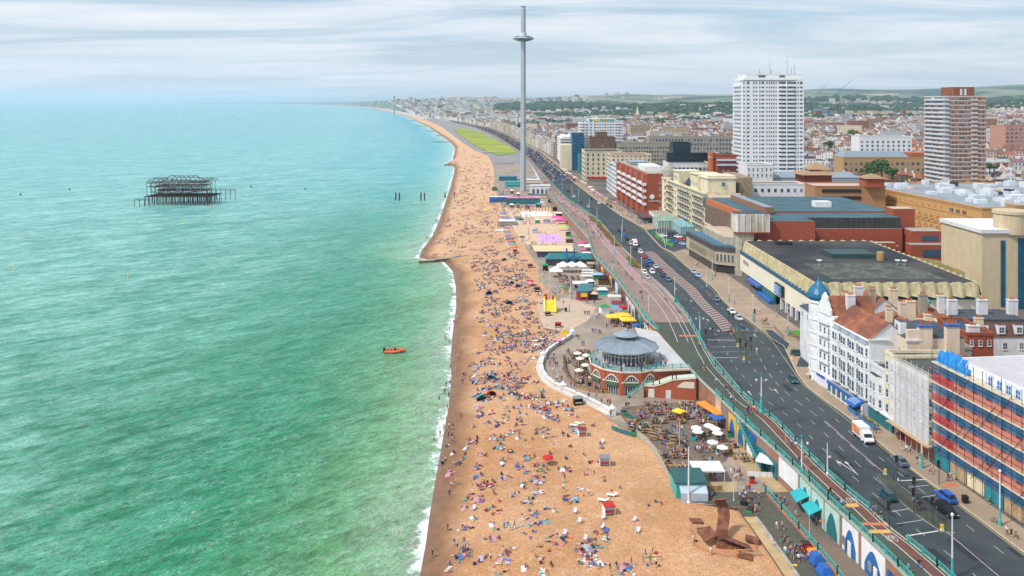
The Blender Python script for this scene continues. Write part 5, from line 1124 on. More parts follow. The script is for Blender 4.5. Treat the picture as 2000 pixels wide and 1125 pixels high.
 for(s0,h0),(s1,h1) in zip(hs,hs[1:]):
  p,q=A+d*s0,A+d*s1;st.face([(p.x,p.y,0),(q.x,q.y,0),(q.x,q.y,h1),(p.x,p.y,h0)],0);st.face([(p.x,p.y-.15,h0-.1),(q.x,q.y-.15,h1-.1),(q.x,q.y-.15,h1+.2),(p.x,p.y-.15,h0+.2)],1);st.face([(p.x,p.y-.15,h0+.2),(q.x,q.y-.15,h1+.2),(q.x,q.y+3,h1+.2),(p.x,p.y+3,h0+.2)],1)
 part('stair_wall',st,t,[BR,CR])
 for(s0,h0),(s1,h1) in zip(hs,hs[1:]):rails(t,A+d*s0,A+d*s1,h0+.2,1.0,1,z2=h1+.2)
 for k in range(3):p=A+d*(.03+k*.12);
 part('cream_lunette',MB().face([(*(A+d*(.64+.32*j/10)+Vector((0,-.05))),3.4+1.5*math.sin(PI/2*min(1,j/5))) for j in range(11)][::1]+[(*(A+d*.96+Vector((0,-.05))),3.2),(*(A+d*.64+Vector((0,-.05))),3.2)]),t,[CR])
 for s0,s1,m in((.08,.2,CR),(.42,.52,METAL)):p,q=A+d*s0+Vector((0,-.08)),A+d*s1+Vector((0,-.08));part('door',MB().obox(p,q,.1,.05,2.3),t,[m])
 e0=A+Vector((-4.2,-1.0));part('step',MB().box(e0 .x,e0 .x+.6,e0 .y,e0 .y+2.2,0,.5),t,[CONC])
 for k in range(8):part('step',MB().box(e0 .x+k*.5,e0 .x+(k+1)*.5,e0 .y,e0 .y+2.2,0,.35+k*.36),t,[CONC])
 rails(t,e0,e0+Vector((4,0)),.4,1,2,z2=3.1);rails(t,e0+Vector((0,2.3)),e0+Vector((4,2.3)),.4,1,2,z2=3.1)
 for k in range(5):x=A.x+d.x*(.62+k*.075);y=A.y-1.2;b3=thing('wheelie_bin','blue lidded refuse bin against the brick stair wall, '+('left end of the row','second from the left','middle of the row','second from the right','right end of the row')[k],'bin',(x,y,0),'blue bins by the brick wall');obj('bin_body',MB().box(-.48,.48,-.5,.5,.1,1.15),b3,mats=[BLUEP]);obj('bin_lid',MB().box(-.5,.5,-.54,.54,1.15,1.3),b3,mats=[paint('blue')])
PM={}
def rails(par,a,b2,z,h,n,z2=None,m=None):
 """a stretch of cast railing with n bays: rails, posts and a lattice infill"""
 m=m or TEAL;z2=z if z2 is None else z2;a,b2=Vector(a),Vector(b2);d=b2-a;ln=d.length
 A,Bv=Vector((a.x,a.y,z)),Vector((b2 .x,b2 .y,z2))
 mb=MB().tube(A+Vector((0,0,h)),Bv+Vector((0,0,h)),.07,5).tube(A+Vector((0,0,.15)),Bv+Vector((0,0,.15)),.04,4).tube(A+Vector((0,0,h*.72)),Bv+Vector((0,0,h*.72)),.03,4)
 part('rail',mb,par,[m]);k=MB();nn=max(1,int(ln/1.1))
 for i in range(nn):
  p,q=A.lerp(Bv,i/nn),A.lerp(Bv,(i+1)/nn);k.tube(p+Vector((0,0,.15)),q+Vector((0,0,h*.72)),.028,3).tube(p+Vector((0,0,h*.72)),q+Vector((0,0,.15)),.028,3)
 part('lattice',k,par,[m],kind='stuff')
 for i in range(n+1):
  p=A.lerp(Bv,i/n);part('post',MB().box(p.x-.11,p.x+.11,p.y-.11,p.y+.11,p.z,p.z+h+.18),par,[m])
round_hall()
def railing_run(name,lab,fn,off,y0,y1,z,bay=3.6,h=1.15):
 t=thing(name,lab,'railing',(float(fn(y0))+off,y0,6));y=y0
 while y<y1:
  b3=min(y1,y+bay*2);zz=z(y) if callable(z) else z;zq=z(b3) if callable(z) else z
  rails(t,(float(fn(y))+off,y),(float(fn(b3))+off,b3),zz,h,2,z2=zq);y=b3
railing_run('seafront_railing','long turquoise lattice railing along the top of the seafront arches',B,.15,100,205,6.0)
railing_run('seafront_railing','turquoise railing above the lower promenade beyond the round restaurant',B,.15,262,440,6.0)
railing_run('seafront_railing','far stretch of turquoise railing leading towards the observation tower',B,.15,470,720,6.0,8)
railing_run('kerb_railing','turquoise railing between cycle lane and road in the near corner',C,-.45,100,136,6.0)
railing_run('kerb_railing','turquoise railing between the red cycle lane and the road in the middle',C,-.45,147,232,6.0)
railing_run('kerb_railing','turquoise railing along the road by the staggered crossing',C,-.45,240,300,6.0)
railing_run('kerb_railing','distant turquoise railing beside the traffic queue',C,-.45,490,800,6.0,8)
TR=lambda y:np.interp(y,[100,126,140,165],[P(1690,1125,0)[0]-7.5,P(1640,1108,0)[0]-1.0,P(1560,1020,0)[0]+.3,P(1492,957,0)[0]])
def ramp_wall():
 ys=np.arange(108,167,3.0);mb=MB()
 for a,b2 in zip(ys,ys[1:]):mb.obox((float(TR(a)),a),(float(TR(b2)),b2),.5,-3.2,.25,0)
 t=thing('ramp_wall','orange brick retaining wall stepping down beside the beach path','wall',(float(TR(140)),140,-2));part('brickwork',mb,t,[mat('ramp_brick',(.42,.15,.08),.85,.2,1.2)])
 railing_run('ramp_railing','turquoise railing on top of the brick ramp wall by the blue bins',TR,0,108,166,.25)
ramp_wall()
strip('arches_terrace',TR,lambda y:B(y)+.2,60,166,[mat('terrace_asphalt',(.13,.115,.09),.9,.2,.3,dark=(.19,.14,.10))],.06,step=3)
strip('beach_path',lambda y:E(y)+.02,TR,60,166,[mat('path_asphalt',(.085,.085,.062),.9,.15,.4)],lambda y:edge_z(y)*1.0+.05,lambda y:edge_z(y)+.05,step=3)
strip('timber_edging',lambda y:E(y)-.1,lambda y:E(y)+.12,60,160,[STEEL],lambda y:edge_z(y)+.12,step=2)
strip('sandy_ledge',lambda y:E(y)+.1,lambda y:E(y)+1.9,60,156,[mat('ledge_tan',(.47,.33,.17),.9,.15,.5)],lambda y:edge_z(y)+.08,step=3)
strip('concrete_ledge',lambda y:E(y)+1.9,lambda y:E(y)+2.7,60,156,[CONC],lambda y:edge_z(y)+.10,step=3)
# ---- seafront arches: the retaining wall, bay by bay
def arches():
 t=thing('arches_wall','long retaining wall of seafront arches under the upper promenade','wall',(float(B(150)),150,0));mb=MB();ys=np.arange(60,720,4.0)
 for a,b2 in zip(ys,ys[1:]):
  mb.obox((float(B(a))+.5,a),(float(B(b2))+.5,b2),1.0,-.5,5.95,0)
 part('wall',mb,t,[mat('arch_wall_brick',(.34,.15,.09),.85,.25,.6,dark=(.25,.2,.17))]);cp=MB()
 for a,b2 in zip(ys,ys[1:]):
  if 226<a<262:continue
  cp.obox((float(B(a))+.1,a),(float(B(b2))+.1,b2),.7,5.75,6.02,0)
 part('coping',cp,t,[mat('green_coping',(.33,.36,.30),.8,.1)])
 def face(ya,yb,z0,z1,m,nm,off=.12,arch=None):
  p=MB().obox((float(B(ya))-off,ya),(float(B(yb))-off,yb),.16,z0,z1,0);w=part(nm,p,t,[m])
  if arch:
   am,n=arch,10;q=MB();L_=yb-ya
   for j in range(n):
    s0,s1=.14+.72*j/n,.14+.72*(j+1)/n;h0,h1=1.6+(z1-2.5)*math.sin(PI*j/n),1.6+(z1-2.5)*math.sin(PI*(j+1)/n);x0,x1=float(B(ya+L_*s0))-off-.1,float(B(ya+L_*s1))-off-.1
    q.face([(x0,ya+L_*s0,.1),(x0,ya+L_*s0,h0),(x1,ya+L_*s1,h1),(x1,ya+L_*s1,.1)],0)
   part('arch_opening',q,t,[am]);return w
 ys_=lambda v:P(1500,v,0)[1]
 segs=[(118,121.4,'mural'),(121.6,126.4,'shutter'),(126.6,131.4,'blue'),(132,139,'whitearch'),(140,145,'whitearch2'),(146,151,'tealarch'),(151.4,156,'tealarch'),(156.4,161,'tealarch'),(162,170,'whitesign'),(171,176,'tealshop'),(176.4,180.4,'tealshop'),(181,186,'bluearch'),(186.4,191,'yellowarch'),(191.4,196,'yellowarch'),(201,204.5,'cream')]
 for ya,yb,k in segs:
  if k=='mural':face(ya-1,yb,1.0,4.0,TEAL,'mural_frame');face(ya-.7,yb-.3,1.3,3.7,mat('mural_yellow',(.80,.66,.20),.7,.5,.9,dark=(.75,.72,.78)),'mural',.26)
  elif k=='shutter':face(ya,yb,.2,3.4,TEALD,'shutter')
  elif k=='blue':face(ya,yb,.2,4.2,mat('mural_blue',(.015,.05,.22),.6,.6,1.6,dark=(.03,.22,.35)),'mural')
  elif k.startswith('whitearch'):face(ya,yb,.1,5.5,WHITE,'white_front',arch=mat('arch_blue',(.02,.14,.38),.5,.1));part('white_door',MB().box(float(B(ya+2))-.6,float(B(ya+2))-.35,ya+1.8,ya+2.9,.1,2.6),t,[WHITE]);part('glazing',MB().box(float(B(ya+4))-.5,float(B(ya+4))-.3,ya+3.4,ya+4.6,1.2,2.6),t,[GL2])
  elif k=='tealarch':
   face(ya,yb,.1,5.4,mat('mint_front',(.42,.62,.55),.7,.1),'shop_front',arch=TEALD);x=float(B(ya))-.3
   part('awning',MB().face([(x,ya+.4,3.6),(x,yb-.2,3.6),(x-2.4,yb-.2,2.5),(x-2.4,ya+.4,2.5)][::-1]).face([(x-2.4,ya+.4,2.5),(x-2.4,yb-.2,2.5),(x-2.4,yb-.2,2.25),(x-2.4,ya+.4,2.25)][::-1]),t,[mat('aqua_canvas',(.02,.36,.40),.7,.05)]) if ya>150 else None
  elif k=='whitesign':face(ya,yb,1.6,5.5,WHITE,'sign_board')
  elif k=='tealshop':face(ya,yb,.1,3.6,mat('deep_teal_front',(.01,.17,.20),.6,.2),'shop_front');part('window',MB().box(float(B(ya+2))-.4,float(B(ya+2))-.25,ya+1,ya+3.6,1,2.6),t,[GLASS])
  elif k=='bluearch':face(ya,yb,.1,5.2,BLUEP,'shop_front',arch=WHITE)
  elif k=='yellowarch':face(ya,yb,.1,5.0,mat('arch_ochre',(.66,.45,.08),.7,.1),'shop_front',arch=mat('arch_blue',(.02,.14,.38),.5,.1))
  else:face(ya,yb,.1,5.6,mat('ochre_stone',(.56,.45,.28),.8,.1),'stone_front')
 for i in range(26):
  ya=266+i*6.4;c=R.choice(['navy','black','teal','brown','maroon','white','yellow']);face(ya,ya+5.2,.1,4.4,paint(c),'shop_front',arch=STEEL)
 st=thing('seafront_stair','dark green stair descending from the upper promenade to the cafes','stair',(float(B(183))-1,183,0))
 x=float(B(183))-1.5
 for k in range(16):y=187-k*.75;xx=float(B(y))-1.6;part('step',MB().box(xx,xx+2.2,y-.75,y,5.7-k*.36,5.95-k*.36),st,[TEALD])
 for dx in(-1.75,.75):rails(st,(float(B(187))+dx,187),(float(B(175))+dx,175),6.0,1.1,4,z2=.6)
arches()
# ---- curved white promenade wall
def curved_wall():
 pts=[(1118,657),(1102,668),(1085,678),(1070,689),(1061,702),(1057,718),(1060,731),(1068,743),(1083,755),(1100,764),(1125,775),(1150,786),(1175,799),(1196,811)]
 w=[Vector(P(u,v,-.1)[:2]) for u,v in pts];t=thing('curved_sea_wall','curved white promenade wall sweeping round the round restaurant','wall',(w[5].x,w[5].y,0));WW=mat('wall_white',(.66,.61,.55),.8,.12,.5,streak=.2)
 for a,b2 in zip(w,w[1:]):
  e=(b2-a).normalized()*.15;part('wall_panel',MB().obox(a,b2+e,.55,-1.2,1.0,0),t,[WW]);part('coping',MB().obox(a-e,b2+e,.9,1.0,1.22,0),t,[WHITE2])
  part('ledge',MB().obox(a+(b2-a).orthogonal().normalized()*0+Vector((-.9,0)),b2+Vector((-.9,0)),1.3,-1.4,.15,0),t,[WW])
 for i in(0,4,9,13):
  p=w[i];part('pillar',MB().box(p.x-.8,p.x+.8,p.y-.8,p.y+.8,-1.2,1.7).lathe([(1.0,1.7),(1.0,1.9),(.5,2.2),(.3,2.6),(0,2.9)],10,(p.x,p.y)),t,[WHITE2])
curved_wall()
# ---- fence between shingle and beer gardens
def slat_fence():
 pts=[(1243,851),(1262,866),(1278,884),(1292,908),(1305,935),(1313,952)];w=[Vector(P(u,v,0)[:2]) for u,v in pts];t=thing('slat_fence','pale upright slat fence between the shingle and the beer gardens','fence',(w[0].x,w[0].y,-.3));k=0
 for a,b2 in zip(w,w[1:]):
  d=b2-a;n=int(d.length/.42)
  for i in range(n):
   p=a+d*i/n;q=p+d.normalized()*.3;part('slat',MB().obox(p,q,.06,-.4,1.5+.1*R.random()),t,[mat('pale_fence',(.50,.46,.38),.85,.2,2)])
slat_fence()
# ---- lamp posts and poles
def make_lamp(h,ornate,name='street_lamp'):
 t=thing(name,'','lamp post');base=TEAL
 if ornate:
  obj('base',MB().lathe([(.55,0),(.55,.5),(.36,.7),(.30,2.4),(.36,2.6),(.24,2.9),(.18,h*.45)],8),t,mats=[base]);obj('column',MB().lathe([(.15,h*.45),(.10,h)],8),t,mats=[WHITE2])
  ar=MB()
  for s in(-1,1):ar.tube((0,0,h-.8),(s*1.0,0,h-.3),.05,4).tube((s*1.0,0,h-.3),(s*1.15,0,h-.8),.05,4)
  obj('bracket',ar,t,mats=[TEALD])
  for s in(-1,1):obj('lantern',MB().lathe([(0,h-1.25),(.22,h-1.15),(.28,h-.8),(.1,h-.7),(0,h-.6)],8,(s*1.15,0)),t,mats=[mat('lamp_glass',(.6,.62,.6),.3,0)])
  obj('finial',MB().lathe([(.1,h),(.35,h+.1),(.3,h+.5),(.08,h+.8),(0,h+1.1)],8),t,mats=[TEALD])
 else:
  obj('base',MB().lathe([(.3,0),(.3,.9),(.2,1.1),(.16,3.0)],8),t,mats=[base]);obj('column',MB().lathe([(.15,3.0),(.09,h)],8),t,mats=[METAL]);obj('lantern',MB().lathe([(.1,h),(.28,h+.1),(.22,h+.35),(0,h+.5)],8),t,mats=[mat('lamp_glass',(.6,.62,.6),.3,0)])
 return t
def base_y(u,v,z):return P(u,v,z)
lamps=[(1487,806,8.6,1,6,'ornate double-headed lamp post on the promenade rail by the wide road'),(1566,980,12.5,1,.1,'tall teal-based lamp post rising from the terrace through the upper railing'),(1860,1128,9.5,0,6,'white lamp post with teal foot in the near right corner'),(1953,1026,9.2,0,6,'lamp post on the pavement in front of the scaffolded building'),(1800,914,9.0,0,6,'lamp post in front of the white netted building'),(1367,662,7.2,1,6,'dark topped double lamp by the staggered crossing'),(1318,590,8.6,0,6,'teal-footed lamp at the head of the roadside railing'),(1267,628,8.2,0,6,'teal-footed lamp on the promenade edge above the round restaurant'),(1424,589,8,0,6,'lamp post on the plaza near the cinema entrance'),(1539,655,8.4,0,6,'lamp post beside the green artificial turf seating'),(1471,627,8.4,0,6,'lamp post on the plaza behind the guard railings'),(1196,560,10.5,1,.1,'teal lamp column beside the lower promenade kiosks')]
for i,(u,v) in enumerate(((1200,498),(1232,520),(1253,545),(1214,474),(1216,461),(1166,434),(1151,414),(1130,394),(1117,387),(1098,377),(1080,361),(1068,349),(1391,546),(1275,458),(1112,610),(1060,480),(1073,585))):lamps.append((u,v,8.5 if v<600 else 8,0,6 if u>1075 and i<14 else 0,'slim lamp post standing '+('beside the seafront cycle path','by the bus shelter on the promenade','by the waiting silver cars','next to the planted verge','at the far end of the planted verge','where the ramp meets the promenade','level with the red brick hotel canopy','by the old stone tollhouse','at the seaward kerb before the observation tower','beside the far kerb railing','near the observation tower plaza','just past the observation tower','on the pavement by the beige ribbed wing','at the mouth of the hotel forecourt','by the yellow inflatable slide','beside the lilac court','at the corner of the pale paved square')[i]))
protos={}
for u,v,h,orn,z,lab in lamps:
 x,y,_=P(u,v,z);k=(h,orn)
 if k not in protos:protos[k]=o=make_lamp(h,orn);o.location=(x,y,z);o['label']=lab;o['group']='lamp posts along the seafront'
 else:dup(protos[k],(x,y,z),0,lab,'lamp posts along the seafront')
def pole(name,lab,cat,u,v,z,h,m,r=.14,extra=None):
 x,y,_=P(u,v,z);t=thing(name,lab,cat,(x,y,z));obj('shaft',MB().tube((0,0,0),(0,0,h),r,8,0,r*.6),t,mats=[m]);obj('foot',MB().lathe([(r*2,0),(r*2,.25),(r,.4)],8),t,mats=[m])
 if extra:extra(t)
pole('mast_pole','thick white pole beside the dark green kiosk on the shingle edge','pole',1345,982,-.2,11.0,WHITE2,.2);pole('camera_pole','plain white pole with a small sign between cycle lane and road','pole',1616,926,6,6.2,WHITE2,.13,lambda t:obj('sign_plate',MB().box(.1,.7,-.03,.03,3.2,3.6),t,mats=[WHITE]))
pole('flag_pole','white pole on the promenade beside the boat-shaped kiosk','pole',1114,613,0,14,WHITE2,.13);pole('flag_pole','slim pole by the beached sailing boats','pole',1060,575,0,9,WHITE2,.1)
pole('flag_pole','pole between the lilac court and the sand court','pole',1102,505,0,9,WHITE2,.1);pole('yard_pole','pale pole by the brown yard gate','pole',1433,978,0,6,METAL,.08);pole('yard_pole','slender lamp pole on the cafe path','pole',1327,880,0,6.6,METAL,.09);pole('yard_pole','slender lamp pole on the end pillar of the white wall','pole',1200,818,1.6,5.5,METAL,.08);pole('yard_pole','lamp pole leaning near the blue covered bins','pole',1581,1072,-2,7,METAL,.07)
for i,(u,v) in enumerate(((1282,452),(1287,458),(1292,463),(1297,468),(1302,473),(1330,425),(1380,560))):
 pole('hotel_flagpole','grey flagpole on the forecourt, '+('furthest from the road bend','second of the forecourt row','middle of the forecourt row','fourth of the forecourt row','nearest of the forecourt row','close to the hotel door','by the dark banner on the corner')[i],'flagpole',u,v,6,12 if i<5 else 8,METAL,.12)
# ---- traffic lights, bollards, island railings
def signal(u,v,lab,h=3.6):
 x,y,_=P(u,v,6);t=thing('traffic_light',lab,'traffic light',(x,y,6),'traffic lights at the crossings');obj('post',MB().tube((0,0,0),(0,0,h),.08,6),t,mats=[STEEL]);hd=obj('signal_head',MB().box(-.19,.19,-.16,.16,h-.35,h+.75),t,mats=[BLACK]);obj('backing_board',MB().box(-.3,.3,.16,.2,h-.45,h+.85),t,mats=[BLACK])
 for k,c in enumerate(('green','yellow','red')):obj('lens',MB().tube((0,-.21,h-.15+k*.35),(0,-.27,h-.15+k*.35),.11,8),hd,mats=[mat('dull_'+c,tuple(a*.35 for a in NAMED[c]),.4,0)])
for u,v,lab in((1752,935,'traffic light at the head of the near island beside the parked hatchback'),(1786,980,'traffic light in the middle of the near island by waiting pedestrians'),(1785,1003,'white-edged signal beside the pedestrians on the near island'),(1822,1022,'traffic light towards the near tip of the island'),(1737,1032,'signal on the cycle lane side of the near crossing'),(1834,945,'signal on the pavement in front of the scaffold netting'),(1379,672,'signal on the promenade side of the far crossing'),(1424,633,'signal at the top of the far island'),(1432,638,'second signal at the top of the far island'),(1446,690,'signal at the left corner of the far island railings'),(1457,700,'signal at the pointed end of the far island'),(1467,688,'signal at the right corner of the far island railings'),(1474,630,'signal on the plaza edge of the far crossing')):signal(u,v,lab)
for u,v,lab in((1729,926,'lit-style yellow bollard on the top of the near island'),(1840,1036,'yellow bollard on the near tip of the long island'),(1441,677,'yellow bollard on the top edge of the far island'),(1453,703,'yellow bollard on the pointed far island'),(1547,701,'yellow bollard in the side street mouth')):
 x,y,_=P(u,v,6);t=thing('bollard',lab.replace('lit-style ',''),'bollard',(x,y,6));obj('body',MB().box(-.22,.22,-.15,.15,.25,1.0),t,mats=[paint('yellow')]);obj('base',MB().box(-.28,.28,-.2,.2,0,.25),t,mats=[WHITE])
def guard(pts,lab,m=STEEL,z=6.0,h=1.05):
 w=[Vector(P(u,v,z)[:2]) for u,v in pts];t=thing('guard_rail',lab,'guard rail',(w[0].x,w[0].y,z))
 for a,b2 in zip(w,w[1:]):
  part('rail',MB().tube((a.x,a.y,z+h),(b2 .x,b2 .y,z+h),.04,4).tube((a.x,a.y,z+.2),(b2 .x,b2 .y,z+.2),.03,4),t,[m]);n=max(2,int((b2-a).length/.5));k=MB()
  for i in range(n+1):p=a.lerp(b2,i/n);k.tube((p.x,p.y,z+.2),(p.x,p.y,z+h),.015,3)
  part('bar',k,t,[m],kind='stuff')
  n=max(1,int((b2-a).length/2))
  for i in range(n+1):p=a.lerp(b2,i/n);part('post',MB().tube((p.x,p.y,z),(p.x,p.y,z+h+.05),.04,4),t,[m])
guard([(1722,932),(1745,938),(1782,968),(1846,1024)],'dark guard rail along the pavement side of the near island');guard([(1736,955),(1790,998),(1832,1030)],'dark guard rail along the road side of the near island')
guard([(1426,645),(1448,684),(1468,684),(1448,655)],'dark guard rail round the far island')
guard([(1492,640),(1512,641),(1530,662),(1570,668),(1590,672)],'black railing along the subway ramp by the plaza');guard([(1490,650),(1512,668),(1535,682),(1584,690)],'black railing on the road side of the subway ramp')
x_=W2([(1495,644),(1508,645),(1542,672),(1536,682),(1512,668)],6);sheet('subway_ramp',x_,6.02,mat('subway_dark',(.03,.05,.08),.8,.2))
guard([(1300,485),(1297,470),(1280,455)],'low railing along the forecourt flower bed',WHITE2)
# ---- trees
def leaf_mesh(seed,n,rx,rz,key):
 rr=random.Random(seed);mb=MB();lumps=[(Vector((rr.gauss(0,rx*.42),rr.gauss(0,rx*.42),rr.gauss(0,rz*.36))),rr.uniform(.35,.6)*rx) for _ in range(9)]
 for i in range(n):
  c,r=rr.choice(lumps);d=Vector((rr.gauss(0,1),rr.gauss(0,1),rr.gauss(0,1))).normalized();p=c+d*r*rr.uniform(.75,1.08);nn=(d+Vector((rr.uniform(-.6,.6),rr.uniform(-.6,.6),rr.uniform(-.3,.8)))).normalized();u=nn.orthogonal().normalized();w=nn.cross(u);s=rx*rr.uniform(.07,.15)
  mb.face([p+u*s,p+w*s*.8,p-u*s,p-w*s*.8],0 if rr.random()<.6 else 1)
 return mb.mesh('crown',[mat('leaf_dark_'+key,(.03,.085,.025),.8,.3,.3),mat('leaf_light_'+key,(.075,.17,.035),.8,.3,.3)])
LEAF=[leaf_mesh(s,620,1.0,.8,'a') for s in range(4)]
TRUNK=MB().tube((0,0,-1.2),(0.05,0,.1),.10,6,0,.05).tube((0,0,-.25),(.35,.1,.25),.045,5,0,.02).tube((0,0,-.3),(-.3,.2,.2),.045,5,0,.02).mesh('trunk',[mat('bark',(.09,.07,.05),.9,.2)])
def tree(x,y,z,r,lab,grp='trees among the houses',k=0):
 t=thing('tree',lab,'tree',(x,y,z),grp);c=obj('crown',LEAF[k%4],t,(0,0,r*1.1),R.uniform(0,6),scale=(r,r,r*.85));obj('trunk',TRUNK,t,(0,0,r*1.0),scale=(r,r,r));return t
tl=[(1704,350,21,8.5,'broad dark green tree in front of the tan apartment block'),(1722,343,22,9,'broad bright tree behind the broad dark one by the tan apartment block'),(1742,348,22,6,'rounded tree at the right end of the big green clump'),(1618,290,20,7,'tree beside the cream town houses right of the white tower'),(1665,268,20,9,'bright green tree left of the pink-ended office'),(1770,272,22,6,'small bright yellow-green tree left of the brick tower'),(1775,248,24,8,'first of a pair of green trees beside a white building'),(1787,247,24,8,'second of a pair of green trees beside a white building'),(1287,248,12,15,'dark tree clump in the rooftops left of the white tower'),(1933,337,20,6,'tree at the foot of the brick tower'),(1984,262,24,12,'large tree on the right edge above the white terrace'),(1962,268,24,9,'tree beside the large one on the right edge'),(1588,298,12,7,'tree half hidden beside the foot of the white tower'),(1230,208,20,28,'wide dark tree group in the far suburb')]
for i,(u,v,z,r,lab) in enumerate(tl):x,y,_=P(u,v,z);tree(x,y,z-.5,r*.9,lab,None,i)
def verge():
 V,Fc,M=[],[],[];rr=random.Random(3)
 for a,b2,nn in(((1160,424),(1212,482),26),((1233,505),(1252,524),12)):
  for i in range(nn):
   f=i/nn;u,v=a[0]+(b2[0]-a[0])*f-5,a[1]+(b2[1]-a[1])*f;x,y,_=P(u,v,6);x+=rr.uniform(-1.2,1);n=len(V);k=rr.uniform(.8,1.3)
   V+=[(x+p.co.x*1.6*k,y+p.co.y*2.4*k,6.3+p.co.z*k) for p in BUSH.vertices];Fc+=[[q+n for q in p.vertices] for p in BUSH.polygons];M+=[p.material_index for p in BUSH.polygons]
 me=bpy.data.meshes.new('verge_planting');me.from_pydata(V,[],Fc)
 for m in BUSH.materials:me.materials.append(m)
 me.polygons.foreach_set('material_index',M);o=bpy.data.objects.new('verge_planting',me);COL.objects.link(o);put(o,'olive and ochre planting in the verge beside the queueing traffic','planting',None,'stuff')
BUSH=leaf_mesh(9,260,1.0,.7,'b');BUSH.materials[0]=mat('verge_olive',(.18,.14,.03),.85,.4,.5);BUSH.materials[1]=mat('verge_ochre',(.32,.21,.05),.85,.3,.5)
verge()
# ================================================================ THE TOWN BEHIND
EX=[(76,131,500,640),(76,160,628,802),(58,165,830,1075),(60,330,100,470),(158,245,555,620),(208,332,380,520),(105,182,595,660),(98,232,430,545),(300,335,565,606),(160,265,962,990),(270,355,675,705),(350,408,826,855),(368,428,1185,1225),(556,645,925,965),(215,252,655,700)]
ex_t=[(P(u,v,22)[0],P(u,v,22)[1],14) for u,v in((1704,350),(1722,343),(1742,348),(1933,337),(1984,262),(1962,268),(1665,268),(1618,290))]
def blocked(x,y,r=5):
 if x<float(D2(y))+6+r:return True
 for a,b2,c,d in EX:
  if a-r<x<b2+r and c-r<y<d+r:return True
 return any((x-a)**2+(y-b2)**2<c*c for a,b2,c in ex_t)
WALLC={'white':(.74,.74,.73),'cream':(.68,.58,.42),'pinkish':(.62,.45,.38),'pale grey':(.52,.52,.52),'buff':(.52,.38,.24),'red brick':(.30,.12,.07),'ivory':(.75,.70,.60),'brown':(.22,.14,.09)}
ROOFC={'slate grey':(.16,.17,.19),'rust red':(.30,.11,.06),'dark':(.06,.06,.07),'brown':(.17,.10,.07),'pale grey':(.36,.37,.39),'plum':(.19,.12,.14)}
wm_={k:mat('town_wall_'+k.replace(' ','_'),v,.8,.12,.3) for k,v in WALLC.items()}
wf_={k:facade('town_facade_'+k.replace(' ','_'),v,(.06,.07,.09),3.1,3.2,.38,.48) for k,v in WALLC.items()}
rm_={k:mat('town_roof_'+k.replace(' ','_'),v,.85,.25,.4) for k,v in ROOFC.items()}
WK,RK=list(WALLC),list(ROOFC)
def slots(y0,y1,rr,cell=62):
 """plots along short terraces, whose direction changes from district to district"""
 out=[];cy=y0
 while cy<y1:
  cx=40
  while cx<y1*.70:
   dist=(int(cx//260),int(cy//300));th=math.radians([4,-18,28,12,-34,40,-8][(dist[0]*3+dist[1]*5)%7]);L0=cell*.86;w=rr.choice([6.2,7.5,9,12]);n=int(L0/w);bw=WK[rr.choice([0,0,0,1,1,2,3,4,5,6,6,7])];br=rr.choice(RK+['slate grey','pale grey','slate grey','brown']);st=rr.choice([2,3,3,4]) if cx<700 else rr.choice([2,2,3])
   for side in(0,1):
    for i in range(n):
     lx=-L0/2+(i+.5)*w;ly=(side-.5)*cell*.36;x=cx+lx*math.cos(th)-ly*math.sin(th);y=cy+lx*math.sin(th)+ly*math.cos(th)
     if rr.random()<.05:continue
     out.append((x,y,th,w,bw if rr.random()<.55 else rr.choice(WK),br if rr.random()<.65 else rr.choice(RK),max(2,st+rr.choice([0,0,0,1,-1]))))
   cx+=cell*rr.uniform(1.0,1.12)
  cy+=cell*.74
 return out
rt=random.Random(21);cand=[s for s in slots(560,2450,rt) if s[0]/s[1]<.70 and s[0]/s[1]>.02 and not blocked(s[0],s[1])]
yy_=700.0
while yy_<2400:
 x=float(D2(yy_))+9
 if not any(a-6<x<b2+6 and c-8<yy_<d+8 for a,b2,c,d in EX):
  cand.append((x,yy_,PI/2,13,rt.choice(['cream','ivory','white','cream','buff','white']),rt.choice(RK),rt.choice([4,5,6])))
 yy_+=13.6
cand.sort(key=lambda s:s[1])
def place_of(u,y):
 for lim,nm in((1132,'on the far seafront by the lawns'),(1215,'near the white balconied block'),(1305,'behind the red brick hotel'),(1372,'behind the domed cream hotel'),(1440,'left of the tallest white tower'),(1572,'behind the tallest white tower'),(1640,'right of the tallest white tower'),(1720,'above the long yellow mall'),(1806,'left of the brick tower block'),(1926,'behind the brick tower block'),(1966,'right of the brick tower block'),(9999,'at the right edge of town')):
  if u<lim:return nm
USED=set()
def house_mesh(w,dep,h,rh,kind,rr):
 wall=MB().box(-w/2,w/2,-dep/2,dep/2,-6,h);roof=MB()
 if kind=='g':roof.gable(-w/2,w/2,-dep/2,dep/2,h,h+rh,'x',0,1,.2)
 elif kind=='h':roof.hip(-w/2,w/2,-dep/2,dep/2,h,h+rh)
 else:roof.box(-w/2+.4,w/2-.4,-dep/2+.4,dep/2-.4,h,h+.15,0).obox((-w/2,-dep/2+.2),(w/2,-dep/2+.2),.4,h,h+.8,1)
 return wall,roof
NEARH=270;nh=0;rest=[]
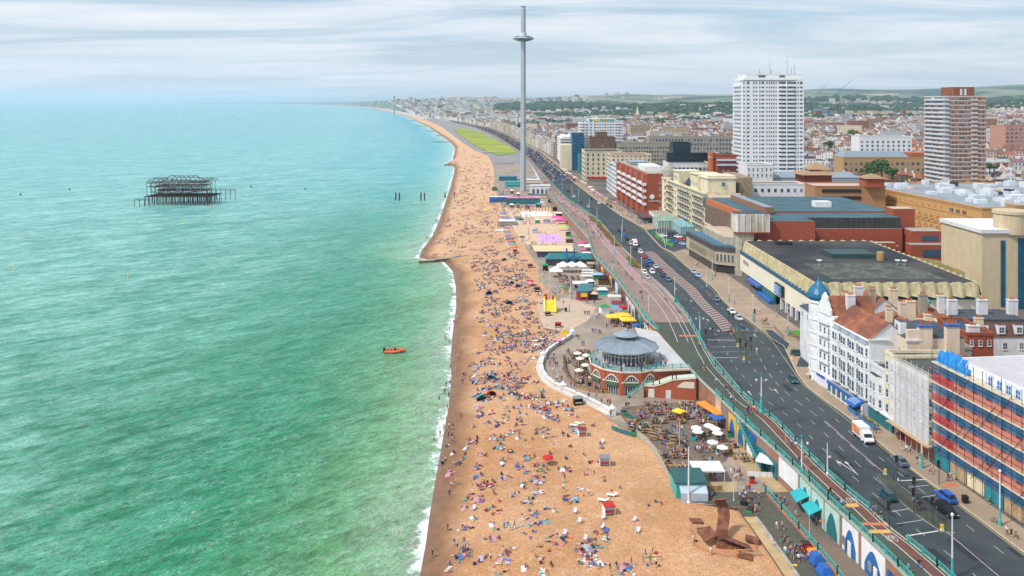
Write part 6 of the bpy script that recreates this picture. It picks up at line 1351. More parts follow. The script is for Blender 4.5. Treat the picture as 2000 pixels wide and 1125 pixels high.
for s in cand:
 x,y,th,w,wc,rc,st=s;u=1000+F*x/y
 if u>2020 or nh>=NEARH or y>1500:rest.append(s);continue
 kind=R.choice('gghf');ok=False
 for _ in range(60):
  ch=R.choice([0,1,2]);plc=place_of(u,y)
  lab=('%s %s-storey house, %s %s roof%s, %s'%(wc,{2:'two',3:'three',4:'four',5:'five',6:'six',7:'seven'}[min(st,7)],rc,{'g':'gabled','h':'hipped','f':'flat'}[kind],('',', one chimney',', two chimneys')[ch],plc)).replace('grey grey','grey')
  if lab not in USED:ok=True;break
  wc=R.choice(WK);rc=R.choice(RK);kind=R.choice('ghf');st=R.choice([2,3,4,5])
 if not ok:rest.append(s);continue
 USED.add(lab);nh+=1;h=st*3.1+.6;dep=R.uniform(9,11);rh=R.uniform(2.0,3.2);z=float(town_z(x,y))
 t=thing('town_house',lab,'house',(x,y,z),'houses in the town behind the seafront',th-(PI if abs(th)>2 else 0));wb,rb=house_mesh(w,dep,h,rh,kind,R)
 obj('wall',wb,t,mats=[wm_[wc]]);ro=obj('roof',rb,t,mats=[rm_[rc],wm_[wc]])
 if y<1150:
  mb=MB();n=max(2,int(w/2.6))
  for f in range(st):
   for i in range(n):
    cx=-w/2+(i+.5)*w/n;z0=.9+f*3.1
    for sg in(-1,):mb.face([(cx-.5,sg*(dep/2+.06),z0),(cx+.5,sg*(dep/2+.06),z0),(cx+.5,sg*(dep/2+.06),z0+1.7),(cx-.5,sg*(dep/2+.06),z0+1.7)],0)
   for i in range(3):
    cy=-dep/2+(i+.5)*dep/3;mb.face([(-w/2-.06,cy+.5,.9+f*3.1),(-w/2-.06,cy-.5,.9+f*3.1),(-w/2-.06,cy-.5,2.6+f*3.1),(-w/2-.06,cy+.5,2.6+f*3.1)],0)
  obj('window',mb,t,mats=[GLASS],kind='stuff')
 for k in range(ch):sx=(-1,1)[k]*(w/2-.6);obj('chimney',MB().box(sx-.5,sx+.5,-.9,.9,h,h+rh+1.4),ro,mats=[wm_[R.choice(['white','red brick','buff','cream'])]])
print('houses',nh,len(cand))
def far_town():
 mats_=[wf_[k] for k in WK]+[rm_[k] for k in RK];V=[];Fc=[];M=[];UV=[];nv=0;rr=random.Random(4)
 lst=[(x,y,th,w,rr.uniform(9,12),WK.index(wc),RK.index(rc),st*3.1) for x,y,th,w,wc,rc,st in rest if y>560]
 y=2450
 while y<8600:
  st_=16+(y-2450)*.010;x=float(D2(y))+12
  while x<(y*.68 if y<6200 else y*.09):
   dens=.80+.25*math.sin(x*.004+1)*math.sin(y*.0031)-(.45*(y-2450)/3700 if x>y*.09 else 0)
   if rr.random()<dens:lst.append((x+rr.uniform(-5,5),y+rr.uniform(-7,7),math.radians(rr.choice([4,-20,30,60])),st_*rr.uniform(.6,1.1),11,rr.choice([0,0,0,0,1,2,3,6,6,6]),rr.choice([0,0,0,1,2,3,4,4,4,5]),rr.choice([6,6,8,10,13])))
   x+=st_*1.3
  y+=st_*1.5+2
 for _ in range(420):
  y=rr.uniform(1250,6500) if _>150 else rr.uniform(1500,9000);x=float(D2(y))+(rr.uniform(15,700)*(1 if rr.random()<.6 else 4) if _<150 else rr.uniform(30,y*.6))
  if x/y<.66 and not blocked(x,y,25):lst.append((x,y,rr.uniform(-.5,.5),rr.uniform(18,50),rr.uniform(14,22),rr.choice([0,1,3,4,5]),rr.choice([0,2,4]),rr.uniform(12,26)))
 for x,y,th,w,dep,wi,ri,h in lst:
  z=float(land_z(x,y));c,s_=math.cos(th),math.sin(th);rh=2.6 if w<17 else .4;q=lambda a,b2,zz:(x+a*c-b2*s_,y+a*s_+b2*c,z+zz);hw,hd=w/2,dep/2
  V+=[q(-hw,-hd,-8),q(hw,-hd,-8),q(hw,hd,-8),q(-hw,hd,-8),q(-hw,-hd,h),q(hw,-hd,h),q(hw,hd,h),q(-hw,hd,h),q(-hw,0,h+rh),q(hw,0,h+rh)]
  for f,m,uv in(((0,1,5,4),wi,(w,h)),((1,2,6,5),wi,(dep,h)),((2,3,7,6),wi,(w,h)),((3,0,4,7),wi,(dep,h))):
   Fc.append([nv+i for i in f]);M.append(m);UV+=[0,-8,uv[0],-8,uv[0],uv[1],0,uv[1]]
  for f in((4,5,9,8),(6,7,8,9)):Fc.append([nv+i for i in f]);M.append(8+ri);UV+=[0,0]*4
  for f in((7,4,8),(5,6,9)):Fc.append([nv+i for i in f]);M.append(wi);UV+=[0,0]*3
  nv+=10
  if rr.random()<.5 and y<3000:
   for a in(-hw+.6,hw-.6):
    V+=[q(a-.5,-.8,h),q(a+.5,-.8,h),q(a+.5,.8,h),q(a-.5,.8,h),q(a-.5,-.8,h+rh+1.3),q(a+.5,-.8,h+rh+1.3),q(a+.5,.8,h+rh+1.3),q(a-.5,.8,h+rh+1.3)]
    for f in((0,1,5,4),(3,0,4,7),(4,5,6,7)):Fc.append([nv+i for i in f]);M.append(wi);UV+=[0,0]*4
    nv+=8
 me=bpy.data.meshes.new('distant_town');me.from_pydata(V,[],Fc)
 for m in mats_:me.materials.append(m)
 me.polygons.foreach_set('material_index',M);uvl=me.uv_layers.new(name='uv');uvl.data.foreach_set('uv',UV);me.update()
 o=bpy.data.objects.new('distant_town',me);COL.objects.link(o);put(o,'mass of far houses and blocks filling the town up to the hills','town',None,'stuff');print('far',len(lst))
far_town()
def woods():
 rr=random.Random(8);pts=[]
 ico_v=[];t_=(1+5**.5)/2
 for a in((-1,t_,0),(1,t_,0),(-1,-t_,0),(1,-t_,0),(0,-1,t_),(0,1,t_),(0,-1,-t_),(0,1,-t_),(t_,0,-1),(t_,0,1),(-t_,0,-1),(-t_,0,1)):ico_v.append(Vector(a).normalized())
 ico_f=[(0,11,5),(0,5,1),(0,1,7),(0,7,10),(0,10,11),(1,5,9),(5,11,4),(11,10,2),(10,7,6),(7,1,8),(3,9,4),(3,4,2),(3,2,6),(3,6,8),(3,8,9),(4,9,5),(2,4,11),(6,2,10),(8,6,7),(9,8,1)]
 for _ in range(1500):
  y=rr.uniform(620,2600);x=y*rr.uniform(.06,.68)
  if not blocked(x,y,6):pts.append((x,y,rr.uniform(2.5,5.5)*(1 if y<1300 else 1.7)))
 for _ in range(9000):
  y=rr.uniform(2300,6800);x=y*rr.uniform(-.02,.70)
  if x<float(D2(y))+60:continue
  w=math.sin(x*.0019+1.2*math.sin(y*.0012))+math.sin(y*.0034+x*.0009)+(y-3200)/2600+(.9 if x/y>.54 and y>2600 else 0)
  if w>.55:pts.append((x,y,rr.uniform(8,17)*(1+(y-2300)/5000)))
 for _ in range(420):y=rr.uniform(1250,1700);x=y*rr.uniform(.585,.70);pts.append((x,y,rr.uniform(6,11)))
 V=[];Fc=[];M=[]
 for x,y,r in pts:
  z=float(land_z(x,y))+r*.5;n=len(V);sq=rr.uniform(.55,.8);mi=rr.choice([0,0,1])
  for v in ico_v:k=r*rr.uniform(.75,1.2);V.append((x+v.x*k,y+v.y*k,z+v.z*k*sq))
  for f in ico_f:Fc.append([n+i for i in f]);M.append(mi)
 me=bpy.data.meshes.new('woodland');me.from_pydata(V,[],Fc);me.materials.append(mat('wood_dark',(.014,.050,.028),.9,.5,.12));me.materials.append(mat('wood_green',(.025,.085,.035),.9,.4,.12));me.polygons.foreach_set('material_index',M);me.update()
 o=bpy.data.objects.new('woodland',me);COL.objects.link(o);put(o,'far woods and garden trees between the houses and hills','woods',None,'stuff')
woods()
def far_things():
 x,y,_=P(770,221,6);t=thing('power_station_chimney','thin pale power station chimney on the far harbour shore','chimney',(x,y,0));obj('stack',MB().tube((0,0,0),(0,0,112),5,10,0,3.6),t,mats=[CONC]);obj('top_band',MB().tube((0,0,112),(0,0,122),4.6,10),t,mats=[STEEL])
 for i,(u,v,h,z,lab) in enumerate(((1590,232,46,22,'slim tower crane just right of the tallest white tower'),(1603,230,62,22,'taller tilted crane right of the tallest white tower'),(1640,236,58,22,'faint crane standing apart further right'))):
  x,y,_=P(u,v,z);t=thing('construction_crane',lab,'crane',(x,y,z));hh=h*1.6;obj('crane_tower',MB().tube((0,0,0),(0,0,hh),.9,4),t,mats=[mat('crane_grey',(.14,.2,.26),.6,0)]);obj('jib',MB().tube((-14,0,hh*.9),(22+8*i,0,hh*1.35),.6,4),t,mats=[mat('crane_grey',(.14,.2,.26),.6,0)])
 x,y,_=P(1245,236,22);t=thing('church_spire','pale stone church with a pointed spire among distant rooftops','church',(x,y,16));obj('tower',MB().box(-6,6,-6,6,-4,26),t,mats=[CONC]);obj('spire',MB().lathe([(7,26),(0,52)],4,(0,0),0,PI/4),t,mats=[PINKC]);obj('nave',MB().box(6,50,-8,8,-4,14).gable(6,50,-8,8,14,22,'x',0,0),t,mats=[CONC])
 x,y,_=P(1600,228,22);t=thing('apartment_block','blue-grey block under construction beside the cranes','building',(x,y,16));obj('wall',MB().box(-20,30,-10,10,-6,40,0,1).box(36,70,-8,8,-6,30,0,1),t,mats=[facade('far_blue_block',(.22,.30,.38),(.04,.06,.1),4,3.4,.5,.5),CONC])
 x,y,_=P(1965,222,30);t=thing('long_white_building','long white low building beyond the green slope at the right edge','building',(x,y,26));obj('wall',MB().box(-60,90,-10,10,-6,16,0,1),t,mats=[facade('far_white_block',(.7,.7,.7),(.05,.06,.08),5,4,.5,.5),WHITE2])
 x,y,_=P(1940,278,22);t=thing('white_crescent','long white terrace above the roofs right of the brick tower','terrace',(x,y,22));obj('wall',MB().box(-16,60,-7,7,-8,15,0,1),t,mats=[facade('far_white_block2',(.76,.76,.74),(.05,.06,.08),3,4,.35,.5),ROOFD])
far_things()
# ================================================================ VEHICLES
TYRE=mat('tyre',(.012,.012,.012),.9,0);RIM=mat('wheel_rim',(.4,.4,.42),.35,0,metal=.6);HL=mat('headlight',(.75,.78,.8),.1,0);TL=mat('tail_light',(.4,.01,.01),.2,0)
def loft(secs,m=0,mb=None):
 mb=mb or MB()
 for a,b2 in zip(secs,secs[1:]):
  n=len(a)
  for i in range(n):mb.face([a[i],a[(i+1)%n],b2[(i+1)%n],b2[i]],m)
 mb.face(secs[0][::-1],m);mb.face(secs[-1],m);return mb
CARM={}
def car_parts(kind):
 """front towards -Y; returns meshes without the paint"""
 if kind in CARM:return CARM[kind]
 Lh,Wd,H={'saloon':(2.25,.88,1.43),'hatch':(2.0,.86,1.50),'estate':(2.3,.90,1.62)}[kind]
 sec=lambda y,w,z0,z1:[(-w,y,z0),(-w*.97,y,(z0+z1)/2+.1),(-w*.86,y,z1),(w*.86,y,z1),(w*.97,y,(z0+z1)/2+.1),(w,y,z0)][::-1]
 body=loft([sec(-Lh,Wd*.80,.30,.62),sec(-Lh+.12,Wd*.94,.22,.74),sec(-Lh+.9,Wd,.20,.90),sec(-.4,Wd,.18,.96),sec(Lh-1.0,Wd,.2,.98),sec(Lh-.12,Wd*.95,.26,.94),sec(Lh,Wd*.84,.36,.84)])
 rear={'saloon':(1.0,1.75),'hatch':(1.45,1.92),'estate':(1.7,2.18)}[kind]
 q=lambda y,w,z:[(-w,y,z),(w,y,z)]
 b0,b1=q(-1.15,Wd*.88,.93),q(rear[1],Wd*.86,.95);t0,t1=q(-.35,Wd*.66,H),q(rear[0],Wd*.66,H-.03)
 glass=MB();cab=[b0[0],b0[1],b1[1],b1[0],t0[0],t0[1],t1[1],t1[0]]
 glass.face([cab[0],cab[1],cab[5],cab[4]]).face([cab[1],cab[2],cab[6],cab[5]]).face([cab[2],cab[3],cab[7],cab[6]]).face([cab[3],cab[0],cab[4],cab[7]])
 roof=MB().prism([(-Wd*.68,-.38),(Wd*.68,-.38),(Wd*.68,rear[0]+.05),(-Wd*.68,rear[0]+.05)],H-.05,H+.02,0);pl=roof
 for s in(0,1):
  for a,b2 in((cab[s],cab[4+s]),(cab[3-s],cab[7-s])):roof.tube(a,b2,.05,4)
  m1=tuple((a+b2)/2 for a,b2 in zip(cab[s],cab[3-s]));m2=tuple((a+b2)/2 for a,b2 in zip(cab[4+s],cab[7-s]));roof.tube(m1,m2,.05,4)
 wh=MB().tube((-.10,0,0),(.10,0,0),.33,12);rim=MB().tube((-.115,0,0),(.115,0,0),.20,8)
 CARM[kind]=(body.mesh('body',[paint('grey')]),glass.mesh('window_glass',[mat('car_glass',(.02,.03,.04),.08,0)]),roof.mesh('roof',[paint('grey')]),wh.mesh('wheel',[TYRE]),rim.mesh('rim',[RIM]),MB().box(-.17,.17,-.05,.05,-.07,.07).mesh('headlight',[HL]),MB().box(-.14,.14,-.04,.04,-.09,.09).mesh('tail_light',[TL]),Lh,Wd)
 return CARM[kind]
def colour(o,m):
 o.material_slots[0].link='OBJECT';o.material_slots[0].material=m
PCOL={'silver':(.5,.54,.58),'slate blue':(.10,.15,.20),'dark teal':(.015,.07,.09)}
NAMED.update(PCOL)
def car(u,v,col,kind,lab,head=0.0,z=5.88,grp='cars on the coast road',full=True):
 x,y,_=P(u,v,z);dx=float(D(y+6)-D(y-6))/12;rz=head-math.atan(dx);t=thing('car',lab,'car',(x,y,z),grp,rz);bd,gl,rf,wh,rim,hl,tl,Lh,Wd=car_parts(kind);pm=paint(col)
 o=obj('body',bd,t);colour(o,pm);obj('window_glass',gl,t);o=obj('roof',rf,t);colour(o,pm)
 for sx in(-1,1):
  for sy in(-1,1):
   w=obj('wheel',wh,t,(sx*(Wd-.08),sy*(Lh-.78),.33))
   if full:obj('rim',rim,w)
 if full:
  for sx in(-1,1):obj('headlight',hl,t,(sx*(Wd*.62),-Lh-.0+.05,.62));obj('tail_light',tl,t,(sx*(Wd*.66),Lh-.05,.74))
for a in(((1757,905),'slate blue','saloon','grey-blue saloon alone in the dark lane before the near crossing',PI),((1733,973),'dark teal','hatch','dark teal hatchback passing the near traffic island',PI),((1847,975),'blue','estate','metallic blue people carrier beside the scaffolded building',PI+0),((1849,1002),'black','estate','black estate car beside the blue people carrier',0),((1549,745),'dark teal','saloon','dark teal car rounding the bend by the onion dome corner',0),((1429,611),'white','saloon','bright white taxi in the lane beside the plaza',0),((1443,624),'silver','saloon','silver taxi just behind the white one before the crossing',0),((1400,587),'slate blue','hatch','small grey-blue car alone beside the plaza kerb',0),((1355,533),'silver','hatch','silver car parked first at the kerb by the concrete pylon',0),((1364,540),'pale blue','saloon','pale car parked second at the kerb by the concrete pylon',0)):
 car(*a[0],a[1],a[2],a[3],a[4],grp='cars on the near road')
car(1560,694,'dark teal','estate','dark car turning into the side street by the subway ramp',PI/2,6.0,'cars on the near road')
jam=[(1251,494,'white','pale hatchback left of the red and white car in the queue'),(1258,504,'red','red car with white roof in the traffic queue'),(1268,512,'blue','blue car just behind the red one in the queue'),(1263,520,'navy','navy car half hidden by the lamp post in the queue'),(1259,534,'white','white van-like car nearest the promenade in the queue'),(1274,533,'white','white car in the middle lane of the queue'),(1281,523,'silver','silver-blue car ahead of the dark red one'),(1290,531,'maroon','dark red car in the outer lane of the queue'),(1296,540,'navy','navy car second from the end of the queue'),(1305,548,'slate blue','grey-blue car last in the outer lane'),(1265,544,'silver','silver car last beside the white pole'),(1241,488,'black','black car in front of the pale hatchback'),(1232,477,'silver','silver car ahead of the small ambulance'),(1225,469,'black','dark car in the curve of the queue'),(1220,462,'blue','blue car further up the queue'),(1209,452,'black','black car by the planted verge'),(1218,450,'maroon','maroon car in the outer lane by the verge'),(1214,458,'navy','navy car in the inner lane by the verge'),(1193,405,'black','dark car by the red brick hotel canopy'),(1186,401,'navy','dark blue car ahead of the dark one by the hotel canopy'),(1170,398,'white','white car alone beyond the brick hotel'),(1155,389,'black','black car alone on the far carriageway'),(1135,396,'navy','navy car passing the stone tollhouse'),(1149,405,'silver','silver car passing the kerb railing end'),(1121,385,'white','pale car beyond the tollhouse'),(1094,364,'blue','blue car near the observation tower'),(1110,374,'black','black car near the observation tower')]
for u,v,c,lab in jam:car(u,v,c,R.choice(['saloon','hatch','estate']),lab,full=False,grp='cars queueing along the seafront')
fc=[(1296,462,'white','white car parked on the hotel forecourt'),(1312,459,'navy','navy car at the back of the hotel forecourt'),(1306,466,'dark teal','dark green car between the forecourt flower beds'),(1314,474,'blue','deep blue car on the forecourt near the turning circle'),(1325,464,'white','white car by the aqua glazed entrance'),(1331,469,'red','red car by the aqua glazed entrance'),(1335,478,'pale blue','bright blue car nearest the beige wing')]
for i,(u,v,c,lab) in enumerate(fc):car(u,v,c,'saloon',lab,.9,6.012,'cars parked on the hotel forecourt',False)
def far_traffic():
 rr=random.Random(2);mb=MB();ms=[paint(c) for c in('white','black','navy','silver','red','blue','grey')];y=760
 while y<2400:
  for f in(.18,.42,.68,.9,1.12):
   if rr.random()<(.72 if f!=.68 else .4):
    x=across(y,f)+rr.uniform(-.3,.3);m=rr.randrange(7);mb.box(x-.9,x+.9,y-2.1,y+2.1,6.05,6.9,m);mb.box(x-.75,x+.75,y-1.1,y+1.5,6.9,7.5,1)
  y+=6.2
 o=obj('distant_traffic',mb,mats=ms);put(o,'dense distant cars lining the far seafront road beside the lawns','traffic',None,'stuff')
far_traffic()
def van(u,v,lab,box_m,k=1.0,head=0.0,z=5.88):
 x,y,_=P(u,v,z);dx=float(D(y+6)-D(y-6))/12;t=thing('delivery_van',lab,'van',(x,y,z),None,head-math.atan(dx));W_=WHITE
 obj('cab',loft([[(-1,-3.0,.35),(1,-3.0,.35),(1,-3.0,.95),(-1,-3.0,.95)],[(-1.02,-2.5,.3),(1.02,-2.5,.3),(1.02,-2.5,1.25),(-1.02,-2.5,1.25)],[(-1.02,-1.7,.3),(1.02,-1.7,.3),(.95,-1.7,2.3),(-.95,-1.7,2.3)],[(-1.02,-.9,.3),(1.02,-.9,.3),(.95,-.9,2.4),(-.95,-.9,2.4)]]),t,mats=[W_])
 obj('windscreen',MB().face([(-.88,-2.48,1.36),(.88,-2.48,1.36),(.84,-1.82,2.12),(-.84,-1.82,2.12)]),t,mats=[mat('car_glass',(.02,.03,.04),.08,0)])
 bx=obj('cargo_box',MB().box(-1.1,1.1,-.85,3.0,.6,3.0),t,mats=[WHITE])
 for i in range(5):obj('orange_panel',MB().box(-1.13,-1.1,-.6+i*.72,-.05+i*.72,.9,2.7),bx,mats=[box_m]);
 for sx in(-1,1):
  for yy in(-2.1,1.9):obj('wheel',car_parts('saloon')[3],t,(sx*.95,yy,.33),scale=(1.1,1.1,1.1))
 for sx in(-1,1):obj('headlight',car_parts('saloon')[5],t,(sx*.75,-3.0,.75))
 obj('bumper',MB().box(-1.0,1.0,-3.12,-2.98,.3,.6),t,mats=[BLACK])
van(1686,858,'white box van with orange and white stripes on its side, parked by the blue planters',mat('van_orange',(.8,.22,.03),.5,.4,1.5))
van(1240,480,'small white and red ambulance-like van in the traffic queue',cl('red'))
# ================================================================ PEOPLE
def body_mesh(name,J,lvl=1):
 """one continuous skinned body; J: joints. returns mesh with slots skin, hair, top, bottom"""
 order=['pel','wst','chs','nck','hd0','hd1','shL','elL','haL','shR','elR','haR','hiL','knL','anL','toL','hiR','knR','anR','toR']
 rad=dict(pel=.125,wst=.115,chs=.13,nck=.05,hd0=.09,hd1=.085,shL=.065,elL=.045,haL=.035,hiL=.095,knL=.06,anL=.04,toL=.04)
 E_=[('pel','wst',2),('wst','chs',2),('chs','nck',0),('nck','hd0',0),('hd0','hd1',1),('chs','shL',2),('shL','elL',2),('elL','haL',0),('chs','shR',2),('shR','elR',2),('elR','haR',0),('pel','hiL',3),('hiL','knL',3),('knL','anL',0),('anL','toL',3),('pel','hiR',3),('hiR','knR',3),('knR','anR',0),('anR','toR',3)]
 me=bpy.data.meshes.new(name);me.from_pydata([J[k] for k in order],[(order.index(a),order.index(b2)) for a,b2,_ in E_],[])
 o=bpy.data.objects.new(name,me);COL.objects.link(o);sk=o.modifiers.new('s','SKIN');
 for i,k in enumerate(order):
  r=rad.get(k) or rad[k.replace('R','L')];d=me.skin_vertices[0].data[i];d.radius=(r,r*(.8 if k in('pel','wst','chs') else 1));d.use_root=(k=='pel')
 if lvl:s=o.modifiers.new('d','SUBSURF');s.levels=lvl;s.render_levels=lvl
 dg=bpy.context.evaluated_depsgraph_get();m2=bpy.data.meshes.new_from_object(o.evaluated_get(dg));bpy.data.objects.remove(o);m2 .name=name
 hc=Vector(J['hd0']).lerp(Vector(J['hd1']),.5);up=(Vector(J['hd1'])-Vector(J['hd0'])).normalized();fw=Vector(J['fw'])
 for p in m2 .polygons:
  c=p.center;best=9;lab=0
  for a,b2,l in E_:
   A,Bv=Vector(J[a]),Vector(J[b2]);t=max(0,min(1,(c-A).dot(Bv-A)/(Bv-A).length_squared));r=rad.get(a) or rad[a.replace('R','L')];d=(c-A.lerp(Bv,t)).length-r*.6
   if d<best:best=d;lab=l
  q=c-hc
  if(lab in(0,1)) and q.length<.2 and c[2]*0==0:
   if(c-Vector(J['nck'])).length>.07:lab=1 if(q.dot(up)>.045 or q.dot(fw)<-.02) else 0
  p.material_index=lab;p.use_smooth=True
 for _ in range(4):m2 .materials.append(paint('grey'))
 return m2
def sym(**k):
 J={}
 for a,v in k.items():
  if a.endswith('L') and a[:-1]+'R' not in k:J[a[:-1]+'R']=(-v[0],v[1],v[2])
  J[a]=v
 return J
POSE={'standing':sym(fw=(0,-1,0),pel=(0,0,.92),wst=(0,0,1.1),chs=(0,0,1.34),nck=(0,0,1.48),hd0=(0,-.02,1.58),hd1=(0,-.01,1.68),shL=(.19,0,1.40),elL=(.26,.02,1.12),haL=(.26,-.08,.86),hiL=(.10,0,.88),knL=(.11,-.02,.48),anL=(.11,.02,.08),toL=(.12,-.14,.04)),'walking':dict(fw=(0,-1,0),pel=(0,0,.90),wst=(0,-.01,1.08),chs=(0,-.03,1.33),nck=(0,-.05,1.46),hd0=(0,-.07,1.56),hd1=(0,-.07,1.66),shL=(.19,-.02,1.39),elL=(.25,.14,1.14),haL=(.25,.10,.88),shR=(-.19,-.04,1.39),elR=(-.25,-.16,1.14),haR=(-.23,-.32,.96),hiL=(.10,0,.87),knL=(.11,-.20,.50),anL=(.11,-.28,.09),toL=(.11,-.42,.06),hiR=(-.10,0,.87),knR=(-.11,.06,.47),anR=(-.11,.34,.16),toR=(-.11,.26,.04)),'sitting':sym(fw=(0,-1,0),pel=(0,0,.13),wst=(0,.04,.32),chs=(0,.02,.56),nck=(0,-.02,.69),hd0=(0,-.05,.79),hd1=(0,-.05,.89),shL=(.19,.02,.61),elL=(.24,-.14,.40),haL=(.12,-.34,.42),hiL=(.10,-.04,.12),knL=(.14,-.42,.46),anL=(.12,-.72,.08),toL=(.12,-.86,.05)),'leaning back':sym(fw=(0,-1,.3),pel=(0,0,.12),wst=(0,.12,.28),chs=(0,.28,.46),nck=(0,.32,.59),hd0=(0,.32,.69),hd1=(0,.34,.79),shL=(.19,.30,.50),elL=(.26,.44,.28),haL=(.26,.50,.04),hiL=(.10,-.04,.11),knL=(.12,-.48,.16),anL=(.12,-.88,.08),toL=(.13,-.98,.12)),'lying':sym(fw=(0,0,1),pel=(0,0,.12),wst=(0,.2,.12),chs=(0,.42,.12),nck=(0,.56,.12),hd0=(0,.66,.14),hd1=(0,.78,.15),shL=(.19,.46,.11),elL=(.30,.24,.07),haL=(.28,0,.06),hiL=(.10,-.06,.11),knL=(.13,-.46,.14),anL=(.14,-.86,.07),toL=(.15,-.92,.14)),'lying face down':sym(fw=(0,0,-1),pel=(0,0,.13),wst=(0,.2,.13),chs=(0,.40,.18),nck=(0,.52,.26),hd0=(0,.60,.30),hd1=(0,.68,.34),shL=(.19,.44,.17),elL=(.24,.60,.05),haL=(.08,.74,.05),hiL=(.10,-.06,.11),knL=(.12,-.46,.08),anL=(.12,-.86,.10),toL=(.12,-.96,.05)),'seated':sym(fw=(0,-1,0),pel=(0,0,.56),wst=(0,.03,.74),chs=(0,.02,.98),nck=(0,-.02,1.11),hd0=(0,-.05,1.21),hd1=(0,-.05,1.31),shL=(.19,.02,1.03),elL=(.25,-.10,.80),haL=(.14,-.34,.78),hiL=(.10,-.05,.55),knL=(.12,-.44,.54),anL=(.12,-.46,.10),toL=(.12,-.60,.05))}
PM_={k:body_mesh('body',J,1) for k,J in POSE.items()}
PLOW={}
for k,J in POSE.items():
 m=body_mesh('low',J,0);m.calc_loop_triangles();n=len(m.vertices);co=np.zeros(n*3);m.vertices.foreach_get('co',co);tr=np.zeros(len(m.loop_triangles)*3,dtype=np.int32);m.loop_triangles.foreach_get('vertices',tr);mi=np.array([m.polygons[t.polygon_index].material_index for t in m.loop_triangles]);PLOW[k]=(co.reshape(-1,3),tr.reshape(-1,3),mi);bpy.data.meshes.remove(m)
SKIN={'s1':(.62,.36,.24),'s2':(.50,.27,.17),'s3':(.17,.08,.045),'s4':(.68,.42,.31)};HAIR={'h1':(.03,.018,.012),'h2':(.10,.05,.025),'h3':(.35,.22,.09),'h4':(.012,.01,.01)}
TOPS=['white','black','navy','blue','pale blue','red','pink','purple','yellow','green','grey','teal','orange','beige','lilac','maroon','white','black','navy','black','black','navy','purple','grey','maroon'];BOTS=['black','navy','blue','grey','white','beige','maroon','teal','purple','brown']
people=[]
def person(x,y,z,rz,pose,place,grp,top=None,bot=None,bare=False,s=1.0):
 people.append([x,y,z,rz,pose,place,grp,top or R.choice(TOPS),bot or R.choice(BOTS),bare,s])
towels=[]
def spot_name(u,v):
 if v>1040:a='in the near strip of shingle'
 elif v>960:a='on the open near shingle'
 elif v>880:a='halfway down the shingle'
 elif v>810:a='below the end of the curved white wall'
 elif v>745:a='on the shingle level with the curved wall'
 elif v>690:a='on the crowded shingle level with the round restaurant'
 elif v>620:a='in the crowd below the yellow slide'
 else:a='in the dense crowd further along'
 return a
def group_at(u,v,n,tow=None,poses=None,cols=None,spread=1.0,stand=False):
 x,y,z=PB(u,v);k=R.uniform(0,6)
 for i in range(n):
  a=k+2*PI*i/max(n,1);r=.62*spread*(n**.5)*(0 if n==1 else 1);px,py=x+r*math.cos(a),y+r*math.sin(a)*1.2
  ps='standing' if stand else R.choice(poses or['sitting','sitting','leaning back','sitting','lying','lying face down'])
  if stand and R.random()<.4:ps='walking'
  person(px,py,float(beach_z(px,py))+.02,R.uniform(0,6),ps,spot_name(u,v)+(' near the water' if px-float(S(py))<13 else ''),'people on the shingle beach',R.choice(cols) if cols else None,None,R.random()<.3)
 if tow:
  for j,c in enumerate(tow if isinstance(tow,list) else[tow]):towels.append((x+j*1.2-.3,y+R.uniform(-.4,.4),c,R.uniform(-.7,.7),spot_name(u,v)))
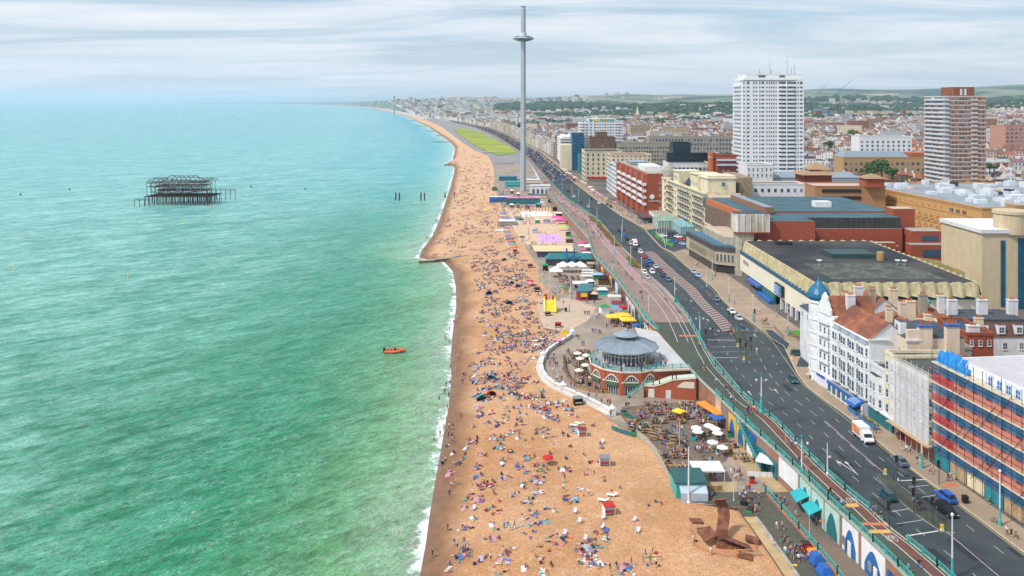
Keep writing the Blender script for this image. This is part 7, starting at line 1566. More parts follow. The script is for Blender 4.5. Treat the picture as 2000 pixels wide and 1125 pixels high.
NG=[(455,120,1),(495,180,1,'white'),(585,185,1),(420,250,2,None,['black']),(540,250,3,'navy'),(465,340,2,'pink',['pink','maroon']),(650,85,4,'pink',['maroon','black']),(600,140,1,'white'),(720,190,2,'pink'),(820,65,4,'pale blue'),(880,70,1,'teal'),(925,35,2,'navy'),(1000,65,1,'white'),(1080,85,2,'white'),(845,135,3,['teal','white']),(945,165,1,'navy'),(880,255,2,'white',['blue']),(690,290,2,'blue',['black']),(680,360,2,'blue',['blue','navy']),(1075,215,3,'teal'),(1225,205,2,'maroon',['red','black']),(1265,115,1,'teal'),(1360,230,1,'pale blue',['blue']),(1415,150,2,None,['black']),(1500,200,1,'beige'),(1510,262,2,None,['brown','black']),(1355,45,2,'beige'),(1240,50,3,'pale blue'),(1140,20,2),(1005,285,2,'blue',['red','purple']),(1065,320,1,'teal',['blue']),(1185,305,3,'green'),(1140,270,1,'maroon'),(1345,310,4,['white','red']),(1540,335,3,'pink',['purple','maroon']),(890,365,3,'lilac',['black','purple']),(720,440,4,['red','pink'],['purple','red']),(770,420,4,'navy',['orange','red','navy']),(800,478,2,None,['navy']),(1140,400,4,['lilac','white'],['purple','lilac']),(1170,360,1),(1040,435,2,'white',['black']),(965,500,2,'pale blue',['maroon']),(620,515,2,None,['black']),(680,540,4,['pink','purple'],['pink','navy']),(590,600,1,'pink'),(840,555,1,'white',['pink']),(800,630,4,['white','green'],['black','red']),(655,690,1,'white'),(600,755,2,'purple',['navy']),(800,740,2,'white'),(1070,560,3,'pale blue'),(1090,660,5,['red','blue'],['red','beige','blue']),(1245,620,2,None,['black','grey']),(1180,715,2,['blue','teal'],['yellow','teal']),(1140,480,3,['lilac','white'],['grey','white']),(1395,535,5,['purple','pale blue'],['yellow','black','purple']),(1475,452,1,'lilac',['black']),(1065,740,2,'pink'),(1085,810,3,'maroon',['black','maroon']),(815,845,2,'pink',['maroon']),(1300,850,6,['purple','navy'],['purple','navy','black']),(930,935,2,'grey'),(1165,950,5,['orange','teal'],['orange','teal','red']),(720,1000,2,'lilac',['maroon']),(870,1005,3,['pink','lilac']),(470,1070,2,'white',['maroon','white']),(1050,1060,1,'white',['white']),(1205,1060,3,['white','black'],['black','white']),(1505,920,6,['maroon','pale blue'],['blue','navy','pink']),(1510,1015,3,['white','orange'],['white']),(860,1110,2,'teal'),(1205,1118,1,'white'),(555,970,4,'blue',['blue','teal'])]
for g in NG:group_at(760+g[0]/3.9475,840+g[1]/3.9475,g[2],g[3] if len(g)>3 else None,None,g[4] if len(g)>4 else None)
NS=[(470,60,2,['black','brown']),(480,450,1,['white']),(515,425,1,['yellow']),(465,520,1,['navy']),(918,225,1,['pink']),(1120,360,1,['maroon']),(1355,400,1,['brown']),(1345,470,1,['white']),(1535,510,1,['white']),(450,780,1,['pink']),(503,900,1,['black']),(560,920,4,['white','maroon','pale blue']),(605,945,1,['white']),(905,770,2,['lilac','teal']),(940,765,2,['teal','navy']),(878,945,1,['brown']),(335,985,1,['navy']),(785,1010,1,['white'])]
for x,y,n,c in NS:group_at(760+x/3.9475,840+y/3.9475,n,None,None,c,.7,True)
for g in[(710,385,2,None,['red','black']),(820,470,2,'pale blue'),(1080,580,2,None,['black']),(690,780,3,['orange','blue'],['red','navy']),(735,842,1,'white',['purple']),(580,905,5,['pale blue','maroon'],['maroon','navy']),(640,925,2,None,['black','navy']),(560,1030,3,['white','beige'],['white']),(640,1030,3,['blue','white'],['navy','white']),(860,1075,4,['pink','blue'],['purple','navy']),(1150,575,1,'pale blue'),(675,250,1,None,['navy']),(680,120,1,None,['navy']),(695,145,1,None,['black'])]:group_at(1000+g[0]/3.9475,840+g[1]/3.9475,g[2],g[3],None,g[4] if len(g)>4 else None)
for x,y,c in[(1395,870,'white'),(1530,970,'white'),(1085,950,'yellow'),(1068,1035,'green'),(1112,1055,'white'),(755,1095,'brown'),(920,1050,'maroon'),(645,890,'navy'),(615,1000,'green'),(1028,985,'blue')]:group_at(1000+x/3.9475,840+y/3.9475,1,None,None,[c],.6,True)
def scatter(n,v0,v1,fl,fr,gs,jit=0):
 for _ in range(n):
  v=R.uniform(v0,v1);x,y,_z=P(1000,v,-1.5);s,e=float(S(y)),float(E(y));f=R.betavariate(*gs);X=s+5+(e-s-6)*(fl+(fr-fl)*f);u=1000+F*X/y
  if v>655 and u>1185:continue
  k=R.choice([1,1,2,2,2,3,3,4]);group_at(u,v,k,R.choice([None,'pink','lilac','white','pale blue','navy','maroon','white','blue',None,'teal','purple','red']))
scatter(118,690,845,.02,.98,(1.5,1.35));scatter(230,560,690,.06,.97,(2.0,1.3));scatter(200,490,560,.05,.97,(1.4,1.3));scatter(150,420,490,.03,.95,(1.0,1.0));scatter(180,345,420,.03,.95,(1,1));scatter(120,290,345,.05,.95,(1,1))
for _ in range(60):
 v=R.choice([R.uniform(560,900),R.uniform(330,560)]);x,y,_z=P(1000,v,-3);X=float(S(y))+R.uniform(-3,4);person(X,y,max(-3.6,float(beach_z(X,y))),R.uniform(0,6),R.choice(['standing','walking']),'at the water\'s edge','people at the waterline',None,None,True)
for i,(u,v) in enumerate(((780,737),(815,737),(842,778),(858,775),(863,770),(812,808),(835,825),(852,790),(778,1040),(811,1045),(810,1070),(804,1117),(843,655),(829,656),(869,660),(836,470),(857,425),(823,395),(690,545),(760,590))):
 x,y,_=P(u,v,-3);person(x,y,-4.25 if v<900 else-4.05,R.uniform(0,6),'standing','wading off the beach, '+['below the small orange boat','well out from the shore','close to the breaking surf','in the pale green shallows'][i%4],'bathers in the sea',R.choice(['beige','black','navy']),None,True)
SH={'on the crowded shingle level with the round restaurant':'on shingle by the round restaurant','on the shingle level with the curved wall':'on shingle beside the curved wall','below the end of the curved white wall':'below the curved white wall','in the crowd below the yellow slide':'below the yellow slide','in the dense crowd further along':'far along the beach'}
def short(pl):
 for a,b2 in SH.items():pl=pl.replace(a,b2)
 for a,b2 in(('at a picnic table ',''),('in the garden below the orange awning','at table below the orange awning'),('on the bench rows beside the slat fence','on benches beside the slat fence'),('inside the corner of the slat fence','at table inside slat fence corner'),('on the white benches by the dark green kiosk','on benches by green kiosk'),('among the white parasols by the stair','among white parasols by the stair'),('in front of the dark teal arches','at table before teal arches'),('beside the square white canopy','at table beside square white canopy'),('under the big white marquee','under the big white marquee'),('on the terrace round the round restaurant','on the round restaurant terrace'),('on the busy path between the beer gardens','on path between beer gardens'),('on the terrace in front of the white arch','before the white arch'),('on the lower beach path beside the blue bins','on path beside blue stacks'),('on the upper promenade by the red cycle lane','by the red cycle lane'),('by the pedestrian crossings and islands','at the road crossings'),('on the path inside the curved white wall','inside the curved white wall'),('on the pavement by the scaffolding','on pavement by the scaffolding'),('wading off the beach, ','wading '),('below the small orange boat','below the orange boat'),('close to the breaking surf','close to the surf'),('on the plaza pavement by the cinema','on the cinema plaza'),('on the pale paving before the round restaurant','on pale paving by the restaurant')):pl=pl.replace(a,b2)
 return ' '.join(pl.split()[:7]) if 'turf' not in pl else pl
PT=None
def table_mesh():
 t=thing('picnic_table','','picnic table');obj('table_top',MB().box(-.9,.9,-.38,.38,.72,.78),t,mats=[mat('table_timber',(.30,.19,.10),.8,.45,.35)])
 for s in(-1,1):obj('bench',MB().box(-.9,.9,s*.75-.13,s*.75+.13,.42,.47),t,mats=[WOOD])
 k=MB()
 for s in(-1,1):k.box(s*.7-.04,s*.7+.04,-.8,.8,.3,.36).tube((s*.7,-.6,0),(s*.7,-.2,.72),.04,4).tube((s*.7,.6,0),(s*.7,.2,.72),.04,4)
 obj('trestle',k,t,mats=[WOOD]);return t
PT=table_mesh();pt_used=False
TABN=0
def table(x,y,z,rz,place,n,colset=None,grp='picnic tables in the beer gardens',tag=''):
 global pt_used,TABN
 TABN+=1;lab=('picnic table ' if n else 'empty picnic table ')+short(place).replace('at table ','')+tag
 if not pt_used:PT.location=(x,y,z);PT.rotation_euler=(0,0,rz);PT['label']=lab;PT['group']=grp;pt_used=True
 else:dup(PT,(x,y,z),rz,lab,grp)
 for k in range(n):
  s=(-1,1)[k%2];lx=(-.45,.45,0)[k//2%3];c,s_=math.cos(rz),math.sin(rz);ly=s*.74;person(x+lx*c-ly*s_,y+lx*s_+ly*c,z-.02,rz+(0 if s>0 else PI),'seated','at a picnic table '+place,'people in the beer gardens',R.choice(colset) if colset else None)
def inpoly(x,y,poly):
 c=False
 for(x0,y0),(x1,y1) in zip(poly,poly[1:]+poly[:1]):
  if(y0>y)!=(y1>y) and x<(x1-x0)*(y-y0)/(y1-y0)+x0:c=not c
 return c
def fill(poly,dx,dy,place,pr,full=.95,rz=0.2,z=.02,ppl=(3,4,5,6)):
 w=W2(poly,0);xs=[p[0] for p in w];ys=[p[1] for p in w];y=min(ys);O=['first','second','third','fourth','fifth','sixth','seventh','eighth','ninth','tenth','eleventh','twelfth']+['thirteenth','fourteenth','fifteenth','sixteenth','seventeenth','eighteenth','nineteenth','twentieth']+['last']*20;ri=-1
 while y<max(ys):
  x=min(xs);ci=-1;ri+=1
  while x<max(xs):
   X,Y=x+R.uniform(-.3,.3),y+R.uniform(-.3,.3)
   if inpoly(X,Y,w) and R.random()<pr:ci+=1;table(X,Y,z,rz+R.uniform(-.15,.15),place,R.choice(ppl) if R.random()<full else 0,tag=', %s row, %s from sea'%(O[ri],O[ci]))
   x+=dx
  y+=dy
fill([(1232,806),(1245,790),(1340,790),(1395,815),(1380,826),(1260,826)],2.3,2.7,'in the garden below the orange awning',.85)
fill([(1222,838),(1212,822),(1275,828),(1320,862),(1305,872),(1250,848)],2.1,2.0,'on the bench rows beside the slat fence',.95,.35,-.35)
fill([(1290,880),(1300,868),(1352,885),(1345,900),(1300,905)],2.4,2.8,'inside the corner of the slat fence',.8)
fill([(1302,915),(1300,905),(1345,905),(1345,925),(1315,925)],2.2,2.5,'on the white benches by the dark green kiosk',.9)
fill([(1350,838),(1360,828),(1412,845),(1420,862),(1365,858)],2.6,3.0,'among the white parasols by the stair',.7)
fill([(1390,872),(1400,862),(1445,868),(1440,885),(1400,885)],2.6,3.0,'in front of the dark teal arches',.7)
fill([(1440,900),(1450,888),(1490,905),(1480,922),(1445,915)],2.3,2.6,'beside the square white canopy',.8)
fill([(1345,936),(1350,926),(1410,926),(1412,936)],2.6,3.0,'under the big white marquee',.8)
fill([(1108,705),(1125,685),(1150,690),(1160,735),(1235,745),(1240,762),(1160,765),(1120,740)],2.2,2.3,'on the terrace round the round restaurant',.85,.95,.5)
fill([(1083,545),(1090,535),(1140,545),(1135,565),(1110,560)],2.6,2.8,'under the marquee yard by the boat-shaped kiosk',.8)
fill([(1190,640),(1192,622),(1240,628),(1245,645)],2.3,2.6,'beneath the yellow umbrellas',.9)
for k in range(7):xx,yy,_=P(1540+k*6,650+k*3.4,6.03);table(xx,yy,6.04,0.1,'on artificial turf by the cinema, %s from the plaza end'%('first','second','third','fourth','fifth','sixth','seventh')[k],0)
def walkers(pts,place,grp='people walking along the seafront',z=0.02,poses=('walking','standing','walking')):
 z_=z
 for q in pts:
  u,v=q[:2];c=q[2] if len(q)>2 else None;x,y,_=P(u,v,z_)
  if z_<-1:
   for _k in range(12):z=.5*z+.5*(float(edge_z(y))+.07);x,y,_=P(u,v,z)
  n=q[3] if len(q)>3 else 1
  for k in range(n):person(x+k*.6,y+R.uniform(-.4,.4),z,R.choice([0,PI])+R.uniform(-.5,.5),R.choice(poses),place,grp,c if k==0 else None)
walkers([(1089,680),(1082,700),(1074,715),(1080,730),(1090,735),(1100,725),(1097,745),(1088,745),(1115,755),(1122,758),(1130,757),(1150,780),(1165,778),(1187,790,'red',2),(1175,790,'black'),(1178,775,'black'),(1223,798,'navy',2),(1201,812,'black'),(1193,815,'black'),(1137,675,None,2),(1128,663,'navy',2),(1105,665),(1107,690,None,2),(1078,708,None,2),(1085,717,None,2)],'on the path inside the curved white wall')
walkers([(1142,615,'black'),(1147,616,'black'),(1151,615,'black'),(1150,625,'white'),(1166,625),(1170,620,None,2),(1175,612),(1185,640),(1157,650,'navy',3),(1170,652,'blue',2)],'on the pale paving before the round restaurant')
walkers([(1313,842,'blue',3),(1318,850,None,2),(1333,845,'white'),(1334,858,'blue'),(1358,885,'blue',2),(1368,885,'white',2),(1378,885,'red'),(1388,885,'white'),(1399,890,'teal'),(1386,905,'pale blue',2),(1374,870,'black'),(1409,862,'teal'),(1414,862,'brown'),(1338,868,'brown'),(1429,930,'white',4),(1436,938,'white',3),(1391,976,'blue'),(1462,957,'orange'),(1452,962,'white',3),(1445,975,'white',3),(1474,970,'white'),(1482,972,'yellow'),(1462,985,'maroon',2),(1470,1000,'maroon',2),(1483,995,'black'),(1475,1008,'pink')],'on the busy path between the beer gardens')
walkers([(1511,978,'black'),(1516,982,'navy'),(1525,985,'maroon',2),(1533,988,'blue'),(1492,955,'pink'),(1582,1010,'white',2),(1594,1025,'pink',2),(1602,1030,'orange',2),(1556,1012,'pale blue')],'on the terrace in front of the white arch',z=.08)
walkers([(1518,1035,'white'),(1529,1036,'beige'),(1526,1062,'maroon',2),(1537,1060,'black'),(1509,1068,'white'),(1534,1085,'white',2),(1545,1082,'yellow',2),(1555,1080,'navy',3),(1560,1098,'white',2),(1572,1095,'black',2),(1548,1092,'grey',2)],'on the lower beach path beside the blue bins',z=-1.6)
walkers([(1399,750,'white'),(1417,765,'maroon',2),(1422,760,'red'),(1428,785,'white',2),(1458,808,'black',2),(1467,808,'red',2),(1473,806,'white'),(1535,865,'orange'),(1546,872,'pale blue',2),(1560,905,'black'),(1573,900,'black'),(1574,922,'pink'),(1617,968,'black',2),(1638,990,'navy',2),(1644,992,'pale blue'),(1704,1005,'blue',2),(1719,1015,'black'),(1774,1120,'teal'),(1781,1128,'blue'),(1796,1112,'black')],'on the upper promenade by the red cycle lane',z=6.02)
walkers([(1249,520,'black'),(1240,525,'black'),(1233,548,None,2),(1225,540),(1208,520),(1250,575,'purple',2),(1254,585),(1222,535),(1185,490),(1150,470),(1154,468),(1145,440),(1128,415),(1115,405),(1100,390),(1096,381),(1120,420),(1090,400),(1105,415),(1095,410),(1257,640,None,2),(1262,640,None,2)],'on the pink promenade paving',z=6.02)
walkers([(1423,655,'red',3),(1432,650,'orange',3),(1450,648,'navy',3),(1459,650,'teal',2),(1474,650,None,2),(1388,650,'white',2),(1377,650,'black'),(1400,655,None,2),(1478,690,'white'),(1365,680,'black',2),(1380,682,'purple',2),(1784,985,'pale blue',2),(1792,995,'black',2),(1797,998,'maroon'),(1753,948,'white')],'by the pedestrian crossings and islands',z=6.0)
walkers([(1475,615),(1484,612,'white'),(1488,633,None,3),(1494,630,None,2),(1516,620,'white'),(1518,612),(1440,580),(1395,540,None,2),(1360,520,None,3),(1372,500,'pink',2),(1378,515),(1578,740,'white'),(1582,744,'black'),(1435,595),(1500,640)],'on the plaza pavement by the cinema',z=6.02)
walkers([(1760,880,'pink'),(1772,885,'white',2),(1790,905,'black',2),(1798,898,'grey'),(1815,925,'pink'),(1822,922,'beige'),(1850,938,'black',3),(1967,1045,'white'),(1973,1048,'black'),(1933,985,'green'),(1665,820),(1708,845,'red',2)],'on the pavement by the scaffolding',z=6.02)
for _ in range(420):
 v=R.choice([R.uniform(330,600),R.uniform(330,440)]);x,y,_=P(1000,v,0);e,b2=float(E(y)),float(B(y));f=R.betavariate(1.1,2.2);person(e+1+(b2-e-4)*f,y,.02,R.uniform(0,6),R.choice(['walking','standing']),'on the far lower promenade','people along the lower promenade')
for _ in range(170):v=R.uniform(300,470);x,y,_=P(1000,v,6);person(float(B(y))+1+R.random()*(float(C(y))-float(B(y))-3),y,6.02,R.uniform(0,6),'walking','on the far upper promenade','people on the far promenade')
for _ in range(120):v=R.uniform(300,440);x,y,_=P(1000,v,6);person(float(D(y))+1+R.random()*8,y,6.02,R.uniform(0,6),'walking','on the far pavement by the hotels','people on the far pavement')
for i in range(26):a=-PI/2+R.uniform(-1.3,1.1);r=R.uniform(7.4,9.6);person(32.2+r*math.cos(a),231+r*math.sin(a),6.39,R.uniform(0,6),'standing','on the balcony of the round restaurant','people on the round restaurant balcony')
for u,v,c in((1292,716,'black'),(1295,716,'white'),(1300,716,'maroon')):x,y,_=P(u,v,6.3);person(x,y,6.32,0,'standing','on the pale roof terrace beside the round restaurant','people on the roof terrace',c)
print('people',len(people))
people.sort(key=lambda p:p[1])
PL=set()
def vis(p):u=1000+F*p[0]/p[1];v=200+F*(CH-p[2])/p[1];return 0<u<2000 and v<1124
indiv=[p for p in people if vis(p)][:300];ids=set(id(p) for p in indiv);crowd=[p for p in people if id(p) not in ids and vis(p)]
TW={'standing':'standing','walking':'walking','sitting':'sitting','leaning back':'leaning back','lying':'lying','lying face down':'lying prone','seated':'seated'}
def mk_person(p):
 x,y,z,rz,pose,place,grp,top,bot,bare,s=p;sk=R.choice(['s1','s1','s2','s4','s3']);hr=R.choice(['h1','h2','h3','h4']);hn={'h1':'dark-haired','h2':'brown-haired','h3':'fair-haired','h4':'black-haired'}
 for _ in range(80):
  lab=('%s bare-chested person in %s shorts %s %s'%(hn[hr],bot,TW[pose],short(place))) if bare else('%s person, %s top, %s bottoms, %s %s'%(hn[hr],top,bot,TW[pose],short(place)))
  if lab not in PL:break
  hr=R.choice(['h1','h2','h3','h4']);bot=R.choice(BOTS)
  if _>30:top=R.choice(TOPS)
 PL.add(lab);o=bpy.data.objects.new('person',PM_[pose]);COL.objects.link(o);o.location=(x,y,z);o.rotation_euler=(0,0,rz);put(o,lab,'person',grp);s*=R.uniform(.94,1.08);o.scale=(s,s,s)
 ms=[mat('skin_'+sk,SKIN[sk],.6,0),mat('hair_'+hr,HAIR[hr],.7,0),mat('skin_'+sk,SKIN[sk],.6,0) if bare else cl(top),cl(bot)]
 for i in range(4):o.material_slots[i].link='OBJECT';o.material_slots[i].material=ms[i]
for p in indiv:mk_person(p)
def mk_crowd():
 cols=sorted(set(TOPS)|set(BOTS));mats_=[mat('skin_'+k,v,.6,0) for k,v in SKIN.items()]+[mat('hair_'+k,v,.7,0) for k,v in HAIR.items()]+[cl(c) for c in cols]
 VV=[];TT=[];MM=[];n=0
 for x,y,z,rz,pose,place,grp,top,bot,bare,s in crowd:
  co,tr,mi=PLOW[pose];c,s_=math.cos(rz),math.sin(rz);k=1.0;v=np.stack([(co[:,0]*c-co[:,1]*s_)*k+x,(co[:,0]*s_+co[:,1]*c)*k+y,co[:,2]*1.04+z],1);sk=R.randrange(4);lut=np.array([sk,4+R.randrange(4),sk if bare else 8+cols.index(top),8+cols.index(bot)])
  VV.append(v);TT.append(tr+n);MM.append(lut[mi]);n+=len(co)
 V=np.concatenate(VV);T=np.concatenate(TT);M=np.concatenate(MM);me=bpy.data.meshes.new('crowd');me.vertices.add(len(V));me.vertices.foreach_set('co',V.reshape(-1).astype(np.float32));me.loops.add(len(T)*3);me.loops.foreach_set('vertex_index',T.reshape(-1).astype(np.int32));me.polygons.add(len(T));me.polygons.foreach_set('loop_start',(np.arange(len(T))*3).astype(np.int32))
 for m in mats_:me.materials.append(m)
 me.polygons.foreach_set('material_index',M.astype(np.int32));me.update(calc_edges=True);o=bpy.data.objects.new('crowd',me);COL.objects.link(o);put(o,'crowd of distant people on the beach, promenade and far terraces','crowd',None,'stuff');print('crowd',len(crowd),len(T))
mk_crowd()
# ================================================================ THINGS ON THE BEACH
def tow(c):k=NAMED[c];g=sum(k)/3;return mat('towel_'+c.replace(' ','_'),tuple((a*.62+g*.38)*.85 for a in k),.95,.25,2.5)
towels.sort(key=lambda t:t[1]);TLAB=set()
def towel_mb(x,y,c,rz,m=0):
 mb=MB();q=lambda a,b2:(lambda X,Y:(X,Y,float(beach_z(X,Y))+.07))(x+a*math.cos(rz)-b2*math.sin(rz),y+a*math.sin(rz)+b2*math.cos(rz))
 for i in range(2):
  for j in range(3):a0,a1,b0,b1=-.55+i*.55,i*.55,-1+j*.667,-.333+j*.667;mb.face([q(a0,b0),q(a1,b0),q(a1,b1),q(a0,b1)],m)
 return mb
rest_t=MB();tc_=sorted(set(t[2] for t in towels));nt_=0
for x,y,c,rz,sp in towels:
 u,v=1000+F*x/y,200+F*(CH+1.5)/y
 near_=sorted((abs(o['a'][0]-x)+abs(o['a'][1]-y),o['n']) for o in[])
 lab=None
 if nt_<110 and v<1120:
  for d in('square','slightly crooked','wide','rumpled','damp','small','striped-edge','thin','long'):
   l2='%s %s beach towel %s'%(d if d not in('square','damp','striped-edge') else 'flat',c,sp)
   if l2 not in TLAB:lab=l2;break
  if lab is None:lab='%s beach towel %s'%(c,sp)
 if lab:
  TLAB.add(lab);d_=.68 if 'small' in lab else 1.0 if 'wide' in lab else .82;mb=towel_mb(0,0,c,rz) if False else towel_mb(x,y,c,rz);mb.v=[(a-x,b2-y,c_) for a,b2,c_ in mb.v]
  o=obj('beach_towel',mb,None,(x,y,0),mats=[tow(c)],label=lab,cat='towel',group='towels on the shingle',scale=(d_,d_,1));nt_+=1
 else:k=towel_mb(x,y,c,rz,tc_.index(c));n=len(rest_t.v);rest_t.v+=k.v;rest_t.f+=[tuple(i+n for i in f) for f in k.f];rest_t.m+=k.m;rest_t.uv+=k.uv
if rest_t.f:put(obj('far_towels',rest_t,mats=[tow(c) for c in tc_]),'many small far towels scattered among the crowd','towels',None,'stuff')
def litter():
 mb=MB();cs=['black','navy','red','white','blue','pink','teal','grey','orange']
 for p in people:
  if p[6]=='people on the shingle beach' and R.random()<.6:
   x,y=p[0]+R.uniform(-1,1),p[1]+R.uniform(-1,1);z=float(beach_z(x,y));s=R.uniform(.12,.3);mb.box(x-s,x+s,y-s*.7,y+s*.7,z,z+s*1.3,R.randrange(9))
 put(obj('beach_bags',mb,mats=[cl(c) for c in cs]),'small bags and belongings lying beside the bathers','bags',None,'stuff')
litter()
def beach_chair():
 t=thing('deck_chair','','deck chair');fr=MB()
 for s in(-.3,.3):fr.tube((s,-.5,0),(s,.45,.9),.03,4).tube((s,.5,0),(s,-.45,.45),.03,4)
 obj('frame',fr,t,mats=[WHITE]);mb=MB();pr=[(-.42,.42),(-.15,.25),(.15,.35),(.42,.9)]
 for(a,h),(b2,k) in zip(pr,pr[1:]):mb.face([(-.28,a,h),(.28,a,h),(.28,b2,k),(-.28,b2,k)])
 obj('sling',mb,t,mats=[mat('sling_pale',(.5,.56,.66),.8,0)]);return t
dc=beach_chair();first=True
for x,y,lab in((650+0,615,'pale deck chair alone left of the green towel group'),(1430,640,'pale deck chair facing the sea, upper of the empty pair'),(1465,715,'pale deck chair, lower of the empty pair'),(1350,810,'pale deck chair beside the purple picnic group'),(1650,680+5,'pale deck chair just below the red and white cabin'),(1900-12,705,'pale deck chair, upper right of the cabin'),(1905+12,790,'pale deck chair, lower right of the cabin'),(1640,760,'pale deck chair among the blue and red group'),(1510,850,'pale deck chair behind the large seated family'),(1645,100,'pale deck chair with its back to the timber benches')):
 p=PB(760+x/3.9475,840+y/3.9475)
 if first:dc.location=p;dc['label']=lab;dc['group']='deck chairs on the beach';dc.rotation_euler=(0,0,-.7);dc.scale=(1.05,)*3;first=False
 else:dup(dc,p,-.7+R.uniform(-.4,.4),lab,'deck chairs on the beach',1.05)
def lounger(u,v,lab):
 p=PB(u,v);t=thing('sun_lounger',lab,'sun lounger',p,'white sun loungers',-.3-PI/2);obj('mattress',MB().box(-.36,.36,-1.0,.5,.34,.42).face([(-.36,.5,.42),(.36,.5,.42),(.36,1.05,.8),(-.36,1.05,.8)]),t,mats=[WHITE]);k=MB()
 for a in(-.8,.4):
  for s in(-.33,.33):k.box(s-.03,s+.03,a-.03,a+.03,0,.34)
 obj('leg',k,t,mats=[WHITE])
 t.scale=(1.1,)*3
for u,v,lab in((1195,970,'white plastic lounger, upper one above the red and white cabin'),(1178,980,'white plastic lounger touching the red and white cabin'),(1131,829,'white lounger beside the open cabin near the curved wall'),(1122,833,'second white lounger beside the open cabin near the curved wall'),(1046,668,'white lounger in the stack by the upper cabin, top'),(1050,676,'white lounger in the stack by the upper cabin, middle'),(1062,664,'white lounger in the stack by the upper cabin, right')):lounger(u,v,lab)
def cabin(u,v,c1,c2,lab,s=1.0):
 x,y,z=PB(u,v);t=thing('beach_cabin',lab,'beach hut',(x,y,z-.1),'small hire cabins on the beach',R.uniform(-.3,.2));obj('wall',MB().box(-1.1,1.1,-.2,1.0,0,1.9),t,mats=[cl(c1)]);obj('side_panel',MB().box(-1.1,-1.0,-.9,-.2,0,1.9).box(1.0,1.1,-.9,-.2,0,1.9),t,mats=[cl(c1)]);obj('roof',MB().prism([(-1.2,-1.1),(1.2,-1.1),(1.2,1.1),(-1.2,1.1)],1.9,2.02),t,mats=[cl(c2)]);obj('counter',MB().box(-.9,.9,-.95,-.5,.7,.95),t,mats=[cl('red' if c1=='white' else 'beige')]);t.scale=(s*.72,)*3
for a in((1189,1003,'white','red','red and white hire cabin surrounded by deck chairs',1.3),(1181,908,'white','grey','white cube-like cabin with a dark round panel on the near shingle',1.4),(1137,850,'white','maroon','dark maroon fronted cabin just outside the curved wall',1.2),(1129,790,'black','grey','grey kiosk box against the outside of the curved wall',1.4),(1090,640,'maroon','red','red roofed wooden cabin above the yellow skip',1.3),(1089,674,'maroon','pink','pink roofed cabin near the upper end of the curved wall',1.3),(1070,617,'brown','grey','brown crate cabin below the yellow slide',1.2),(1006,494,'red','maroon','small dark red hut on the sand by the sailing boats',1.3),(1036,523,'maroon','brown','small brown hut beside the lower promenade edge',1.3),(1049,570,'brown','maroon','brown hut at the edge of the dense crowd',1.4)):cabin(*a)
def popup(u,v,c,lab):
 x,y,z=PB(u,v);t=thing('popup_tent',lab,'beach tent',(x,y,z),'pop-up beach tents',R.uniform(-.5,.5));mb=MB();n=8
 for i in range(n):
  a0,a1=PI*i/n,PI*(i+1)/n
  for(f0,f1) in((0,.5),(.5,1)):
   q=lambda a,f:(1.1*math.cos(a)*math.cos(f*PI/2*.98),-.6+1.7*math.sin(f*PI/2),1.05*math.sin(a)*math.cos(f*PI/2*.98))
   mb.face([q(a0,f0),q(a1,f0),q(a1,f1),q(a0,f1)])
 obj('canopy',mb,t,mats=[cl(c)]);obj('ground_sheet',MB().box(-1.0,1.0,-.7,.8,0,.05),t,mats=[cl('navy')]);t.scale=(1.35,)*3
for a in((958,772,'red','red pop-up tent beside a teal one'),(940,780,'teal','teal pop-up tent just left of the red tent'),(962,741,'teal','teal pop-up tent behind a blue towel group'),(985,509,'teal','small turquoise pop-up tent far up the beach'),(998,555,'teal','turquoise tent, left of the close pair in the crowd'),(1012,561,'teal','turquoise tent, right of the close pair in the crowd'),(996,593,'teal','turquoise tent with white windbreak near the crowd circle'),(954,574,'blue','blue tent in the left part of the crowd')):popup(*a)
def parasol_proto(r=1.5,h=2.5,m=None,n=8,canopy=.55):
 t=thing('parasol','','parasol');c=MB()
 for i in range(n):a0,a1=2*PI*i/n,2*PI*(i+1)/n;c.face([(r*math.cos(a0),r*math.sin(a0),h-canopy),(r*math.cos(a1),r*math.sin(a1),h-canopy),(0,0,h)]).face([(r*math.cos(a0),r*math.sin(a0),h-canopy-.18),(r*math.cos(a1),r*math.sin(a1),h-canopy-.18),(r*math.cos(a1),r*math.sin(a1),h-canopy),(r*math.cos(a0),r*math.sin(a0),h-canopy)])
 obj('canopy',c,t,mats=[m or CANV]);obj('pole',MB().tube((0,0,0),(0,0,h+.1),.04,5),t,mats=[WOOD]);obj('base',MB().lathe([(.35,0),(.35,.12),(0,.12)],8),t,mats=[CONCD]);return t
CANV=mat('cream_canvas',(.74,.68,.60),.8,.06,1)
pp=None;PP2=None
def parasols(lst,m,place,grp,r=1.5,h=2.6,n=8,col='cream'):
 pr=None;ords=['first','second','third','fourth','fifth','sixth','seventh','eighth','ninth','tenth','eleventh','twelfth','thirteenth','fourteenth']
 for i,(u,v) in enumerate(lst):
  x,y,_=P(u,v,h-.3);lab='%s parasol %s, %s from the top'%(col,place,ords[i])
  zg=float(beach_z(x,y)) if grp=='beach parasols' else 0
  if pr is None:pr=parasol_proto(r,h,m,n);pr.location=(x,y,zg);pr['label']=lab;pr['group']=grp
  else:dup(pr,(x,y,zg),R.uniform(0,1),lab,grp)
parasols([(1128,688),(1145,692),(1133,698),(1144,711),(1131,721),(1158,725),(1158,734),(1177,736),(1181,746),(1210,744),(1226,743)],CANV,'on the restaurant terrace','round parasols of the restaurant terrace',1.35,2.6)
parasols([(1385,829),(1360,833),(1397,835),(1363,840),(1402,843),(1392,861),(1411,871)],WHITE,'below the orange awning','white parasols of the cafe yard',1.35,2.6,6,'white')
parasols([(1326,800)],cl('yellow'),'in the middle of the beer garden','single parasols',1.9,2.7,4,'orange-yellow')
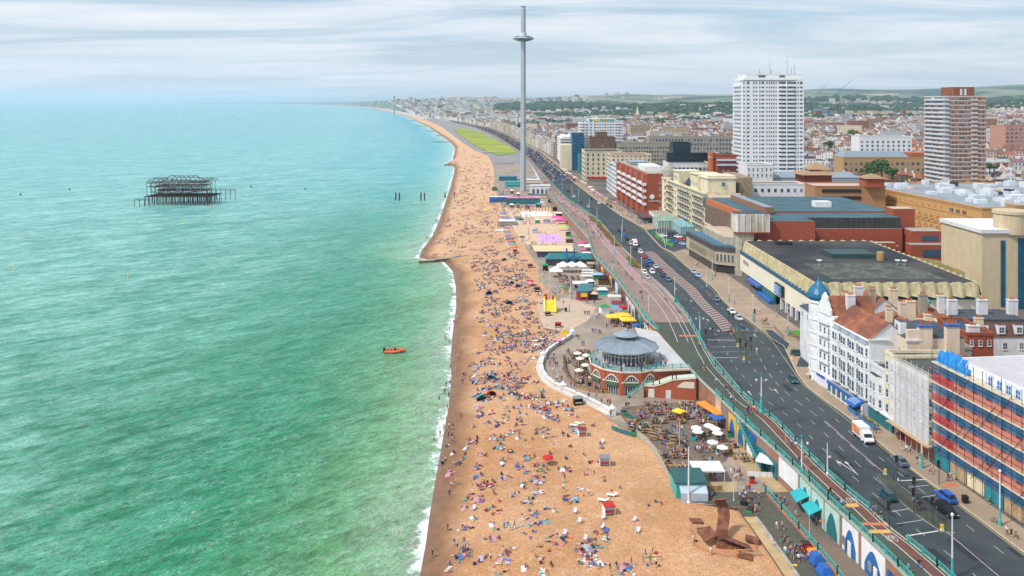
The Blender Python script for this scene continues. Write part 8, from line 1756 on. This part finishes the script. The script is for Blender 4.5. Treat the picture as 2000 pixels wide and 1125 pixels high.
parasols([(1037,546),(1070,883)],cl('red'),'on the shingle','beach parasols',1.3,2.2,8,'red');parasols([(1035,549)],cl('pink'),'next to the red one in the crowd','beach parasols',1.5,2.0,8,'pink')
def square_canopy(u,v,w,d,h,m,lab,name='canopy_tent',z=0.02,peak=.9,rz=0.0,posts=WHITE2):
 x,y,_=P(u,v,z);t=thing(name,lab,'canopy',(x,y,z),None,rz);mb=MB();pk=(0,0,h+peak);c=[(-w,-d,h),(w,-d,h),(w,d,h),(-w,d,h)]
 for a,b2 in zip(c,c[1:]+c[:1]):mid=tuple((p+q)/2*(.5 if i<2 else 1) for i,(p,q) in enumerate(zip(a,b2)));mb.face([a,b2,pk]);mb.face([(a[0],a[1],h-.3),(b2[0],b2[1],h-.3),b2,a])
 obj('fabric',mb,t,mats=[m])
 for a in c:obj('post',MB().tube((a[0]*.96,a[1]*.96,0),(a[0]*.96,a[1]*.96,h),.06,5),t,mats=[posts])
 return t
square_canopy(1381,934,3.2,2.4,2.6,WHITE,'big white marquee behind the dark green kiosk','marquee');square_canopy(1500,921,2.2,2.2,2.8,WHITE,'square white canopy leaning towards the teal arches',rz=-.5,peak=.4)
ORM=mat('orange_canvas',(.85,.28,.03),.8,.05);t_=square_canopy(1388,818,1.3,4.6,2.8,ORM,'long orange awning against the seafront arches','awning',peak=.15,rz=.35);square_canopy(1402,833,1.7,1.9,2.5,BLUEP,'bright blue square canopy at the end of the orange awning',peak=.2,rz=.35)
YC=mat('yellow_canvas',(.88,.55,.05),.8,.05)
for u,v,lab in((1198,632,'yellow umbrella, left of the three beneath the promenade'),(1217,629,'yellow umbrella, upper of the three beneath the promenade'),(1226,638,'yellow umbrella, lower right of the three beneath the promenade')):square_canopy(u,v,2.6,2.2,2.7,YC,lab,'square_umbrella',peak=.8,rz=.1)
square_canopy(1243,647,1.3,1.3,2.3,BLUEP,'small blue canopy beside the yellow umbrellas',peak=.4);square_canopy(1217,612,1.6,1.4,2.6,cl('red'),'red round-topped umbrella above the yellow ones',peak=.6)
for u,v,lab in((1086,541,'white tent peak at the left end of the marquee row'),(1100,531,'white tent peak second in the marquee row'),(1117,531,'white tent peak third in the marquee row'),(1133,531,'white tent peak at the right end of the marquee row')):square_canopy(u,v,3.0,2.6,3.0,WHITE,lab,'peaked_tent',peak=2.0)
square_canopy(1134,512,4.0,3.2,3.0,WHITE,'plain white canopy above the marquee row',peak=.5);square_canopy(1158,497,4.5,3.2,4.5,WHITE,'white canopy by the turquoise stair',peak=1.2);square_canopy(1160,524,3.2,2.6,2.6,WOODP,'tan canopy below the promenade railing',peak=.3);square_canopy(1133,563,3.2,2.6,2.6,WHITE,'white awning joined to the boat-shaped kiosk',peak=.3);square_canopy(1200,590,2.6,1.6,2.6,WHITE,'white flat awning above the orange flags',peak=.3)
for i,(u,v) in enumerate(((1148,538),(1147,543),(1146,549))):square_canopy(u,v,2.6,1.0,2.6,WHITE,'narrow white awning in the marquee yard, '+('top','middle','bottom')[i]+' of three',peak=.2)
PK=mat('pink_canvas',(.80,.08,.40),.8,.05);square_canopy(1088,432,3.6,2.6,2.8,PK,'magenta canopy, left one at the ramp foot');square_canopy(1096,437,3.4,2.6,2.8,PK,'magenta canopy, right one at the ramp foot');square_canopy(1100,450,3.4,1.6,2.4,mat('lime_canvas',(.35,.7,.1),.8,.05),'lime green canopy below the magenta ones',peak=.3)
for i,(u,v) in enumerate(((1136,482),(1140,489),(1143,497),(1147,504))):square_canopy(u,v,2.6,1.8,2.8,PK if i%2==0 else WHITE,('pink','white','pink','white')[i]+' striped stall roof by the ramp foot, '+('highest','second','third','lowest')[i],peak=.3)
def kiosk(u,v,w,d,h,wm,rm,lab,name='kiosk',rz=0.0,z=0.02,over=.3):
 x,y,_=P(u,v,z);t=thing(name,lab,'kiosk',(x,y,z),None,rz);obj('wall',MB().box(-w,w,0,2*d,0,h),t,mats=[wm]);obj('roof',MB().prism([(-w-over,-over),(w+over,-over),(w+over,2*d+over),(-w-over,2*d+over)],h,h+.25),t,mats=[rm]);obj('counter',MB().box(-w*.7,w*.7,-.08,0,1.0,1.9),t,mats=[GLASS]);return t
k1=kiosk(1350,975,3.0,3.1,3.2,TEAL,mat('green_roof',(.02,.10,.10),.6,.2),'dark green roofed teal kiosk on the shingle edge',z=-.3);obj('lean_to_roof',MB().face([(-2.4,-1.6,1.9),(3.0,-1.6,1.9),(3.0,0,2.8),(-2.4,0,2.8)]).face([(-2.4,-1.6,0),(3.0,-1.6,0),(3.0,-1.6,1.9),(-2.4,-1.6,1.9)]),k1,mats=[mat('pale_blue_sheet',(.42,.52,.62),.6,.1)])
x,y,_=P(1140,585,0)
t=thing('boat_shaped_kiosk','dark green boat-shaped kiosk with a red side and yellow sign','kiosk',(x,y,0));hp=[(-3.2,0),(-1.6,-1.6),(1.6,-1.8),(3.2,-.2),(5.2,12),(4.2,13),(0,13)];obj('wall',MB().prism([(a*.92,b2*.95) for a,b2 in hp],0,3.2),t,mats=[cl('maroon')]);obj('roof',MB().prism(hp,3.2,3.7),t,mats=[TEALD]);obj('sign',MB().box(-1.3,1.3,-1.95,-1.8,1.5,3),t,mats=[paint('yellow')])
t=thing('marquee_hall','dark green roofed bar behind the white tent peaks','bar',P(1115,519,0));obj('wall',MB().box(-12,12,0,7,0,3.2),t,mats=[STEEL]);obj('roof',MB().hip(-12,12,0,7,3.2,5.5,0,.4,.45),t,mats=[TEALD]);
for s in(-2.5,1.2):obj('blue_column',MB().box(s,s+.8,-1,-.3,0,8.5),t,mats=[BLUEP])
t=thing('volleyball_shelter','long low pale tan roof over the sand court','shelter',P(1085,503,0));obj('roof',MB().prism([(-10.5,0),(10.5,0),(9.5,17),(-11.8,17)],3.0,3.3),t,mats=[mat('tan_sheet',(.68,.52,.30),.8,.04)]);obj('wall',MB().box(-9,10.4,.3,16,0,3.0),t,mats=[mat('navy_wall',(.03,.05,.12),.6,.3)])
for i in range(5):obj('blue_banner',MB().box(-4+i*2.6,-2+i*2.6,.1,.25,.8,2.4),t,mats=[BLUEP if i%2 else GL2])
def inflatable():
 x,y,z=PB(1074,608);t=thing('inflatable_slide','bright yellow inflatable slide with red figures on top','inflatable',(x,y,z));obj('slide',MB().face([(-2,-3,.4),(2,-3,.4),(2,.5,4.2),(-2,.5,4.2)]).box(-2,2,.5,2.4,0,4.2),t,mats=[paint('yellow')]);
 for s in(-1,1):obj('side_tube',MB().tube((s*2,-3,.5),(s*2,.5,4.6),.45,8).tube((s*2,.5,0),(s*2,.5,5.6),.4,8),t,mats=[paint('yellow')])
 obj('red_top',MB().box(-2.2,-.9,.6,1.8,4.2,6.3).box(.9,2.2,.6,1.8,4.2,5.8),t,mats=[paint('red')])
inflatable()
t=thing('yellow_skip','yellow low skip beside the curved wall start','skip',PB(1106,652));obj('body',MB().prism([(-1.6,-.8),(1.6,-.8),(1.8,.8),(-1.8,.8)],0,1.0),t,mats=[paint('yellow')]);obj('load',MB().box(-1.3,1.3,-.6,.6,1.0,1.2),t,mats=[WOODP])
# ---- rusty play sculpture inside orange barrier fence
def sculpture():
 x,y,z=PB(1418,1058);t=thing('rusted_steel_sculpture','large rusted steel sculpture of curved and tilted plates on the shingle','sculpture',(x,y,z-.3));RS=RUST
 pr=[(-.2,6.6,.3),(-.3,6.0,.9),(.3,5.0,1.0),(.4,3.6,.3),(-.1,2.5,-.8),(-.8,1.8,-2.2),(-1.4,1.6,-3.0)];mb=MB()
 for(a,h,d),(b2,k,e) in zip(pr,pr[1:]):
  w0,w1=1.1,1.1;A=[(a-w0,d,h),(a+w0,d+.3,h),(a+w0,d+.55,h+.1),(a-w0,d+.25,h+.1)];Bq=[(b2-w1,e,k),(b2+w1,e+.3,k),(b2+w1,e+.55,k+.1),(b2-w1,e+.25,k+.1)];loft([A,Bq],0,mb)
 mb.v=[(a,b2+2.2,c) for a,b2,c in mb.v];obj('curved_plate',mb,t,mats=[RS])
 def plate(cx,cy,cz,w,d,th,rx,ry,rz,nm):
  mb=MB().box(-w,w,-d,d,-th,th);mb.xf(Matrix.Translation((cx,cy,cz))@Matrix.Rotation(rz,4,'Z')@Matrix.Rotation(ry,4,'Y')@Matrix.Rotation(rx,4,'X'));obj(nm,mb,t,mats=[RS])
 plate(-3.4,-.3,1.9,1.5,1.2,.12,.3,-.1,.5,'left_slab');plate(1.2,-2.0,1.4,2.7,1.1,.12,-.25,.32,-.15,'ramp_slab');plate(-.9,-1.2,2.3,.9,.12,.8,-.2,0,-.1,'upright_slab');plate(-4.6,3.2,2.4,1.1,.8,.2,0,.15,.2,'square_pad');plate(4.6,-.4,1.0,1.2,.8,.2,0,.1,-.3,'square_pad');plate(2.2,-4.6,.3,1.2,.8,.15,0,.1,-.4,'square_pad')
 plate(0,-1.4,.5,2.2,1.0,.4,0,.1,-.1,'base_block')
 w=[(-5.6,3.4),(-6.2,-1.6),(-3.6,-3.8),(.5,-5.0),(4.6,-3.4),(4.9,-.4)];f=thing('orange_barrier_fence','sagging orange barrier netting around the rusted sculpture','fence',(x,y,z));om=mat('orange_net',(.62,.16,.05),.8,.1)
 for a,b2 in zip(w,w[1:]):
  k=MB()
  for h in(.25,.6,1.0):k.tube((a[0],a[1],h),(b2[0],b2[1],h),.03,4)
  obj('net_strand',k,f,mats=[om]);obj('post',MB().tube((a[0],a[1],0),(a[0],a[1],1.3),.05,5),f,mats=[om])
 f=thing('timber_barrier','yellowish timber barrier at the near side of the sculpture','barrier',(x+2.5,y-4.4,z));obj('rail',MB().box(-2.2,2.4,-.05,.05,.9,1.0).box(-2.2,2.4,-.05,.05,.3,.4),f,mats=[WOODP])
 for s in(-2.2,0,2.4):obj('post',MB().box(s-.05,s+.05,-.06,.06,0,1.1),f,mats=[WOODP])
 for i,(u,v,h) in enumerate(((1440,1000,1),(1534,1100,1))):
  xx,yy,zz=P(u,v,-.9 if i==0 else-2.2);q=thing('barrier_panel','red-orange plastic barrier lying at the path edge, '+('near the sculpture','in the near corner'),'barrier',(xx,yy,zz)) if False else thing('barrier_panel','red-orange plastic barrier at the path edge '+('beside the sculpture','in the near corner')[i],'barrier',(xx,yy,zz));obj('panel',MB().box(-.9,.9,-.05,.05,.1,1.0),q,mats=[om])
sculpture()
def goal():
 x,y,z=PB(1277,1098);t=thing('football_goal','small rusty goal frame on the shingle with children around it','goal',(x,y,z));g=MB();g.tube((-1.9,0,0),(-1.9,0,1.4),.04,5).tube((1.5,.5,0),(1.5,.5,1.4),.04,5).tube((-1.9,0,1.4),(1.5,.5,1.4),.04,5);obj('frame',g,t,mats=[RUST]);obj('back_frame',MB().tube((-1.9,0,.1),(-1.6,1.4,.1),.03,4).tube((1.5,.5,.1),(1.7,1.6,.1),.03,4).tube((-1.6,1.4,.1),(1.7,1.6,.1),.03,4),t,mats=[RUST])
goal()
for i in range(5):
 y=141.5-i*3.1;x=float(TR(y))-1.5;z=float(edge_z(y))+.05;t=thing('covered_trailer','blue covered stack beside the brick ramp wall, '+('furthest','second','middle','fourth','nearest')[i]+' of the row','trailer',(x,y,z),'blue covered stacks',.12);obj('cover',MB().hip(-1.1,1.1,-1.35,1.35,.6,1.9,0,0,.25).box(-1.1,1.1,-1.35,1.35,.2,.6),t,mats=[BLUEP]);obj('chassis',MB().box(-.9,.9,-1.1,1.1,0,.2),t,mats=[BLACK])
t=thing('red_bin','dark red refuse bin above the blue covered stacks','bin',(float(TR(145))-1.6,145.2,float(edge_z(145))+.05));obj('body',MB().box(-.7,.7,-.6,.6,0,1.2),t,mats=[cl('red')]);obj('lid',MB().box(-.75,.75,-.65,.65,1.2,1.35),t,mats=[BLACK])
t=square_canopy(1588,1098,1.0,.9,2.2,ORM,'small orange canopy over a stall in the near corner','stall_canopy',z=-1.9,peak=.3)
for u,v,z,lab in((1454,992,-.9,'black trade bicycle stall with yellow panel on the path'),(1465,1010,-1.2,'green and black trade stall in front of the yellow panelled one'),(1551,1118,-2.4,'black stall with yellow panel in the near corner')):
 x,y,_=P(u,v,z);t=thing('stall',lab,'stall',(x,y,z),None,-.5);obj('body',MB().box(-.6,.6,-1.1,1.1,.2,1.6),t,mats=[BLACK if 'green' not in lab else cl('green')]);obj('top_panel',MB().box(-.55,.55,-.9,.9,1.6,1.7),t,mats=[cl('yellow') if 'yellow panel' in lab[:40] else BLACK])
for u,v,lab,c in((1425,853,'green wheeled bin by the cafe path','green'),(1469,944,'orange-red utility box on the terrace','red'),(1354,860,'teal menu box beside the white parasols','teal'),(1237,851,'dark green litter bin at the start of the slat fence','green'),(1220,812,'bright green bag stand beside the beer garden hedge','green'),(1758,868-10,'dark red bin on the pavement by the white van','maroon'),(1885,982,'black litter bin on the pavement beside the blue people carrier','black'),(1105,608,'black double bin near the inflatable slide','black'),(1083,585,'black double bin on the kiosk yard corner','black')):
 z=6 if u>1700 else 0;x,y,_=P(u,v,z);t=thing('litter_bin',lab,'bin',(x,y,z));obj('body',MB().box(-.45,.45,-.4,.4,.05,1.15),t,mats=[cl(c)]);obj('lid',MB().box(-.5,.5,-.45,.45,1.15,1.3),t,mats=[BLACK])
for u,v,lab,rz in((1668,806,'blue planter box by the white terrace, smaller one',0),(1690,825,'blue planter with bushy brown plants',0),(1702,834,'blue planter beside the awning',0)):
 x,y,_=P(u,v,6);t=thing('street_planter',lab,'planter',(x,y,6),None,.1);obj('box',MB().box(-.6,.6,-1.9,1.9,0,1.0),t,mats=[mat('planter_blue',(.04,.18,.38),.6,.1)]);obj('foliage',BUSH,t,(0,0,1.2),scale=(.7,2.0,.6))
def hedge_planters():
 pts=[(1102,700),(1104,722),(1112,742),(1130,757),(1152,765),(1180,768),(1205,767),(1238,764)];w=[Vector(P(u,v,0)[:2]) for u,v in pts]
 t=thing('terrace_hedge','dark hedge planters curving round the restaurant terrace','hedge',(w[3].x,w[3].y,0))
 for a,b2 in zip(w,w[1:]):
  part('planter_box',MB().obox(a,b2,.6,0,.7),t,[WOOD]);n=int((b2-a).length/.9)
  for i in range(n):p=a.lerp(b2,(i+.5)/n);obj('hedge_plant',BUSH2,t,(p.x,p.y,1.0),R.uniform(0,6),world=True,scale=(.65,.65,.55))
BUSH2=leaf_mesh(12,90,1.0,.8,'c');BUSH2 .materials[0]=mat('hedge_dark',(.03,.06,.025),.85,.4,1);BUSH2 .materials[1]=mat('hedge_warm',(.09,.10,.03),.85,.4,1)
hedge_planters()
for i,(u,v) in enumerate(((1299,858),(1374,900),(1348,913),(1305,925),(1386,838),(1330,778),(1350,778),(1310,776),(1362,795),(1340,862),(1413,925),(1362,925),(1435,897),(1262,842))):
 x,y,_=P(u,v,0);t=thing('potted_palm','spiky green potted plant in the beer gardens, '+('by the bench rows','beside the cafe path','left of the white marquee','inside the fence corner','next to the white parasols','against the brick wall, middle','against the brick wall, right','against the brick wall, left','under the orange awning end','by the teal menu box','right of the white marquee','in front of the white marquee','by the terrace steps','at the fence start')[i],'plant',(x,y,0),'potted plants in the beer gardens');obj('pot',MB().lathe([(.3,0),(.4,.5),(0,.5)],8),t,mats=[TERRA]);obj('foliage',BUSH2,t,(0,0,1.1),scale=(.7,.7,.8))
def yard_fences():
 for pts,m,lab,h in(([(1212,806),(1240,822),(1262,838)],TEALD,'dark teal planter wall at the corner of the beer garden',.9),([(1195,838),(1215,846),(1236,852)],TEALD,'dark boarded edge of the lower seating area',.9),([(1365,960),(1412,960)],WOOD,'timber planter wall in front of the marquee',1.2),([(1460,930),(1510,932)],WHITE,'white picket fence in front of the square canopy',1.0),([(1300,845),(1345,878)],STEEL,'dark railing between cafe yard and path',.9)):
  w=[Vector(P(u,v,0)[:2]) for u,v in pts];t=thing('yard_wall',lab,'fence',(w[0].x,w[0].y,0))
  for a,b2 in zip(w,w[1:]):
   d=b2-a;n=max(2,int(d.length/1.2))
   for i in range(n):part('board',MB().obox(a+d*(i/n),a+d*((i+.94)/n),.12,0,h),t,[m])
yard_fences()
# ---- sailing boats drawn up on the sand
def dinghy(u,v,c,lab,rz,mast=0,sail=None):
 x,y,z=PB(u,v);t=thing('sailing_dinghy',lab,'boat',(x,y,z),'boats drawn up on the beach',rz);s=lambda yy,w,h:[(-w,yy,h),(-w*.6,yy,.1),(w*.6,yy,.1),(w,yy,h)]
 obj('hull',loft([s(-2.6,.45,.7),s(-1,.9,.7),s(1,.85,.75),s(2.4,.3,.85),s(2.9,.05,.9)]),t,mats=[WHITE]);obj('cover',MB().gable(-.8,.8,-2.4,2.2,.75,1.15,'y'),t,mats=[cl(c),cl(c)])
 if mast:obj('mast',MB().tube((0,.3,.8),(0,.3,mast),.05,5),t,mats=[METAL])
 if sail:obj('sail',MB().face([(0,.2,1.4),(0,-2.4,1.5),(0,.2,mast)]),t,mats=[cl(sail)])
dinghy(949,412,'yellow','yellow-sailed boat standing on the open beach',.3,7.5,'yellow')
for i,(u,v,c,rz) in enumerate(((981,418,'blue',1.3),(983,424,'pale blue',1.5),(986,429,'blue',1.4),(988,436,'navy',1.5),(989,447,'purple',1.2),(990,455,'blue',1.5),(993,462,'blue',1.6),(995,468,'navy',1.5),(998,474,'red',1.6),(1000,479,'teal',1.6),(1003,484,'orange',1.5),(976,452,'white',1.4),(978,426,'red',1.2))):dinghy(u,v,c,'%s covered boat in the drawn-up row, %s down from the top'%(c,('first','second','third','fourth','fifth','sixth','seventh','eighth','ninth','tenth','eleventh','twelfth','thirteenth')[i]),rz,6 if i%3==0 else 0)
t=thing('boat_store','grey roofed store at the foot of the boat row','shed',P(990,440,0));obj('wall',MB().box(-5,5,0,6,0,2.5),t,mats=[CONCD]);obj('roof',MB().gable(-5,5,0,6,2.5,3.6,'x',0,0,.3),t,mats=[METAL])
for spec in((1022,400,13,5,5,TEALD,mat('pink_roof',(.55,.2,.35),.8,.4,.3),'dark glazed pavilion with pink roof at the foot of the tower'),(1055,384,8.5,5,9,WHITE2,METAL,'white classical tollhouse with arched windows right of the tower foot'),(978,395,9,3,4,cl('blue'),METAL,'blue and white kiosk row left of the tower foot'),(992,355,9,6,5,TEALD,mat('blue_glass_roof',(.04,.2,.4),.4,.2),'blue roofed cafe beyond the tower'),(1003,366,8,4,5,TEAL,TEAL,'turquoise kite-fronted kiosk left of the tower'),(1040,362,11,6,5,PINKC,METAL,'pale pink building right behind the tower'),(985,322,12,10,3,PAVT,CONCD,'low brown amphitheatre building beyond the playground'),(955,305,9,8,6,mat('tan_wood',(.5,.32,.2),.8,.1),CONC,'tan building at the seaward end of the lawn')):
 kiosk(spec[0],spec[1],spec[2],spec[3],spec[4],spec[5],spec[6],spec[7],'promenade_pavilion')
x,y,_=P(1055,384,0)
t=thing('tollhouse_front','row of dark arched openings in the white tollhouse','facade',(x,y-.3,0))
for i in range(4):obj('arched_opening',MB().face([(-6.4+i*3.6+a,0,h) for a,h in((0,2.5),(1.8,2.5),(1.8,5.6),(1.4,6.4),(.9,6.7),(.4,6.4),(0,5.6))]),t,mats=[GLASS])
def stalls():
 rr=random.Random(17);cols=['white','grey','white','navy','beige','black','teal','brown','maroon','pale blue','white','lilac','green'];seen=set()
 spots=[(1008,345),(1034,340),(975,340),(1000,378),(966,372),(1012,384),(1046,350),(1052,405),(1075,396),(1060,345),(982,386),(1010,430),(1018,436),(1068,436),(1080,398),(1036,386),(970,330),(1032,330),(1008,318),(1044,455),(1030,408),(1084,412),(1092,424),(1050,436),(1012,406),(1000,405),(1020,470),(1110,462),(1112,474),(1180,612),(1177,575),(1206,603),(1065,528),(1160,585),(1190,575),(1152,560),(1104,574),(1168,545),(1178,555)]
 for i,(u,v) in enumerate(spots):
  for _ in range(20):
   c,c2=rr.choice(cols),rr.choice(cols)
   if(c,c2) not in seen and c!=c2:break
  seen.add((c,c2));x,y,_z=P(u,v,0);w,d,h=rr.uniform(1.0,2.3),rr.uniform(.8,1.5),rr.uniform(2.0,2.7)
  t=thing('market_stall','small stall with %s roof and %s front on the lower promenade'%(c,c2),'stall',(x,y,.02),'stalls along the lower promenade',rr.uniform(-.3,.3));obj('body',MB().box(-w,w,-d,d,0,h),t,mats=[cl(c2)]);obj('roof',MB().hip(-w,w,-d,d,h,h+.8,0,.35,.45),t,mats=[cl(c)])
 x0=0
 lst=[(1120,345),(1128,350),(1136,352),(1105,338),(1112,342),(1150,360),(1158,368),(1165,372),(1172,380),(1180,386),(1190,392),(1200,396),(1206,392),(1196,386),(1088,328),(1080,322),(1204,402),(1212,410),(1142,356),(1186,380)]
 parasols([(u,v-2) for u,v in lst[:10]],WHITE,'outside the far seafront hotels','parasols outside the hotels',2.2,3.0,6,'white');parasols(lst[10:],cl('pink'),'outside the white seafront hotels','parasols outside the hotels',2.0,3.0,6,'pink')
 for o in list(COL.objects):
  if o.get('group')=='parasols outside the hotels':x,y,_z=o.location;o.location=(float(D(y))+4+3*rr.random(),y,6.0)
stalls()
def play_posts():
 t=thing('timber_climbing_posts','rows of upright dark timber posts on the play area','play equipment',P(1040,414,0));x,y,_=P(1012,414,0)
 for i in range(12):
  for j in range(2):part('post',MB().tube((x+i*2.2,y+j*9,0),(x+i*2.2,y+j*9,3.4+.6*((i*7+j)%3)),.2,5),t,[WOOD])
play_posts()
# ---- boats at sea
def rib():
 x,y,_=P(770,688,-3);t=thing('inflatable_rescue_boat','small orange inflatable boat with crew close to the beach','boat',(x,y,-3),None,0);om=mat('boat_orange',(.75,.13,.05),.5,.05)
 mb=MB();pts=[(-2.5,-.9),(0,-1.0),(1.6,-.8),(2.7,0),(1.6,.8),(0,1.0),(-2.5,.9)]
 for a,b2 in zip(pts,pts[1:]):mb.tube((a[0],a[1],.35+(.2 if a[0]>1 else 0)),(b2[0],b2[1],.35+(.2 if b2[0]>1 else 0)),.33,8)
 obj('tube',mb,t,mats=[om]);obj('floor',MB().prism([(-2.4,-.8),(1.5,-.7),(2.3,0),(1.5,.7),(-2.4,.8)],0,.25),t,mats=[CONCD]);obj('engine',MB().box(-2.9,-2.3,-.25,.25,.2,1.2),t,mats=[BLACK]);obj('console',MB().box(0,.5,-.3,.3,.2,1.1),t,mats=[BLACK]);t.scale=(1.25,)*3
 for i,(dx,lab) in enumerate(((-2.0,'helmsman standing at the back'),(-.9,'crew member in the middle'),(.2,'crew member behind the bow'),(1.2,'crew member at the bow'))):
  o=bpy.data.objects.new('person',PM_['seated']);COL.objects.link(o);o.location=(x+dx,y,-3.0+.1);put(o,lab+' of the orange inflatable boat, dark red suit','person','boat crew')
  for k,m in enumerate((mat('skin_s1',SKIN['s1'],.6,0),cl('black'),cl('maroon'),cl('maroon'))):o.material_slots[k].link='OBJECT';o.material_slots[k].material=m
rib()
for u,v,lab,s in((345,225,'left of two far speedboats with white wakes',1),(455,226,'right of two far speedboats with white wakes',1)):
 x,y,_=P(u,v,-3);t=thing('speedboat',lab,'boat',(x,y,-3));obj('hull',loft([[(-9,-3,2),(-9,3,2),(-9,2,0),(-9,-2,0)],[(4,-3,2.2),(4,3,2.2),(4,1.5,0),(4,-1.5,0)],[(11,-.2,3),(11,.2,3),(11,.2,2.4),(11,-.2,2.4)]]),t,mats=[WHITE]);obj('cabin',MB().box(-4,2,-2,2,2,5),t,mats=[WHITE]);k=thing('wake','white foam wake trailing the '+lab.split(' with')[0],'wake',(x,y,-2.98));obj('foam',MB().face([(-8,-3,.04),(-8,3,.04),(-52,8,.04),(-52,-8,.04)]),k,mats=[mat('wake_foam',(.8,.82,.84),.8,.3,.1)])
for u,v,c,lab in((40,381,'black','dark small rowing craft far left on the sea'),(28,528,'yellow','yellow buoy at the left edge of the sea'),(250,540,'yellow','pale yellow buoy below the pier ruin'),(357,434,'yellow','small yellow buoy just below the pier ruin'),(413,402,'orange','orange buoy at the right foot of the pier ruin'),(136,371,'black','dark mooring buoy left of the pier ruin'),(596,370,'black','dark mooring buoy right of the pier ruin'),(200,1098,'white','white seabird on the water in the near left corner'),(490,365,'black','dark buoy beyond the broken walkway')):
 x,y,_=P(u,v,-3);s=y/900.0+.25;t=thing('buoy' if 'bird' not in lab else 'seagull',lab,'buoy' if 'bird' not in lab else 'bird',(x,y,-3));obj('body',MB().lathe([(0,-.3),(.7,-.1),(.8,.3),(.4,.9),(.15,1.5),(0,1.6)],8) if 'bird' not in lab else MB().lathe([(0,0),(.2,.1),(.22,.25),(0,.4)],6).face([(-.7,0,.3),(0,-.2,.3),(.7,0,.35),(0,.2,.3)]),t,mats=[paint(c)]);t.scale=(s,s,s)
def bike_obj(u,v,z,c,lab):
 x,y,_=P(u,v,z);t=thing('bicycle',lab,'bicycle',(x,y,z),'bicycles and motorbikes',R.uniform(-.5,.5));fr=MB()
 for yy in(-.5,.5):
  w=MB()
  for i in range(10):a,b2=2*PI*i/10,2*PI*(i+1)/10;w.tube((0,yy+.33*math.cos(a),.33+.33*math.sin(a)),(0,yy+.33*math.cos(b2),.33+.33*math.sin(b2)),.035,3)
  obj('wheel',w,t,mats=[BLACK])
 fr.tube((0,-.5,.33),(0,-.35,.95),.03,4).tube((0,-.38,.8),(0,.12,.75),.03,4).tube((0,.12,.9),(0,0,.33),.03,4).tube((0,0,.33),(0,.5,.33),.03,4).tube((0,.5,.33),(0,.12,.75),.03,4).tube((-.25,-.35,.98),(.25,-.35,.98),.03,4);obj('frame',fr,t,mats=[cl(c)]);obj('saddle',MB().box(-.08,.08,0,.28,.9,.98),t,mats=[BLACK])
for i,(u,v) in enumerate(((1321,606),(1324,610),(1328,612),(1299,585),(1303,588),(1373,722),(1377,716),(1375,728))):bike_obj(u,v,6.02,('black','red','navy','black','grey','yellow','black','yellow')[i],'%s cycle parked by the promenade rail, %s'%(('black','red','navy','dark','grey','yellow','black','yellow-black')[i],('first below the teal-footed lamp','second below the teal-footed lamp','third below the teal-footed lamp','upper of the pair nearer the road bend','lower of the pair nearer the road bend','by the lane end beside the roof terrace','top of the three beside the roof terrace','bottom of the three beside the roof terrace')[i]))
bike_obj(1943,1022,6.02,'black','bicycle lying by the lamp post in front of the scaffolding');bike_obj(1985,1050,6.02,'grey','bicycle locked on the pavement at the right edge')
# ================================================================ THE AIR
def haze():
 m=bpy.data.materials.new('haze');m.use_nodes=True;t=m.node_tree;t.nodes.clear();v=N(t,'ShaderNodeVolumePrincipled');v.inputs['Color'].default_value=(.68,.85,1.0,1);v.inputs['Density'].default_value=HAZE;v.inputs['Anisotropy'].default_value=.2;o=N(t,'ShaderNodeOutputMaterial');L(t,v.outputs[0],o.inputs['Volume'])
 mb=MB().box(-75000,75000,-600,75000,-60,330);o=obj('haze',mb,mats=[m],kind='stuff');o['label']='thin sea haze filling the air over the whole view';o['category']='haze'
HAZE=4.6e-5
haze()
